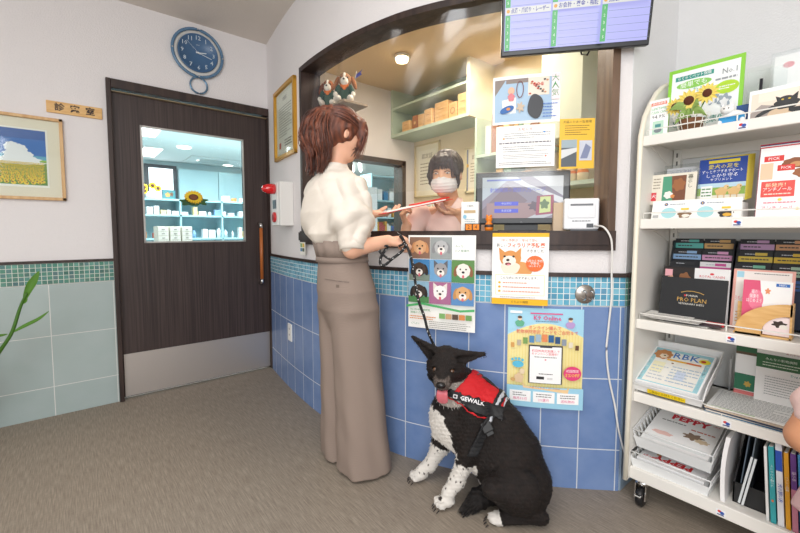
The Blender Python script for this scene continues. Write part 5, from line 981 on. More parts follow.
for k in range(5): flat_on(t2, 'catalogue', .008, .012, .004+.0075*k, .212, .245, (lambda A, w, h: (A.text('PEPPY', w*.5, h*.22, h*.15, '#d9262e', wmax=w*.78, bold=.06, a=math.pi), A.text('dogs', w*.14, h*.14, h*.07, '#d9262e', a=math.pi), A.ell(w*.25, h*.3, w*.04, h*.03, '#c99a5a'))) if k == 4 else (lambda A, w, h: None), 'white catalogue with upside-down red title in the lower basket' if k == 4 else 'catalogue under the top one in the lower basket', t=.0065, cat='catalogue', group=None if k == 4 else 'catalogues under the lower title')
def wavybook(name, y, x0, z, w, h, th, col, label, cat='folder', lean=0.0):
    mb = MB(); n = 8; v = []
    for i in range(n+1):
        for j in range(n+1):
            b = .010*math.sin(j/n*2.6)*(1-.3*i/n); xx = x0+w*i/n; zz = z+h*j/n; v.append((xx, y+b+lean*j/n, zz))
    for side in (0, 1):
        vs = [mb.bm.verts.new((a, b+(th if side else 0), c)) for a, b, c in v]
        for i in range(n):
            for j in range(n):
                q = [vs[i*(n+1)+j], vs[(i+1)*(n+1)+j], vs[(i+1)*(n+1)+j+1], vs[i*(n+1)+j+1]]; mb.bm.faces.new(q)
        if side == 0: first = vs
    rim = [j for j in range(n+1)]+[i*(n+1)+n for i in range(1, n+1)]+[n*(n+1)+j for j in range(n-1, -1, -1)]+[i*(n+1) for i in range(n-1, 0, -1)]
    for a, b in zip(rim, rim[1:]+rim[:1]): mb.bm.faces.new([first[a], first[b], vs[b], vs[a]])
    return tag(mb.build(name, M(col, .5)), label, cat)
wavybook('white_booklet', .306, 1.66, Z1, .19, .225, .012, '#f4f2f2', 'curled white booklet standing beside the baskets on the bottom shelf', 'booklet', -.012)
fb = empty('magazine_file', (1.69, .292, Z1), R(-90), 'black open magazine file holding clipboards on the bottom shelf', 'file')
mb = MB(); mb.box(0, .085, 0, .004, 0, .07); mb.build('file_front', M('#232426', .4), fb); mb = MB(); mb.box(0, .085, .20, .204, 0, .2); mb.build('file_back', M('#232426', .4), fb)
for x in (0, .081): mb = MB(); mb.prism([(x, 0, 0), (x, 0, .07), (x, .2, .22), (x, .2, 0)], (.004, 0, 0)); mb.build('file_side', M('#232426', .4), fb)
mb = MB(); mb.box(0, .085, 0, .2, 0, .003); mb.build('file_base', M('#232426', .4), fb)
for k, (yy, c) in enumerate(((.278, '#5b6a78'), (.262, '#737f8a'))): mb = MB(); mb.prism([(1.70, yy, Z1+.006), (1.88, yy, Z1+.006), (1.88, yy-.02, Z1+.25), (1.70, yy-.02, Z1+.235)], (0, .003, 0)); tag(mb.build('plastic_folder', M(c, .35)), ['slate grey plastic folder in the black file, nearer the baskets', 'slate grey plastic folder in the black file, nearer the books'][k], 'folder')
for k in range(2):
    o = empty('clear_clipboard', (1.683-.006*k, .281-.010*k, Z1+.008), 0, ['clear ruler in the black file, left of its pair', 'clear ruler in the black file, right of its pair'][k], 'ruler'); o.rotation_euler = (R(9), 0, 0)
    mb = MB(); mb.box(0, .004, -.010, -.004, 0, .17); mb.build('ruler_blade', M('#dfe4e6', .15), o)
books = [('#f2f2f0', .010, .235, 'thin white book standing between the black file and the teal book'), ('#3aa7ae', .016, .240, 'teal book standing among the books on the bottom shelf'), ('#eceef4', .018, .262, 'white book with a blue title on its spine, right of the teal book'), ('#e6a62c', .014, .235, 'orange yellow book standing right of the blue titled white one'), ('#6a3f8c', .016, .238, 'purple and pink book standing between the orange and sky blue ones'), ('#4c9ed0', .017, .242, 'sky blue book standing right of the purple and pink book'), ('#f0efe8', .02, .235, 'white book at the right of the sky blue one'), ('#c9d6de', .02, .228, 'pale grey blue book at the right edge of the bottom shelf')]
y = .200
y = .2015
for k, (c, th, h, lab) in enumerate(books):
    b = empty('book', (1.655, y, Z1), R(-90), lab, 'book'); b.rotation_euler = (0, R(-4), R(-90))
    mb = MB(); mb.box(0, th-.003, 0, .175, 0, h, bev=.001); mb.build('cover', M(c, .4), b); mb = MB(); mb.box(.002, th-.005, .004, .172, h-.001, h+.0015); mb.build('pages', M('#ece9e2', .8), b)
    A = Art(th-.003, h); w_ = th-.003
    if k == 2: A.rect(0, h*.66, w_, h*.9, '#2a55b8'); A.text('犬の飼い方', w_/2, h*.4, w_*.62, '#3a5ab8', a=-math.pi/2)
    elif k == 4: A.rect(0, 0, w_, h*.55, '#c67f94'); A.text('猫の本', w_/2, h*.72, w_*.6, '#e8dcf0', a=-math.pi/2)
    elif k == 1: A.text('ペットとの暮らし', w_/2, h*.62, w_*.55, '#d8f0f0', a=-math.pi/2); A.ell(w_/2, h*.3, w_*.22, w_*.3, '#e8703a')
    elif k in (3, 5): A.text('どうぶつ図鑑', w_/2, h*.6, w_*.55, '#f4ecd8', a=-math.pi/2)
    if A.f: A.build('spine_print', b, (0, -.0002, 0))
    y -= th+.0005
# ================================================================== LEAFY PLANT at the far left
pl = empty('potted_plant', (0, 0, 0), 0, 'green stemmed plant whose leaves reach in front of the pale tiles at the left', 'plant')
pb = at(-75, 440, 1.85); pl.location = (pb[0], pb[1], 0)
mb = MB(); mb.lathe([(.001, 0), (.11, 0), (.14, .24), (.13, .25), (.12, .23), (.001, .22)], seg=28); mb.build('pot', M('#d9d5cb', .5), pl)
L0 = Vector(pl.location); G1 = M('#3f6b1c', .45); G2 = M('#4f7f22', .4)
def P3(x, y, D): return Vector(at(x, y, D))-L0
def stem(pts, r): mb = MB(); q = _spl([tuple(p) for p in pts], 6); n = len(q); mb.tube(q, [r[0]+(r[1]-r[0])*i/(n-1) for i in range(n)], 8); return mb.build('stem', G1, pl)
def leaf(pts, wid, name='leaf', side=(.8, .1, .6)):
    q = [Vector(p) for p in _spl([tuple(p) for p in pts], 8)]; n = len(q); mb = MB(); rows = []; S_ = Vector(vr)
    for i, p in enumerate(q):
        t_ = i/(n-1); w = wid*math.sin(math.pi*min(1, (t_*.93+.07)))**.7; tan = (q[min(i+1, n-1)]-q[max(i-1, 0)]).normalized(); sd = tan.cross(Vector(vd)).normalized()
        rows.append([p+sd*w, p+Vector(vd)*w*.35, p-sd*w])
    vs = [[mb.bm.verts.new(c) for c in r_] for r_ in rows]
    for a, b in zip(vs, vs[1:]):
        for k in range(2): f = mb.bm.faces.new((a[k], a[k+1], b[k+1], b[k])); f.smooth = True
    o = mb.build(name, G2, pl, fix=False); m = o.modifiers.new('s', 'SOLIDIFY'); m.thickness = .0012; return o
stem([Vector((0, 0, .2)), P3(-40, 410, 1.86), P3(0, 351, 1.88), P3(12, 332, 1.89), P3(20, 308, 1.9), P3(27, 293, 1.9)], (.010, .006))
leaf([P3(24, 300, 1.9), P3(29, 288, 1.9), P3(34, 280, 1.9), P3(39, 271, 1.9)], .020)
leaf([P3(13, 332, 1.89), P3(24, 326, 1.9), P3(38, 319, 1.91), P3(49, 311, 1.92)], .008)
leaf([P3(0, 349, 1.88), P3(-6, 338, 1.88), P3(8, 334, 1.87)], .008); leaf([P3(-40, 410, 1.86), P3(-60, 350, 1.8), P3(-70, 290, 1.8)], .02); leaf([P3(-40, 400, 1.86), P3(-30, 350, 1.8), P3(-55, 300, 1.75)], .018)
leaf([P3(22, 304, 1.9), P3(26, 300, 1.9), P3(25, 293, 1.9)], .006)
# ================================================================== FIGURES: smooth volumes turned into one continuous mesh
def V(*a): return np.array(a, float)
class SDF:
    def __init__(s, lo, hi, h):
        s.h = h; s.lo = np.array(lo, float); s.n = np.ceil((np.array(hi)-s.lo)/h).astype(int)+1
        s.ax = [(s.lo[i]+h*np.arange(s.n[i])).astype(np.float32) for i in range(3)]; s.F = np.full(s.n, 1.0, np.float32)
    def sub(s, lo, hi):
        a = [max(0, int((lo[i]-s.lo[i])/s.h)) for i in range(3)]; b = [min(s.n[i], int((hi[i]-s.lo[i])/s.h)+2) for i in range(3)]
        if any(b[i] <= a[i] for i in range(3)): return None, None
        sl = tuple(slice(a[i], b[i]) for i in range(3)); return sl, np.meshgrid(*[s.ax[i][sl[i]] for i in range(3)], indexing='ij', sparse=True)
    def put(s, sl, d, k, op='u'):
        F = s.F[sl]
        if op == 'cut': d = -d; r = np.maximum(F, d)+np.maximum(k-np.abs(F-d), 0)**2/(4*k) if k > 0 else np.maximum(F, d)
        else: r = np.minimum(F, d) if k <= 0 else np.minimum(F, d)-np.maximum(k-np.abs(F-d), 0)**2/(4*k)
        s.F[sl] = r
    def cap(s, a, b, ra, rb, k=.01, op='u'):
        a = np.array(a, float); b = np.array(b, float); m = max(ra, rb)+k+.02
        sl, (X, Y, Z) = s.sub(np.minimum(a, b)-m, np.maximum(a, b)+m)
        if sl is None: return s
        ab = b-a; L = ab@ab+1e-12; t = np.clip(((X-a[0])*ab[0]+(Y-a[1])*ab[1]+(Z-a[2])*ab[2])/L, 0, 1)
        s.put(sl, np.sqrt((X-a[0]-t*ab[0])**2+(Y-a[1]-t*ab[1])**2+(Z-a[2]-t*ab[2])**2)-(ra+t*(rb-ra)), k, op); return s
    def chain(s, pts, rr, k=.01):
        for i in range(len(pts)-1): s.cap(pts[i], pts[i+1], rr[i], rr[i+1], k)
        return s
    def ell(s, c, r, ax=None, k=.01, op='u'):
        c = np.array(c, float); r = np.array(r, float); A = np.eye(3) if ax is None else np.array(ax, float); m = max(r)+k+.02
        sl, (X, Y, Z) = s.sub(c-m, c+m)
        if sl is None: return s
        q = [((X-c[0])*A[i][0]+(Y-c[1])*A[i][1]+(Z-c[2])*A[i][2]) for i in range(3)]
        k0 = np.sqrt(sum((q[i]/r[i])**2 for i in range(3))); k1 = np.sqrt(sum((q[i]/r[i]**2)**2 for i in range(3)))+1e-9
        s.put(sl, k0*(k0-1)/k1, k, op); return s
    def stack(s, secs, k=.01, fold=None, cap=.01, op='u'):
        """sections (z, cx, cy, rx, ry, angle)"""
        S = np.array(sorted(secs), float); m = S[:, 3:5].max()+k+.03
        sl, (X, Y, Z) = s.sub((S[:, 1].min()-m, S[:, 2].min()-m, S[0, 0]-.03-k), (S[:, 1].max()+m, S[:, 2].max()+m, S[-1, 0]+.03+k))
        z = Z.ravel(); g = lambda i: np.interp(z, S[:, 0], S[:, i])[None, None, :]
        zz = np.clip(z, S[0, 0], S[-1, 0]); c, n_ = np.cos(g(5)), np.sin(g(5)); x = (X-g(1)); y = (Y-g(2)); u = x*c+y*n_; v = -x*n_+y*c; rx, ry = g(3), g(4)
        if fold is not None:
            th = np.arctan2(v/ry, u/rx); f = 1+fold(th, Z); rx = rx*f; ry = ry*f
        k0 = np.sqrt((u/rx)**2+(v/ry)**2); k1 = np.sqrt((u/rx**2)**2+(v/ry**2)**2)+1e-9; d = k0*(k0-1)/k1
        dz = np.maximum(S[0, 0]-Z, Z-S[-1, 0]); s.put(sl, np.maximum(d, dz).astype(np.float32), k, op); return s
    def warp(s, fn, lo=None, hi=None):
        lo = s.lo if lo is None else lo; hi = s.lo+s.h*s.n if hi is None else hi; sl, P = s.sub(lo, hi); s.F[sl] += fn(*P).astype(np.float32); return s
    def mesh(s, name, col=None):
        F = s.F; h = s.h; ins = F < 0
        cnt = np.zeros(tuple(s.n-1), np.int8)
        for a in (0, 1):
            for b in (0, 1):
                for c in (0, 1): cnt += ins[a:a+s.n[0]-1, b:b+s.n[1]-1, c:c+s.n[2]-1]
        act = np.argwhere((cnt > 0) & (cnt < 8)); idx = np.full(tuple(s.n-1), -1, np.int32); idx[tuple(act.T)] = np.arange(len(act))
        cor = [(a, b, c) for a in (0, 1) for b in (0, 1) for c in (0, 1)]; vals = {q: F[act[:, 0]+q[0], act[:, 1]+q[1], act[:, 2]+q[2]] for q in cor}
        acc = np.zeros((len(act), 3)); num = np.zeros(len(act))
        for q in cor:
            for ax_ in range(3):
                if q[ax_] == 0:
                    p = list(q); p[ax_] = 1; p = tuple(p); v0, v1 = vals[q], vals[p]; m = (v0 < 0) != (v1 < 0); t_ = np.where(m, v0/(v0-v1+1e-12), 0)
                    pos = np.tile(np.array(q, float), (len(act), 1)); pos[:, ax_] += t_; acc[m] += pos[m]; num[m] += 1
        vs = s.lo+h*(act+acc/num[:, None]); faces = []
        for ax_ in range(3):
            a = [slice(None)]*3; b = [slice(None)]*3; a[ax_] = slice(0, -1); b[ax_] = slice(1, None); A_, B_ = ins[tuple(a)], ins[tuple(b)]; e = np.argwhere(A_ != B_); o1, o2 = [(1, 2), (2, 0), (0, 1)][ax_]
            e = e[(e[:, o1] > 0) & (e[:, o2] > 0) & (e[:, o1] < s.n[o1]-1) & (e[:, o2] < s.n[o2]-1)]; q = []
            for d1, d2 in ((0, 0), (1, 0), (1, 1), (0, 1)): c = e.copy(); c[:, o1] -= d1; c[:, o2] -= d2; q.append(idx[tuple(c.T)])
            q = np.stack(q, 1); fl = A_[tuple(e.T)]; q[~fl] = q[~fl][:, ::-1]; faces.append(q[(q >= 0).all(1)])
        f = np.concatenate(faces); me = bpy.data.meshes.new(name)
        me.vertices.add(len(vs)); me.vertices.foreach_set('co', vs.ravel()); me.loops.add(f.size); me.loops.foreach_set('vertex_index', f.ravel().astype(np.int32))
        me.polygons.add(len(f)); me.polygons.foreach_set('loop_start', np.arange(0, f.size, 4, dtype=np.int32)); me.polygons.foreach_set('loop_total', np.full(len(f), 4, np.int32)); me.update(calc_edges=True); me.validate()
        if col is not None:
            c = col(vs); at_ = me.color_attributes.new('Col', 'FLOAT_COLOR', 'POINT'); at_.data.foreach_set('color', np.concatenate([c, np.ones((len(vs), 1))], 1).astype(np.float32).ravel())
        return me
def figmesh(S, name, mat, parent=None, col=None):
    o = link(name, S.mesh(name, col), mat, None, True)
    if parent: o.parent = parent; o.location = -parent.location
    return o
L3 = lambda h: np.array(lin(h)[:3])
def unit(v): v = np.array(v, float); return v/np.linalg.norm(v)
def hand(S, wrist, dirv, nrm, size=1.0, side=1, curl=(.5, .5, .5, .5), tcurl=.4, spread=.06, tout=.7, k=.006, fr=1.0):
    """palm + four unequal fingers + thumb; nrm = palm side direction, side=+1: thumb at +(dir x nrm)"""
    d = unit(dirv); n = np.array(nrm, float); n = unit(n-d*(n@d)); w = np.cross(d, n)*side; wr = np.array(wrist, float); g = size
    for t_ in (-.027, -.009, .009, .027): S.cap(wr+w*t_*.75*g+d*.008*g, wr+d*.080*g+w*t_*g-n*.002*g, .0135*g, .0105*g, .010)
    S.ell(wr+d*.035*g+w*.022*g+n*.008*g, (.018*g, .016*g, .030*g), [w, n, d], .01)
    Ls = [(.038, .024, .019), (.043, .028, .020), (.040, .026, .020), (.031, .019, .017)]
    for i, (off, ls) in enumerate(zip((.028, .0095, -.0095, -.027), Ls)):
        p = wr+d*(.082-.004*abs(i-1.2))*g+w*off*g; a = 0; fd = unit(d+w*spread*(1.2-i)); r = (.0088-.0006*(i == 3))*g*fr
        for j, l in enumerate(ls):
            a += curl[i]*(.9, 1.15, .8)[j]; q = p+(fd*math.cos(a)+n*math.sin(a))*l*g; S.cap(p, q, r, r*.9, k if j else .008); p = q; r *= .9
    p = wr+d*.018*g+w*.026*g+n*.006*g; a0 = tout; td = unit(d*math.cos(a0)+w*math.sin(a0)+n*.25); r = .0115*g
    for j, l in enumerate((.034, .030, .024)):
        q = p+td*l*g; S.cap(p, q, r, r*.88, .008); p = q; r *= .88; td = unit(td*math.cos(tcurl)+(d*.5-w*.55+n*.55)*math.sin(tcurl))
def head(S, c, face, up=(0, 0, 1), s=1.0, jaw=.0):
    """c = centre of skull"""
    f = unit(face); l = unit(np.cross(up, f)); u = np.cross(f, l); ax = [f, l, u]; c = np.array(c, float); P = lambda a, b, z: c+f*a*s+l*b*s+u*z*s
    S.ell(P(-.012, 0, .02), (.092*s, .074*s, .088*s), ax, .01); S.ell(P(.030, 0, -.040), (.060*s, .056*s, .072*s), ax, .03); S.ell(P(.055, 0, -.088), (.030*s, .030*s, .022*s), ax, .03)
    for b in (-1, 1):
        S.ell(P(.052, b*.034, -.030), (.026*s, .022*s, .022*s), ax, .02); S.ell(P(.080, b*.030, .012), (.014*s, .015*s, .010*s), ax, .008, 'cut')
        S.ell(P(-.004, b*.076, -.014), (.013*s, .008*s, .025*s), ax, .004); S.ell(P(.002, b*.082, -.008), (.008*s, .005*s, .016*s), ax, .003, 'cut')
    S.cap(P(.082, 0, .008), P(.098, 0, -.028), .006*s, .010*s, .012); S.ell(P(.092, 0, -.032), (.012*s, .014*s, .008*s), ax, .006)
    S.ell(P(.082, 0, -.060), (.010*s, .020*s, .005*s), ax, .005); S.ell(P(.080, 0, -.069), (.011*s, .017*s, .006*s), ax, .005)
    return P
def eyes(P, root, s, f, sq=1.0):
    for b in (-1, 1):
        mb = MB(); c = P(.070, b*.030, .010); mb.ball(tuple(c), (.0115*s, .0115*s, .0115*s*sq), seg=14); e_ = mb.build('eye', M('#f3f1ee', .2)); e_.parent = root; e_.location = -root.location
        mb = MB(); mb.ball(tuple(c+np.array(f)*.0078*s), (.0056*s, .0056*s, .0056*s*min(1, sq*1.2)), seg=12); i_ = mb.build('iris', M('#2a1a12', .15), e_)
        mb = MB(); mb.tube([tuple(P(.084, b*(.030+t_), .018+.004-abs(t_)*.35)) for t_ in (-.014, -.007, 0, .007, .014)], .0018*s, 6); q = mb.build('eyelash', M('#221815', .6), None); q.parent = root; q.location = -root.location
def strands(name, curves, mats, root, r=.0014, seg=4):
    mb = MB()
    for i, (pts, rr) in enumerate(curves):
        n = len(pts); mb.tube(pts, [rr*(.55+.6*math.sin(math.pi*min(1, .15+.85*j/(n-1)))) for j in range(n)], seg, mi=i % len(mats), cap=False)
    o = mb.build(name, mats, None, fix=False); o.parent = root; o.location = -root.location; return o
SKIN = vcol_mat('skin', .5, .05, 300, .35, .08)
def skin_col(base, lips=None):
    b = L3(base)
    def f(v):
        n_ = np.sin(v[:, 0]*70+np.sin(v[:, 2]*55))*np.sin(v[:, 1]*64+1.3); c = b[None]*(1+.03*n_[:, None])
        if lips is not None: d_ = np.linalg.norm((v-lips[0])/np.array([.012, .02, .009]), axis=1); c = np.where((d_ < 1)[:, None], L3('#c9716c')[None], c)
        return c
    return f
# ------------------------------------------------------------------ the woman at the counter
A_ = lambda *a: np.array(at(*a))
woman = empty('person', (.955, 1.50, 0), 0, 'woman with a reddish brown ponytail, white puff-sleeved blouse and taupe wide trousers, holding a leash', 'person')
TH_ = R(-8); wf_ = V(math.cos(TH_), math.sin(TH_), 0); wlft = V(-math.sin(TH_), math.cos(TH_), 0)
hc = A_(342, 134, 1.72); nk = A_(335, 172, 1.72); chestc = A_(334, 200, 1.72); pel = A_(346, 285, 1.73)
shR = A_(351, 187, 1.62); shL = A_(321, 185, 1.84); elR = A_(352, 249, 1.57); haR = A_(388, 241, 1.63); elL = A_(352, 226, 1.87); haL = A_(371, 215, 1.82)
S = SDF((.66, 1.15, 0), (1.22, 1.78, 1.66), .0036)
hface = unit(wf_*.93+V(0, 0, -.30)-wlft*.03)
HP = head(S, hc, hface, up=(0.0, 0, 1), s=.93)
S.chain([hc-V(0, 0, .05)-wf_*.02, (hc+nk)/2-V(0, 0, .02)-wf_*.005, nk-V(0, 0, .02)], (.042, .035, .046), .02)
S.ell(chestc, (.085, .135, .15), [wf_, wlft, (0, 0, 1)], .03); S.ell((chestc+pel)/2+V(0, 0, -.02), (.07, .10, .16), [wf_, wlft, (0, 0, 1)], .04); S.ell(pel, (.09, .13, .12), [wf_, wlft, (0, 0, 1)], .03)
S.cap(shR, shL, .045, .045, .03); S.chain([shR, elR, haR], (.044, .036, .025), .012); S.chain([shL, elL, haL], (.044, .036, .025), .012)
ftR, ftL = V(.965, 1.43, .07), V(.975, 1.60, .07)
for ft, sg_ in ((ftR, -1), (ftL, 1)): S.chain([pel+wlft*sg_*.075-V(0, 0, .05), (pel*.45+ft*.55)+wlft*sg_*.03, ft], (.075, .05, .032), .02); S.cap(ft-V(.02, 0, .02), ft+wf_*.09-V(0, 0, .045), .026, .022, .01)
hand(S, haR, unit(vr*.92+vd*.32+V(0, 0, .12)), V(-vd[0], -vd[1], -.3)*-.2+V(0, 0, -1), .88, -1, (1.15, 1.2, 1.25, 1.3), .75, tout=.35)
hand(S, haL, unit(vr*.95+vd*.25+V(0, 0, .10)), V(0, 0, 1), .88, -1, (.25, .28, .3, .35), .35, tout=.5)
figmesh(S, 'body', SKIN, woman, skin_col('#e2af93'))
eyes(HP, woman, .93, hface)
# blouse
BM = vcol_mat('cream_blouse', .8, .35, 420, .2); pts_b = []
S = SDF((.66, 1.13, .93), (1.20, 1.80, 1.42), .0042)
zt, zb = nk[2]-.015, pel[2]+.155
def fold_b(th, Z): return .022*np.sin(5*th+16*Z)+.014*np.sin(9*th-23*Z+1.0)*(np.clip((1.22-Z)/.2, 0, 1))+.010*np.sin(3*th+40*Z)
cz = lambda z: A_(np.interp(z, [zb, 1.10, 1.20, zt], [341, 333, 333, 335]), 200, 1.72)
secs = []
for z, rx, ry in ((zb-.04, .085, .108), (zb-.010, .094, .116), (zb+.018, .098, .122), (zb+.036, .116, .144), (zb+.066, .130, .166), (1.13, .128, .170), (1.22, .114, .168), (1.262, .098, .168), (1.286, .080, .140), (1.305, .062, .092), (1.325, .053, .060), (zt+.045, .049, .052)):
    q = cz(z); secs.append((z, q[0], q[1], rx, ry, TH_))
S.stack(secs, .005, fold_b)
def sleeve(sh, el, sgn):
    up_ = sh*.82+el*.18; mid = sh*.45+el*.55; cuff = sh*.10+el*.90
    S.cap(sh+V(0, 0, .0), up_, .058, .070, .03); S.cap(up_, mid, .070, .088, .02); S.cap(mid, cuff, .088, .054, .012); S.cap(cuff, el*1.0+(cuff-el)*.25, .050, .046, .006)
sleeve(shR+V(0, 0, -.012), elR+V(0, 0, .02), -1); sleeve(shL+V(0, 0, -.012), elL+V(0, 0, .02), 1)
def wr_(X, Y, Z):
    s_ = X*vr[0]+Y*vr[1]; g = np.exp(-((X-elR[0])**2+(Y-elR[1])**2)/.018)
    rg = lambda q: 1-2*np.abs(np.sin(q)); return (.0085*rg(s_*40+.8*np.sin(Z*26))*g*np.clip(abs(Z-1.12)*9, .25, 1)+.0050*rg(s_*17-Z*30+1)*g)+.0062*rg(X*9+Y*12+Z*26+np.sin(Z*17+X*20))*np.clip((1.25-Z)*6, 0, 1)+.003*np.sin(X*31+Y*47+Z*52)*np.sin(Z*24-X*40)+.0035*np.sin((Z*.8+s_*1.1)*58)*g
S.warp(wr_)
# openings so that neck and forearm leave the cloth
S.cap(nk+V(0, 0, .035), nk+V(0, 0, .10)+wf_*.01, .037, .050, .004, 'cut')
figmesh(S, 'blouse', BM, woman, lambda v: np.tile(L3('#e4dbcf'), (len(v), 1)))
mb = MB(); tie = elR+V(0, 0, .018); ax0 = unit(elR-shR)
# cuff band of the near sleeve
mb.tube([tuple(elR+V(0, 0, .02)+(shR-elR)*.10), tuple(elR+V(0, 0, .02)+(shR-elR)*.0), tuple(elR+V(0, 0, .02)-(shR-elR)*.10)], [.049, .050, .049], 24); o = mb.build('cuff', M('#e2d9cd', .8, bump=.3, scale=300)); o.parent = woman; o.location = -woman.location
# trousers
S = SDF((.74, 1.20, .0), (1.20, 1.80, 1.03), .0042)
def fold_t(amp, n, ph): return lambda th, Z: amp*np.clip((.95-Z)/.9, .1, 1)*np.sin(n*th+ph+1.5*Z)+.012*np.sin((n+5)*th+ph*2+3*Z)*np.clip((.8-Z), 0, 1)
wz = pel[2]+.165; wc_ = A_(342, 250, 1.72); hp_ = A_(346, 285, 1.73)
S.stack([(wz-.02, wc_[0], wc_[1], .094, .118, TH_), (wz-.10, wc_[0]*.6+hp_[0]*.4, wc_[1]*.6+hp_[1]*.4, .108, .138, TH_), (wz-.18, hp_[0], hp_[1], .122, .152, TH_), (wz-.26, hp_[0]+.005, hp_[1], .116, .150, TH_), (wz-.34, hp_[0]+.01, hp_[1]+.01, .085, .12, TH_), (wz-.42, hp_[0]+.015, hp_[1]+.015, .04, .06, TH_)], .01, lambda th, Z: .008*np.sin(6*th+9*Z))
kn = {}
for ft, sg_, nm, ph in ((ftR, -1, 'r', 0.4), (ftL, 1, 'l', 2.0)):
    tp = hp_+wlft*sg_*.062; zt_ = wz-.15; S_ = []
    for t_, rx, ry in ((0, .080, .062), (.12, .106, .086), (.2, .106, .088), (.45, .106, .092), (.7, .110, .104), (.9, .117, .113), (1.0, .120, .118)):
        c_ = tp*(1-t_)+ft*t_; zz_ = zt_*(1-t_)+.014*t_; S_.append((zz_, c_[0]+(.004 if sg_ < 0 else 0), c_[1], rx, ry, TH_))
    S.stack(S_, .016, fold_t(.048, 5, ph))
for sgn_ in (1,): S.warp(lambda X, Y, Z: .0035*np.sin(Z*46+Y*30)*np.exp(-((Z-(wz-.27))/.05)**2)+.0022*np.sin(Z*30+X*60-Y*35)*np.clip(1.2*(.75-Z), 0, 1))
TM = vcol_mat('taupe_cloth', .85, .25, 500, .15)
def tcol(v):
    c = np.tile(L3('#938379'), (len(v), 1)); return c*(1+.05*np.sin(v[:, 2:3]*900)*np.sin(v[:, 0:1]*700+v[:, 1:2]*600))
tro = figmesh(S, 'trousers', TM, woman, tcol)
def wchild(mb, name, mat, par=None):
    o = mb.build(name, mat, None, fix=False); o.parent = par or woman; o.location = -(woman.location) if par is None else (0, 0, 0); return o
# paper-bag waist frill and belt: bands that follow the waist ellipse
def wring(z, rx, ry, c0=wc_, n=64, wob=0.0, ph=0): return [(c0[0]+(rx+wob*math.sin(14*a+ph))*math.cos(a)*math.cos(TH_)-(ry+wob*math.sin(14*a+ph))*math.sin(a)*math.sin(TH_), c0[1]+(rx+wob*math.sin(14*a+ph))*math.cos(a)*math.sin(TH_)+(ry+wob*math.sin(14*a+ph))*math.sin(a)*math.cos(TH_), z) for a in [2*math.pi*i/n for i in range(n)]]
def band(z0, z1, rx0, ry0, rx1, ry1, w0, w1, name, mat):
    mb = MB(); a = [mb.bm.verts.new(p) for p in wring(z0, rx0, ry0, wob=w0)]; b = [mb.bm.verts.new(p) for p in wring(z1, rx1, ry1, wob=w1)]
    for i in range(64): f = mb.bm.faces.new((a[i], a[(i+1) % 64], b[(i+1) % 64], b[i])); f.smooth = True
    o = wchild(mb, name, mat); m = o.modifiers.new('s', 'SOLIDIFY'); m.thickness = .003; m.offset = 1; return o
TB = M('#938379', .85, bump=.25, scale=400)
band(wz-.045, wz+.028, .102, .126, .116, .141, .0015, .006, 'waist_frill', TB); band(wz-.062, wz-.040, .106, .130, .104, .128, .0, .001, 'belt', M('#8d7d73', .8))
# back welt pocket, hanging tie, shoes
from mathutils.bvhtree import BVHTree
tb = BVHTree.FromPolygons([tuple(v.co) for v in tro.data.vertices], [tuple(p.vertices) for p in tro.data.polygons])
def welt(p, q, hgt_, nm, mt):
    P_ = []; mb = MB(); rows = []
    for i in range(9):
        c_ = p*(1-i/8)+q*(i/8); dr = unit(c_-EYEP*V(1, 1, 0)-V(0, 0, c_[2])); r_ = tb.ray_cast(Vector(c_-dr*.3), Vector(dr)); 
        if r_[0] is None: continue
        rows.append([mb.bm.verts.new(r_[0]+Vector((0, 0, z_))-Vector(dr)*.0022) for z_ in (-hgt_, hgt_)])
    for a, b in zip(rows, rows[1:]): mb.bm.faces.new((a[0], b[0], b[1], a[1]))
    o = wchild(mb, nm, mt); m = o.modifiers.new('s', 'SOLIDIFY'); m.thickness = .0016; return o
wl_ = A_(325, 280, 1.60); wr2 = A_(349, 282, 1.60)
pk = welt(wl_, wr2, .006, 'back_pocket', M('#918177', .85)); welt(wl_, wr2, .0011, 'pocket_slit', M('#5c5048', .9)); welt(A_(336, 286, 1.6), A_(339, 286, 1.6), .006, 'pocket_loop', M('#75675d', .9))
def shoe(ft):
    mb = MB(); b_ = Vector(ft); f3 = Vector(wf_)
    mb.tube([tuple(b_-f3*.055+Vector((0, 0, -.022))), tuple(b_-f3*.058+Vector((0, 0, -.045))), tuple(b_-f3*.060+Vector((0, 0, -.069)))], [.014, .008, .006], 10); hl = wchild(mb, 'heel', M('#b58a52', .35))
    mb = MB(); mb.ball(tuple(b_+f3*.065+Vector((0, 0, -.055))), (.055, .032, .016), rot=Euler((0, 0, TH_))); mb.ball(tuple(b_-f3*.045+Vector((0, 0, -.030))), (.030, .028, .022), rot=Euler((0, 0, TH_))); mb.tube([tuple(b_-f3*.045+Vector((0, 0, -.045))), tuple(b_+Vector((0, 0, -.052))), tuple(b_+f3*.06+Vector((0, 0, -.064)))], [.022, .022, .026], 12); wchild(mb, 'shoe', M('#c9a26c', .35))
shoe(ftR); shoe(ftL-wf_*.035-wlft*.02)
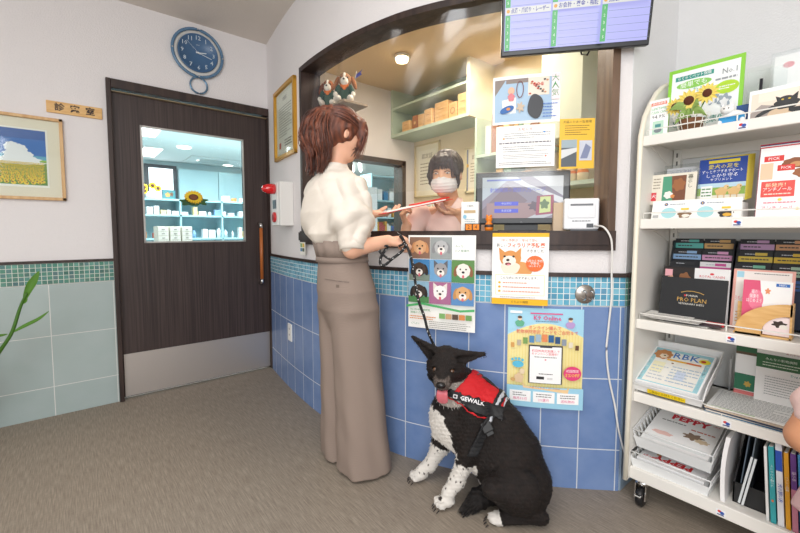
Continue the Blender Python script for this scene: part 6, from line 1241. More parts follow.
# hair: scalp volume plus strands
S = SDF((.70, 1.28, 1.20), (1.14, 1.74, 1.66), .0038)
hx_ = [hface, np.cross((0, 0, 1), hface), None]; hx_[1] = unit(hx_[1]); hx_[2] = np.cross(hx_[0], hx_[1]); H_ = lambda a, b, z: hc+hx_[0]*a+hx_[1]*b+hx_[2]*z
S.ell(H_(-.018, 0, .024), (.094, .080, .088), hx_, .01); S.ell(H_(.05, 0, .055), (.045, .066, .045), hx_, .02); S.ell(H_(-.02, -.05, -.01), (.05, .032, .04), hx_, .02); S.ell(H_(-.055, 0, -.045), (.046, .056, .052), hx_, .025)
for b in (-1, 1): S.chain([H_(.055, b*.050, .055), H_(.068, b*.060, .02), H_(.068, b*.062, -.03), H_(.062, b*.058, -.07)], (.018, .015, .011, .004), .012)
tie_ = A_(326, 117, 1.665)
S.ell(H_(-.09, 0, .035), (.04, .05, .045), hx_, .03)
gd = [tie_, A_(319, 116, 1.66), A_(311, 123, 1.655), A_(308, 138, 1.655), A_(312, 152, 1.66), A_(311, 170, 1.665)]
gd2 = [tie_, A_(323, 118, 1.64), A_(320, 127, 1.63), A_(322, 142, 1.63), A_(324, 156, 1.64), A_(321, 169, 1.65)]
S.chain(gd, (.020, .027, .031, .028, .018, .004), .02); S.chain(gd2, (.020, .027, .031, .028, .016, .004), .02)
S.warp(lambda X, Y, Z: .003*np.sin(X*150+np.sin(Z*40)*2)*np.sin(Y*130+Z*20))
S.ell(H_(.055, 0, -.05), (.075, .050, .075), hx_, .01, 'cut'); S.ell(H_(-.002, -.086, -.020), (.017, .020, .026), hx_, .008, 'cut')
HB = ['#4f2a1e', '#693726', '#844a33', '#3f2119']
def hcol(v):
    n_ = .5+.5*np.sin(v[:, 0]*190+np.sin(v[:, 2]*35)*2.5)*np.sin(v[:, 1]*170+v[:, 2]*25); return L3(HB[0])[None]*(1-n_[:, None])+L3(HB[2])[None]*n_[:, None]
HM = vcol_mat('hair_base', .42, .6, 160, .5, stretch=(3, 3, .5)); hair = figmesh(S, 'hair', HM, woman, hcol)
rh = random.Random(4); cv = []
def jig(a): return V(rh.gauss(0, a), rh.gauss(0, a), rh.gauss(0, a))
for i in range(420):
    g_ = gd if i % 2 else gd2; off = unit(jig(1)); rad = rh.uniform(.6, 1.22); ph = rh.uniform(0, 6.28); wv = rh.uniform(.003, .010); pr_ = (.022, .030, .036, .035, .026, .016); P_ = []
    q = _spl([tuple(p) for p in g_], 5); n = len(q)
    stop = n if rh.random() < .6 else int(n*rh.uniform(.7, .95))
    for j in range(stop):
        t_ = j/(n-1); rr_ = np.interp(t_*5, range(6), pr_)*rad; P_.append(tuple(q[j]+off*rr_+V(math.sin(ph+t_*13), math.cos(ph+t_*11), .3*math.sin(t_*9))*wv*t_*1.3+V(0, 0, -.012*max(0, t_-.85)*rh.uniform(0, 8))))
    cv.append((P_, rh.uniform(.0011, .0021)))
for i in range(420):
    a = rh.uniform(-1.25, 1.25); b_ = rh.uniform(-.25, 1.0); s0 = unit(V(math.cos(a)*.9*(1-.35*b_)+.15, math.sin(a), .15+b_*.8)); s1_ = unit(V(-1, 0, .12)); P_ = []; om = math.acos(np.clip(s0@s1_, -1, 1)); ph = rh.uniform(0, 6.28)
    for j in range(12):
        t_ = j/11*.93; w_ = (math.sin((1-t_)*om)*s0+math.sin(t_*om)*s1_)/math.sin(om); rr_ = 1.0+.012*math.sin(ph+t_*9)+.02*math.sin(8*a)
        P_.append(tuple(H_(-.018+w_[0]*.097*rr_, w_[1]*.083*rr_, .022+w_[2]*.091*rr_)))
    cv.append((P_, rh.uniform(.0010, .0018)))
for i in range(90):
    b = -1 if i % 3 else 1; t0 = rh.uniform(0, 1); dx = rh.gauss(0, .007); dy = rh.gauss(0, .005); q = _spl([tuple(H_(.045+dx, b*.045, .085)), tuple(H_(.068+dx, b*.058+dy, .05)), tuple(H_(.076+dx, b*.066+dy, .0)), tuple(H_(.074+dx*1.3, b*.064+dy, -.045)), tuple(H_(.066+dx*2, b*.06+dy, -.08+rh.uniform(-.02, .03)))], 5); cv.append(([tuple(p) for p in q], rh.uniform(.0009, .0016)))
strands('hair_strands', cv, [M(c, .38, spec=.6) for c in HB], woman)
mb = MB(); tt = Vector(tie_); mb.tube([tt+Vector((0, 0, .026))*math.sin(a)+Vector(vr)*.026*math.cos(a)*.5+Vector(vd)*.02*math.cos(a) for a in [2*math.pi*i/16 for i in range(16)]], .006, 8, closed=True); wchild(mb, 'hair_tie', M('#2b1c18', .6))
# ------------------------------------------------------------------ envelope passed over the counter
e0, e1 = A_(378, 213.5, 1.80), A_(447, 199, 1.93); ed = unit(e1-e0); ew_ = unit(np.cross(V(0, 0, 1), ed)); eu = unit(np.cross(ed, ew_)+ew_*.15); EL = np.linalg.norm(e1-e0)
ev = empty('document_folder', tuple((e0+e1)/2), 0, 'red edged white document passed between the two people over the counter', 'document')
m4 = Matrix(((ed[0], ew_[0], eu[0], 0), (ed[1], ew_[1], eu[1], 0), (ed[2], ew_[2], eu[2], 0), (0, 0, 0, 1)))
mb = MB(); mb.xbox(m4, -EL/2, EL/2, -.055, .055, -.006, -.003); mb.build('red_cover', M('#e03a30', .45), ev)
mb = MB(); mb.xbox(m4, -EL/2+.02, EL/2-.04, -.060, .050, -.0025, .003); mb.build('white_papers', M('#f7f1ea', .6), ev)
mb = MB(); mb.xbox(m4, .0, EL/2-.01, -.045, .052, .0035, .010, bev=.001); mb.build('red_booklet', M('#e5372f', .4), ev)
# ------------------------------------------------------------------ the masked receptionist
rec = empty('person', (1.46, 1.42, 0), 0, 'masked receptionist with dark fringe and pale pink polo shirt behind the counter', 'person')
rf = unit(V(math.cos(R(-152)), math.sin(R(-152)), -.22)); rb_ = unit(V(math.cos(R(-146)), math.sin(R(-146)), 0)); rl = unit(np.cross((0, 0, 1), rb_))
rh_ = A_(446, 174, 2.00); rn = A_(451, 204, 2.05); rch = A_(452, 226, 2.06)
sR, sL = A_(421, 215, 2.04), A_(481, 214, 2.10); eR, eL = A_(404, 243, 1.99), A_(470, 238, 1.99); hR, hL = A_(407, 226, 1.965), A_(458, 213, 1.965)
S = SDF((1.15, 1.10, 0), (1.80, 1.80, 1.50), .0042)
RP = head(S, rh_, rf, s=.95); S.chain([rh_-V(0, 0, .05), rn], (.046, .046), .02)
S.ell(rch-V(0, 0, .06), (.085, .135, .17), [rb_, rl, (0, 0, 1)], .03); S.ell(V(rch[0], rch[1], .80), (.09, .14, .16), [rb_, rl, (0, 0, 1)], .05)
S.cap(sR, sL, .042, .042, .03); S.chain([sR, eR, hR], (.044, .034, .024), .01); S.chain([sL, eL, hL], (.044, .034, .024), .01)
for sg_ in (-1, 1): p_ = V(rch[0], rch[1], .74)+rl*sg_*.075; S.chain([p_, V(p_[0], p_[1], .40), V(p_[0], p_[1], .06)], (.08, .05, .035), .03); S.cap(V(p_[0], p_[1], .03), V(p_[0]-.10, p_[1], .025), .03, .025, .01)
hand(S, hR, unit(V(0, 0, 1)*.75+rb_*.2-vr*.25), unit(rb_*-.3+vr*1.0), .76, 1, (.9, .95, 1.0, 1.0), .5, tout=.5)
hand(S, hL, unit(-vr*.95-vd*.15+V(0, 0, .02)), V(0, 0, 1), .80, -1, (.35, .38, .4, .45), .45, tout=.45)
figmesh(S, 'body', SKIN, rec, skin_col('#e8b594')); eyes(RP, rec, .96, rf, .42)
mb = MB()
for b in (-1, 1): mb.tube([tuple(RP(.084-.004*abs(j), b*(.018+.009*j), .036+.003*math.sin(j))) for j in range(4)], .0022, 6)
o = mb.build('eyebrows', M('#3a2a24', .7)); o.parent = rec; o.location = -rec.location
# polo shirt
S = SDF((1.15, 1.10, .70), (1.80, 1.80, 1.30), .0045)
secs = [(z, rch[0]-V(*rb_)[0]*0, rch[1], rx, ry, math.atan2(rb_[1], rb_[0])) for z, rx, ry in ((.74, .11, .155), (.95, .105, .15), (1.06, .108, .155), (1.12, .10, .155), (1.155, .080, .128), (1.18, .058, .075), (1.205, .05, .053))]
S.stack(secs, .01, lambda th, Z: .012*np.sin(7*th+12*Z)); S.cap(sR, sR*.45+eR*.55, .056, .055, .02); S.cap(sL, sL*.45+eL*.55, .056, .055, .02)
S.warp(lambda X, Y, Z: .003*np.sin(X*40+Z*55)*np.sin(Y*38-Z*30)); S.cap(rn+rb_*.035+V(0, 0, .01), rn+V(0, 0, .10), .028, .050, .004, 'cut')
figmesh(S, 'polo_shirt', vcol_mat('pink_polo', .85, .2, 500, .15), rec, lambda v: np.tile(L3('#f3d2c6'), (len(v), 1)))
mb = MB()
for b in (-1, 1):
    c0 = rn+V(0, 0, .022)
    P4 = [c0+rb_*.094+V(0, 0, -.062)+rl*b*.004, c0+rb_*.094+V(0, 0, -.072)+rl*b*.042, c0+rb_*.058+V(0, 0, -.030)+rl*b*.072, c0+rb_*.0+V(0, 0, .004)+rl*b*.058, c0+rb_*.050+V(0, 0, .004)+rl*b*.042]
    mb.prism([tuple(p) for p in P4], tuple(rb_*.004+V(0, 0, .003)))
o = mb.build('collar', M('#f6dacf', .85)); o.parent = rec; o.location = -rec.location
# mask
S = SDF(rh_-.14, rh_+.14, .003); S.ell(RP(.038, 0, -.049), (.068*.97, .070*.97, .054), [rf, unit(np.cross((0, 0, 1), rf)), np.cross(rf, unit(np.cross((0, 0, 1), rf)))], .01); S.ell(RP(.094, 0, -.034), (.014, .020, .022), [rf, unit(np.cross((0, 0, 1), rf)), np.cross(rf, unit(np.cross((0, 0, 1), rf)))], .02)
S.ell(RP(-.045, 0, -.03), (.075, .10, .12), [rf, unit(np.cross((0, 0, 1), rf)), np.cross(rf, unit(np.cross((0, 0, 1), rf)))], .003, 'cut')
uu = np.cross(rf, unit(np.cross((0, 0, 1), rf))); S.warp(lambda X, Y, Z: .0012*np.sin(((X-rh_[0])*uu[0]+(Y-rh_[1])*uu[1]+(Z-rh_[2])*uu[2])*420))
figmesh(S, 'face_mask', M('#f2eeee', .8), rec)
mb = MB()
for b in (-1, 1): mb.tube([tuple(RP(.03, b*.066, -.030)), tuple(RP(.0, b*.078, -.012)), tuple(RP(-.016, b*.080, -.010)), tuple(RP(-.01, b*.080, -.03)), tuple(RP(.03, b*.066, -.068))], .0012, 6)
o = mb.build('mask_loops', M('#eeeeee', .7)); o.parent = rec; o.location = -rec.location
# hair
S = SDF(rh_-.17, rh_+.17, .0034); rx3 = [rf, unit(np.cross((0, 0, 1), rf)), None]; rx3[2] = np.cross(rx3[0], rx3[1])
S.ell(RP(-.022, 0, .035), (.096, .082, .088), rx3, .01); S.ell(RP(-.085, 0, -.02), (.045, .055, .05), rx3, .03); S.ell(RP(.040, 0, .072), (.045, .062, .032), rx3, .02)
for b in (-1, 1): S.chain([RP(.05, b*.06, .05), RP(.052, b*.073, .0), RP(.044, b*.074, -.04), RP(.036, b*.070, -.075)], (.016, .011, .008, .003), .01)
S.ell(RP(.080, 0, -.040), (.06, .066, .082), rx3, .006, 'cut'); S.warp(lambda X, Y, Z: .0022*np.sin(X*160+Z*30)*np.sin(Y*170))
figmesh(S, 'hair', vcol_mat('dark_hair_base', .4, .5, 160, .5, stretch=(3, 3, .5)), rec, lambda v: np.tile(L3('#3a2d2a'), (len(v), 1)))
cv = []; rh2 = random.Random(8)
for i in range(150):
    y_ = rh2.uniform(-.058, .060); q = _spl([tuple(RP(.03, y_*.5+.012, .118)), tuple(RP(.072, y_*.8+.006, .085)), tuple(RP(.088-.012*abs(y_)/.06, y_, .060)), tuple(RP(.088-.016*abs(y_)/.06, y_*1.08, .038-rh2.uniform(0, .010)-.045*(abs(y_) > .045)))], 4); cv.append(([tuple(p) for p in q], rh2.uniform(.0010, .0018)))
for i in range(220):
    a = rh2.uniform(-1.7, 1.7); b_ = rh2.uniform(-.1, 1.0); s0 = unit(V(math.cos(a), math.sin(a), b_)); s1_ = unit(V(-1, 0, -.1)); om = math.acos(np.clip(s0@s1_, -1, 1)); P_ = []
    if om < .3: continue
    for j in range(9): t_ = j/8; w_ = (math.sin((1-t_)*om)*s0+math.sin(t_*om)*s1_)/math.sin(om); P_.append(tuple(RP(-.022+w_[0]*.099, w_[1]*.085, .035+w_[2]*.091)))
    cv.append((P_, .0014))
strands('hair_strands', cv, [M(c, .35, spec=.6) for c in ('#2c2221', '#43353a', '#564440')], rec)
o = box_at('name_badge', 0, 0, 0, .03, .003, .012, M('#6b5a4c', .5), None, None); bpy.data.objects.remove(o)
mb = MB(); c_ = rch+rb_*.102+rl*-.05+V(0, 0, .0); mb.ball(tuple(rn+rb_*.075+V(0, 0, -.075)-rl*.045), (.006, .020, .008), seg=10); o = mb.build('brooch', M('#8a6a55', .4)); o.parent = rec; o.location = -rec.location
# ================================================================== THE DOG
dog = empty('dog', tuple(A_(505, 505, 1.50)*V(1, 1, 0)), 0, 'black and white dog sitting with its tongue out, wearing a red harness', 'dog')
dg = lambda x, y, D: A_(x, y, D)
chest = dg(459, 420, 1.585); belly = dg(488, 447, 1.55); rump = dg(517, 484, 1.50); hd_c = dg(446, 364, 1.52); neck1 = dg(462, 392, 1.57)
mz = dg(441.5, 381, 1.435); jaw_ = dg(442, 392, 1.455)
fsN = dg(474, 415, 1.50); feN = dg(470, 450, 1.50); fwN = dg(457, 482, 1.522); pN = dg(446, 499, 1.525)
fsF = dg(445, 420, 1.665); feF = dg(441, 446, 1.675); fwF = dg(430, 466, 1.69); pF = dg(420, 474.5, 1.69)
S = SDF(np.minimum(pF, V(.86, .60, 0))-V(.03, .0, .01), V(1.48, 1.32, .74), .0040); S.lo[2] = -.004
up = V(0, 0, 1); bx = unit(chest-rump); bs = unit(np.cross(up, bx)); bz = np.cross(bx, bs)
S.ell(chest, (.115, .092, .125), [bx, bs, bz], .03); S.ell(belly, (.15, .100, .118), [bx, bs, bz], .05); S.ell(rump+V(0, 0, .01), (.125, .112, .122), [bx, bs, bz], .05)
S.chain([dg(474, 394, 1.56), dg(486, 408, 1.55), dg(499, 428, 1.53), dg(511, 452, 1.51)], (.062, .072, .088, .108), .03); S.chain([chest+V(0, 0, .03), neck1, hd_c+V(0, 0, -.03)+vd*.035], (.100, .078, .058), .03)
# near and far thigh, hind feet
thN = dg(514, 491, 1.410); S.ell(thN, (.092, .052, .088), [bx, bs, bz], .012); knN = dg(494, 489, 1.40); hkN = dg(541, 519, 1.425); ftN = dg(499, 520.5, 1.437)
S.cap(thN, knN, .062, .042, .012); S.cap(knN, hkN, .036, .022, .010); S.chain([hkN, ftN], (.023, .021), .02); S.ell(dg(496, 520, 1.437)+V(0, 0, .002), (.030, .024, .018), [unit((ftN-hkN)*V(1, 1, 0)), unit(np.cross(up, ftN-hkN)), up], .01)
ftF = dg(486, 483, 1.66); S.cap(dg(505, 468, 1.60), dg(492, 478, 1.64), .07, .045, .03); S.cap(dg(500, 480, 1.64), ftF, .024, .020, .01)
# forelegs
S.chain([fsN, feN, fwN], (.062, .041, .0265), .018); S.chain([fwN, fwN*.2+pN*.8+V(0, 0, .006)], (.0265, .025), .02)
S.chain([fsF, feF, fwF], (.055, .038, .0250), .018); S.chain([fwF, fwF*.2+pF*.8+V(0, 0, .006)], (.0250, .024), .02)
def paw(p, dirv, sc=1.0):
    d = unit(dirv*V(1, 1, 0)); w = np.cross(up, d); p = V(p[0], p[1], .020*sc); S.ell(p, (.030*sc, .025*sc, .019*sc), [d, w, up], .01)
    for t_ in (-1.5, -.5, .5, 1.5): S.ell(p+d*(.028-.004*abs(t_))*sc+w*t_*.0125*sc-V(0, 0, .003), (.014*sc, .0075*sc, .0115*sc), [d, w, up], .0025)
dN = (pN-fwN)*V(1, 1, 0); dN = unit(unit(dN)-vd*.35*V(1, 1, 0)); dF = unit((pF-fwF)*V(1, 1, 0)-vd*.012*V(1, 1, 0)); paw(pN, dN, 1.16); paw(pF, dF, 1.12); paw(ftN-unit(ftN-hkN)*.004, ftN-hkN, .92); paw(ftF, V(-.3, .6, 0), .8)
# head
hf = unit(mz-hd_c); hl = unit(np.cross(up, hf)); hu = np.cross(hf, hl); hx = [hf, hl, hu]; Q = lambda a, b, c: hd_c+hf*a+hl*b+hu*c
S.ell(Q(0, 0, .0), (.068, .066, .060), hx, .02); S.ell(Q(.0, 0, -.022), (.055, .071, .050), hx, .03); S.chain([Q(.03, 0, -.008), Q(.092, 0, -.016)], (.043, .027), .022); S.ell(Q(.092, 0, -.020), (.024, .030, .021), hx, .012)
for b in (-1, 1): S.ell(Q(.072, b*.017, -.022), (.028, .014, .016), hx, .01); S.ell(Q(.036, b*.030, .022), (.014, .014, .010), hx, .012); S.ell(Q(.054, b*.030, .010), (.012, .012, .009), hx, .004, 'cut')
S.chain([Q(.02, 0, -.050), Q(.074, 0, -.064)], (.032, .016), .01); S.ell(Q(.088, 0, -.046), (.026, .021, .009), hx, .006, 'cut')
for tip, base, base2 in ((dg(413, 338.5, 1.50), Q(-.012, -.034, .040), Q(-.004, -.056, .014)), (dg(484, 355.5, 1.49), Q(-.012, .034, .040), Q(-.004, .058, .010))):
    if (dg(484, 355, 1.49)-hd_c)@hl < 0: base = Q(-.012, -((base-hd_c)@hl), (base-hd_c)@hu); base2 = Q(-.004, -((base2-hd_c)@hl), (base2-hd_c)@hu)
    for t_ in np.linspace(0, 1, 6): b0 = base*(1-t_)+base2*t_; S.cap(b0, tip, .016, .0035, .006)
    S.cap(base*.5+base2*.5+hf*.019, tip*.75+(base*.5+base2*.5)*.25+hf*.009, .015, .005, .004, 'cut')
S.warp(lambda X, Y, Z: .0013*np.sin(X*210+Z*120)*np.sin(Y*190-Z*90)+.0010*np.sin(X*90+Y*120+Z*400))
BLK, BRN, WHT, GRY, DK = L3('#151110'), L3('#2b201c'), L3('#e9e4dd'), L3('#6c625c'), L3('#3b302c')
def segd(v, a, b):
    ab = b-a; t_ = np.clip(((v-a)@ab)/(ab@ab), 0, 1); return np.linalg.norm(v-a-t_[:, None]*ab, axis=1), t_
def dogcol(v):
    nz = np.sin(v[:, 0]*90+2*np.sin(v[:, 2]*60))*np.sin(v[:, 1]*84+v[:, 2]*50); c = BLK+(BRN-BLK)*(.25+.3*np.clip(nz, 0, 1))[:, None]
    e = .003*np.sin(v[:, 2]*210+v[:, 0]*160+3*np.sin(v[:, 1]*90))+.003*np.sin(v[:, 1]*140+v[:, 2]*60)
    def paint(m, col): c[m] = col if col.ndim == 1 else col[m]
    sp = (np.sin(v[:, 0]*230+1)*np.sin(v[:, 1]*250+2)*np.sin(v[:, 2]*170) > .66)
    for a, b, p, zt_ in ((feN, fwN, pN, .185), (feF, fwF, pF, .245)):
        d1, t1 = segd(v, a*.5+b*.5 if a is feN else a*.75+b*.25, b); d2, t2 = segd(v, b, p); m = (np.minimum(d1, d2) < .055) & (v[:, 2] < zt_+e); paint(m, WHT); paint(m & sp & (v[:, 2] > .035), DK)
    m = (np.linalg.norm((v-V(pN[0], pN[1], .028)-dN*.01)/V(1, 1, 1), axis=1) < .0); paint((np.linalg.norm(v-V(pN[0], pN[1], .038)-dN*.022, axis=1) < .011), DK)
    m = (np.linalg.norm(v-ftN-unit(ftN-hkN)*.03, axis=1) < .045) & (v[:, 2] < .06); paint(m, WHT); paint((np.linalg.norm(v-ftF, axis=1) < .04) & (v[:, 2] < .05), WHT)
    u = (v-chest)@vr; w = v[:, 2]; front = (v-chest)@unit(bx*V(1, 1, 0))
    top = chest[2]+.055; bot = chest[2]-.105; cx_ = -.086+.06*np.clip((top-w)/(top-bot), 0, 1); m = (w < top+e) & (w > bot) & (u < cx_+.010+e) & (np.linalg.norm(v-chest, axis=1) < .20); paint(m, WHT)
    m = (segd(v, dg(468, 452, 1.53), dg(486, 474, 1.50))[0] < .034) & (v[:, 2] < .22) & (np.linalg.norm(v-feN, axis=1) > .05) & (((v-belly)@bz) < -.085); paint(m, WHT)
    q = [(v-hd_c)@k_ for k_ in hx]
    m = (q[0] > .062+.6*np.abs(q[1])) & (q[2] < .012) & (np.abs(q[1]) < .05) & (np.linalg.norm(v-hd_c, axis=1) < .16); paint(m, GRY); m2 = m & (np.abs(np.sin(v[:, 2]*500)*np.sin(q[1]*380)) > .45); paint(m2, L3('#4a403b'))
    paint((np.linalg.norm(v-hd_c, axis=1) < .16) & (q[2] < -.048) & (q[0] > .01), L3('#a39a92'))
    return c
FUR = vcol_mat('dog_coat', .62, .55, 900, .35); db = figmesh(S, 'body', FUR, dog, dogcol)
def dchild(mb, name, mat, par=None, fix=True):
    o = mb.build(name, mat, None, fix=fix); o.parent = dog if par is None else par; o.location = -dog.location if par is None else (0, 0, 0); return o
mb = MB(); mb.ball(tuple(Q(.113, 0, -.006)), (.013, .018, .013), seg=16, rot=Matrix((hf, hl, hu)).transposed().to_euler()); dchild(mb, 'nose', M('#141213', .25))
for b in (-1, 1):
    mb = MB(); c_ = Q(.050, b*.0300, .010); mb.ball(tuple(c_), .0108, seg=14); e_ = dchild(mb, 'eye', M('#5a3a22', .05, coat=1.0)); mb = MB(); mb.ball(tuple(c_+hf*.0072), .0052, seg=10); dchild(mb, 'pupil', M('#050505', .05), e_)
# tongue: a curved slab out of the open mouth
mb = MB(); rows = []
tp_ = [Q(.060, 0, -.044), Q(.088, 0, -.046), Q(.102, 0, -.052), Q(.106, 0, -.068), Q(.104, 0, -.088), Q(.100, 0, -.100)]
tq = [np.array(p) for p in _spl([tuple(p) for p in tp_], 4)]; nn = len(tq)
for i, p in enumerate(tq):
    t_ = i/(nn-1); w_ = .015+.006*math.sin(t_*2.6); w_ = w_ if t_ < .7 else w_*math.sqrt(max(0.04, 1-((t_-.7)/.305)**2)); tan = unit(tq[min(i+1, nn-1)]-tq[max(0, i-1)]); nv = unit(np.cross(tan, hl)); rows.append([mb.bm.verts.new(tuple(p+hl*w_*math.cos(a)+nv*(.0035*math.sin(a)-.002*math.cos(a)**0*(abs(math.cos(a)) < .3)))) for a in [2*math.pi*k/14 for k in range(14)]])
for a, b in zip(rows, rows[1:]):
    for k in range(14): f = mb.bm.faces.new((a[k], a[(k+1) % 14], b[(k+1) % 14], b[k])); f.smooth = True
mb.bm.faces.new(rows[0]); mb.bm.faces.new(rows[-1][::-1]); dchild(mb, 'tongue', M('#d9717c', .35, sss=.2))
# claws
mb = MB()
# bushy tail curling forward on the floor
S2 = SDF(dg(455, 520, 1.42)-V(.12, .16, .12), dg(500, 490, 1.55)+V(.30, .16, .14), .004)
tl_ = [dg(536, 497, 1.56), dg(512, 500, 1.57), dg(494, 497, 1.555), dg(478, 502, 1.52), dg(464, 513.5, 1.49)]
tl_ = [V(p[0], p[1], max(p[2], r_+.004)) for p, r_ in zip(tl_, (.03, .034, .040, .034, .008))]
S2.chain(tl_, (.026, .032, .040, .034, .010), .02); S2.warp(lambda X, Y, Z: .004*np.sin(X*190+Z*80)*np.sin(Y*170+X*60))
tlo = figmesh(S2, 'tail', FUR, dog, lambda v: np.tile(L3('#191514'), (len(v), 1)))
rt_ = random.Random(12); cv = []
for i in range(900):
    j = rt_.uniform(0, 3.95); i0 = int(j); fr_ = j-i0; p = tl_[i0]*(1-fr_)+tl_[i0+1]*fr_; rr_ = np.interp(j, range(5), (.026, .032, .040, .034, .010)); dv = unit(tl_[i0+1]-tl_[i0]); o_ = V(rt_.gauss(0, 1), rt_.gauss(0, 1), rt_.gauss(0, 1)); o_ = unit(o_-dv*(o_@dv)); a0 = p+o_*rr_*.85
    P_ = [a0, a0+dv*.012+o_*.004, a0+dv*.026+o_*.005+V(0, 0, -.002)]; P_ = [tuple(V(q[0], q[1], max(.003, q[2]))) for q in P_]; cv.append((P_, .0011))
strands('tail_fur', cv, [M('#171312', .55), M('#231c19', .55)], dog)
# short coat tufts along the silhouette of the body
me_b = db.data; vsb = np.empty(len(me_b.vertices)*3); me_b.vertices.foreach_get('co', vsb); vsb = vsb.reshape(-1, 3); nrb = np.array([v.normal[:] for v in me_b.vertices]); cols_ = dogcol(vsb)
pick = np.random.default_rng(3).choice(len(vsb), 9000, replace=False); grp = {0: [], 1: []}
flow = -bx*.75+V(0, 0, -.55)
for i in pick:
    p, n_ = vsb[i], nrb[i]
    if p[2] < .02: continue
    dh = np.linalg.norm(p-hd_c)
    fl = (-hf*.9+V(0, 0, -.2)) if dh < .11 else (V(0, 0, -1.0) if p[2] < .22 and (p-chest)@bx > -.02 else flow)
    fl = unit(fl-n_*(fl@n_)+n_*.22); L_ = .006 if dh < .13 or p[2] < .15 else .012
    grp[1 if cols_[i].sum() > .9 else 0].append(([tuple(p-n_*.001), tuple(p+fl*L_*.5), tuple(p+fl*L_)], .00065))
strands('coat_hair', grp[0], [M('#100d0c', .5), M('#211916', .5)], dog, seg=3); strands('white_coat_hair', grp[1], [M('#e9e4dd', .6)], dog, seg=3)
for pp, dd in ((pN, dN), (pF, dF), (ftN, unit((ftN-hkN)*V(1, 1, 0)))):
    w = np.cross(up, dd)
    for t_ in (-1.5, -.5, .5, 1.5):
        q = V(pp[0], pp[1], .012)+dd*(.044-.005*abs(t_))*1.10+w*t_*.0140; mb = MB(); mb.tube([tuple(q), tuple(q+dd*.006-V(0, 0, .004)), tuple(q+dd*.010-V(0, 0, .009))], [.0028, .0022, .0008], 6); dchild(mb, 'claw', M('#2a2321', .4))
# ------------------------------------------------------------------ harness: shells that follow the body surface
hn = empty('dog_harness', tuple(A_(480, 400, 1.50)), 0, 'red and black dog harness with white lettering and reflective edges, worn by the dog', 'harness')
def shell(name, mat, thick, test, root, smooth=True, grow=.002):
    """a closed shell lying on the dog's coat wherever test(points) is true"""
    keep = test(vsb); fs = [p for p in me_b.polygons if all(keep[i] for i in p.vertices)]; ids = sorted({i for p in fs for i in p.vertices}); mp_ = {a: b for b, a in enumerate(ids)}
    vv = vsb[ids]+nrb[ids]*grow; me = bpy.data.meshes.new(name); me.from_pydata([tuple(p) for p in vv], [], [[mp_[i] for i in p.vertices] for p in fs]); me.update()
    o = link(name, me, mat, None, smooth); o.parent = root; o.location = -root.location
    m = o.modifiers.new('sm', 'SMOOTH'); m.iterations = 4; m.factor = .5; m = o.modifiers.new('s', 'SOLIDIFY'); m.thickness = thick; m.offset = 1; return o
def plane(p, q):
    """signed distance to the plane through p and q that also runs straight across the dog; positive on the side towards the chest"""
    p, q = np.array(p, float), np.array(q, float); n_ = unit(np.cross(q-p, bs)); n_ = n_ if n_@unit(chest-rump+V(0, 0, .0)) > 0 else -n_
    return lambda v: (v-p)@n_
def uplane(p, q):
    p, q = np.array(p, float), np.array(q, float); n_ = unit(np.cross(q-p, bs)); n_ = n_ if n_[2] > 0 else -n_
    return lambda v: (v-p)@n_
HD = 1.475
rear = plane(A_(503, 394, HD), A_(503, 412, HD)); frontp = plane(A_(468, 380, HD), A_(452, 398, HD)); lowp = uplane(A_(452, 396, HD), A_(490, 409, HD)); girth = plane(A_(500, 396, HD), A_(484, 430, HD))
nh = lambda v: np.linalg.norm(v-hd_c-V(0, 0, -.01), axis=1)
RED = M('#c9141e', .7, bump=.3, scale=500); HBK = M('#191a1d', .6, bump=.3, scale=500); REF = M('#c9ccd4', .3, metal=.2)
low_ = lambda v: v[:, 2] < hd_c[2]+.004
notleg = lambda v: (v[:, 2] > .17) & low_(v)
def t_red(v): return (rear(v) > 0) & (frontp(v) < .012) & (lowp(v) > -.012) & (nh(v) > .078) & ((v[:, 2] < hd_c[2]-.010) | (rear(v) < .09)) & (((v-hd_c)@vr < .085) | (v[:, 2] < hd_c[2]-.012))
shell('saddle', RED, .005, t_red, hn)
def t_band(v): return (np.abs(lowp(v)) < .0165) & (rear(v) > -.004) & (nh(v) > .070) & notleg(v)
shell('name_band', HBK, .009, t_band, hn)
def t_trim(v): return (lowp(v) < -.0165) & (lowp(v) > -.025) & (girth(v) > -.01) & (nh(v) > .07) & notleg(v)
shell('red_trim', RED, .006, t_trim, hn)
def t_girth(v): return (np.abs(girth(v)) < .017) & (v[:, 2] > .235) & low_(v)
shell('girth_strap', HBK, .0080, t_girth, hn)
def t_refl(v): return (np.abs(girth(v)) < .0075) & (lowp(v) > -.06) & (lowp(v) < .045) & (np.abs(lowp(v)) > .014)
shell('reflective_strip', REF, .002, t_refl, hn, grow=.0108)
def t_edge(v): return (np.abs(rear(v)-.001) < .0042) & (lowp(v) > -.016) & (lowp(v) < .05) & (nh(v) > .09)
shell('reflective_edge', REF, .0065, t_edge, hn)
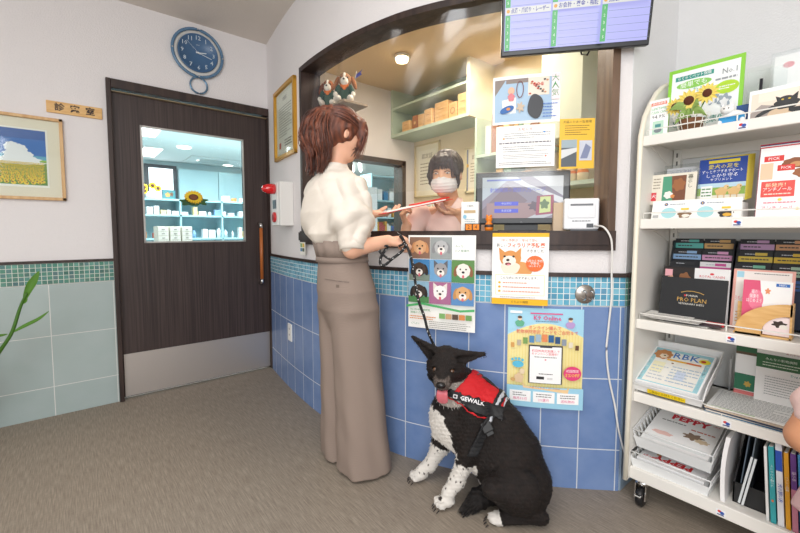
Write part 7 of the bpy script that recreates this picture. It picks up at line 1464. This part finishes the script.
# lettering laid on the band by dropping it onto the surface
from mathutils.bvhtree import BVHTree
bpy.context.view_layer.update(); dgp = bpy.context.evaluated_depsgraph_get()
bv = [BVHTree.FromObject(o, dgp) for o in C.objects if o.name.split('.')[0] in ('saddle', 'name_band', 'girth_strap')]
def lay(name, draw, w, h, p0, p1, lift=.0012):
    A = Art(w, h); draw(A, w, h); a, b = np.array(p0), np.array(p1); ux = unit(b-a); n_ = unit(-ray(470, 400)); vz_ = unit(np.cross(n_, ux)); vz_ = vz_ if vz_[2] > 0 else -vz_
    vs = []
    for x, y, l in A.v:
        o_ = a+ux*(x/w*np.linalg.norm(b-a))+vz_*(y-h/2)+n_*.2; best = None
        for t_ in bv:
            q = t_.ray_cast(Vector(o_), Vector(-n_)); 
            if q[0] is not None and (best is None or q[3] < best[1]): best = (q[0], q[3])
        vs.append(tuple((best[0] if best else Vector(a))+Vector(n_)*(lift+l*.0002)))
    me = bpy.data.meshes.new(name); me.from_pydata(vs, [], A.f); me.polygons.foreach_set('material_index', A.mi); o = link(name, me, A.mats, None); o.parent = hn; o.location = -hn.location; return o
for o in C.objects:
    pass
bv = []
for nm in ('saddle', 'name_band', 'girth_strap'):
    o = bpy.data.objects[nm]; ev_ = o.evaluated_get(dgp); m_ = ev_.to_mesh(); bv.append(BVHTree.FromPolygons([v.co[:] for v in m_.vertices], [p.vertices[:] for p in m_.polygons])); ev_.to_mesh_clear()
lay('lettering', lambda A, w, h: (A.rect(0, h*.2, w*.13, h*.85, '#e8e8ea'), A.rect(w*.03, h*.35, w*.10, h*.7, '#1b1b1d'), A.text('GEWALK', w*.58, h*.5, h*.80, '#eeeef0', wmax=w*.82, bold=.03)), .118, .021, A_(453, 396, 1.47), A_(486, 404.5, 1.47))
# top handle with its ring, side buckle
hp = [A_(478, 380, 1.545), A_(484, 378, 1.545), A_(493, 385, 1.54), A_(502, 396, 1.535), A_(505, 404, 1.53)]
mb = MB(); mb.tube(_spl([tuple(p) for p in hp], 6), .006, 8); o = mb.build('grab_handle', HBK, None); o.parent = hn; o.location = -hn.location
mb = MB(); c_ = A_(480, 376, 1.535); mb.tube([tuple(c_+vr*.011*math.cos(a)+V(0, 0, 1)*.009*math.sin(a)) for a in [2*math.pi*i/16 for i in range(16)]], .0022, 6, closed=True); o = mb.build('leash_ring', M('#5a5b60', .3, metal=.9), None); o.parent = hn; o.location = -hn.location
bc_ = A_(485.5, 424.5, 1.445)
hit = bv[2].ray_cast(Vector(bc_), Vector(unit(ray(485, 424))))
if hit[0] is not None: bc_ = np.array(hit[0])-unit(ray(485, 424))*.004
n_ = -unit(ray(485, 424)); ux_ = unit(vr*.85+V(0, 0, .45)); uz_ = unit(np.cross(n_, ux_)); mm = Matrix(((ux_[0], uz_[0], n_[0], bc_[0]), (ux_[1], uz_[1], n_[1], bc_[1]), (ux_[2], uz_[2], n_[2], bc_[2]), (0, 0, 0, 1)))
mb = MB(); mb.xbox(mm, -.020, .020, -.028, .024, -.004, .008, bev=.004); mb.xbox(mm, -.014, .014, -.040, -.026, -.002, .005, bev=.002); o = mb.build('buckle', M('#08080a', .5), None); o.parent = hn; o.location = -hn.location
# ------------------------------------------------------------------ leash from the hand to the harness ring
lt_ = NT('leash_cord'); tc = lt_.n('ShaderNodeTexCoord'); vo = lt_.n('ShaderNodeTexVoronoi'); vo.inputs['Scale'].default_value = 95; lt_.l(tc.outputs['Object'], vo.inputs['Vector']); lt_.l(lt_.mix(lt_.math('LESS_THAN', vo.outputs['Distance'], .22), lin('#141416'), lin('#dcdcdc')), lt_.b.inputs['Base Color']); lt_.b.inputs['Roughness'].default_value = .6
ls = empty('dog_leash', tuple(haR), 0, 'black rope leash with white flecks hanging from the woman\'s hand down to the dog', 'leash')
def lch(pts, nm, r=.0058): mb = MB(); mb.tube(_spl([tuple(p) for p in pts], 7), r, 8); o = mb.build(nm, lt_.m, None); o.parent = ls; o.location = -ls.location; return o
lch([A_(400, 236, 1.62), A_(405, 243, 1.61), A_(410, 254, 1.60), A_(413.5, 270, 1.60), A_(416, 287, 1.60), A_(419, 302, 1.60), A_(424, 316, 1.60), A_(429, 334, 1.60), A_(438, 352, 1.62), A_(455, 372, 1.64), A_(472, 380, 1.60), A_(479, 377, 1.54)], 'cord')
lch([A_(407, 244, 1.615), A_(401, 252, 1.62), A_(392, 259, 1.62), A_(385, 265, 1.62), A_(380.5, 264, 1.62), A_(381, 257, 1.62), A_(386, 249, 1.62), A_(390, 244, 1.62)], 'hand_loop')
lch([A_(388, 246, 1.60), A_(379, 246, 1.61), A_(380, 252, 1.61), A_(386, 257, 1.61), A_(391, 260, 1.61)], 'hand_loop', .005)
lch([A_(397, 233, 1.60), A_(402, 237, 1.59), A_(404, 243, 1.60), A_(399, 246, 1.61)], 'hand_loop', .005)
# ================================================================== CHILD at the right edge, mostly outside the picture
kid = empty('person', tuple(A_(884, 480, .98)*V(1, 1, 0)), 0, 'child at the right edge in a pink short-sleeved top, only an elbow showing', 'person')
kc = np.array(kid.location); kf = unit(V(.6, .75, 0)); kl = unit(np.cross(up, kf)); S = SDF(kc-V(.34, .34, 0), kc+V(.34, .34, 1.10), .005)
kh = kc+V(0, 0, .97); KP = head(S, kh, kf, s=.88); S.chain([kh-V(0, 0, .05), kc+V(0, 0, .80)], (.04, .042), .02); S.ell(kc+V(0, 0, .66), (.07, .10, .16), [kf, kl, up], .03); S.ell(kc+V(0, 0, .48), (.08, .105, .10), [kf, kl, up], .04)
for sg_ in (-1, 1): S.chain([kc+kl*sg_*.06+V(0, 0, .45), kc+kl*sg_*.07+V(0, 0, .24), kc+kl*sg_*.07+V(0, 0, .05)], (.065, .045, .03), .02); S.cap(kc+kl*sg_*.07+V(0, 0, .03), kc+kl*sg_*.07+kf*.09+V(0, 0, .025), .03, .025, .01)
ks = kc+kl*.10+V(0, 0, .76); ke = A_(806, 437, 1.0); kh2 = ke+unit(vr*.8+V(0, 0, .5)-vd*.1)*.17; S.chain([ks, ke, kh2], (.042, .040, .026), .01); hand(S, kh2, unit(vr*.8+V(0, 0, .5)), V(0, 0, 1), .7, 1)
ks2 = kc-kl*.10+V(0, 0, .76); ke2 = ks2-kl*.06-V(0, 0, .20); kh3 = ke2+kf*.16; S.chain([ks2, ke2, kh3], (.042, .034, .024), .01); hand(S, kh3, kf, V(0, 0, -1), .7, 1)
figmesh(S, 'body', SKIN, kid, skin_col('#c98f6c')); eyes(KP, kid, .88, kf)
S = SDF(kc-V(.34, .34, -.30), kc+V(.34, .34, .90), .005); S.stack([(z, kc[0], kc[1], rx, ry, math.atan2(kf[1], kf[0])) for z, rx, ry in ((.44, .10, .125), (.62, .09, .12), (.74, .085, .125), (.80, .05, .06))], .01, lambda th, Z: .015*np.sin(8*th+10*Z)); S.cap(ks, ks*.35+ke*.65, .054, .056, .02); S.cap(ks2, ks2*.4+ke2*.6, .055, .058, .02)
S.warp(lambda X, Y, Z: .004*np.sin(X*70+Z*90)*np.sin(Y*60)); figmesh(S, 'top', vcol_mat('kid_top', .85, .3, 400, .15), kid, lambda v: np.tile(L3('#eac9c3'), (len(v), 1)))
S = SDF(kc-V(.36, .36, -.20), kc+V(.36, .36, .60), .006); S.stack([(z, kc[0], kc[1], rx, rx, 0) for z, rx in ((.30, .150), (.40, .125), (.50, .11))], .01, lambda th, Z: .07*np.sin(9*th)*np.clip((.5-Z)*5, 0, 1)); figmesh(S, 'skirt', M('#d9b3b4', .85), kid)
S = SDF(kh-.17, kh+.17, .005); kx = [kf, kl, up]; S.ell(KP(-.02, 0, .03), (.10, .085, .095), kx, .01); S.ell(KP(-.04, 0, -.06), (.06, .075, .10), kx, .03); S.ell(KP(.075, 0, -.045), (.06, .07, .08), kx, .006, 'cut'); figmesh(S, 'hair', M('#2a1f1b', .5), kid)
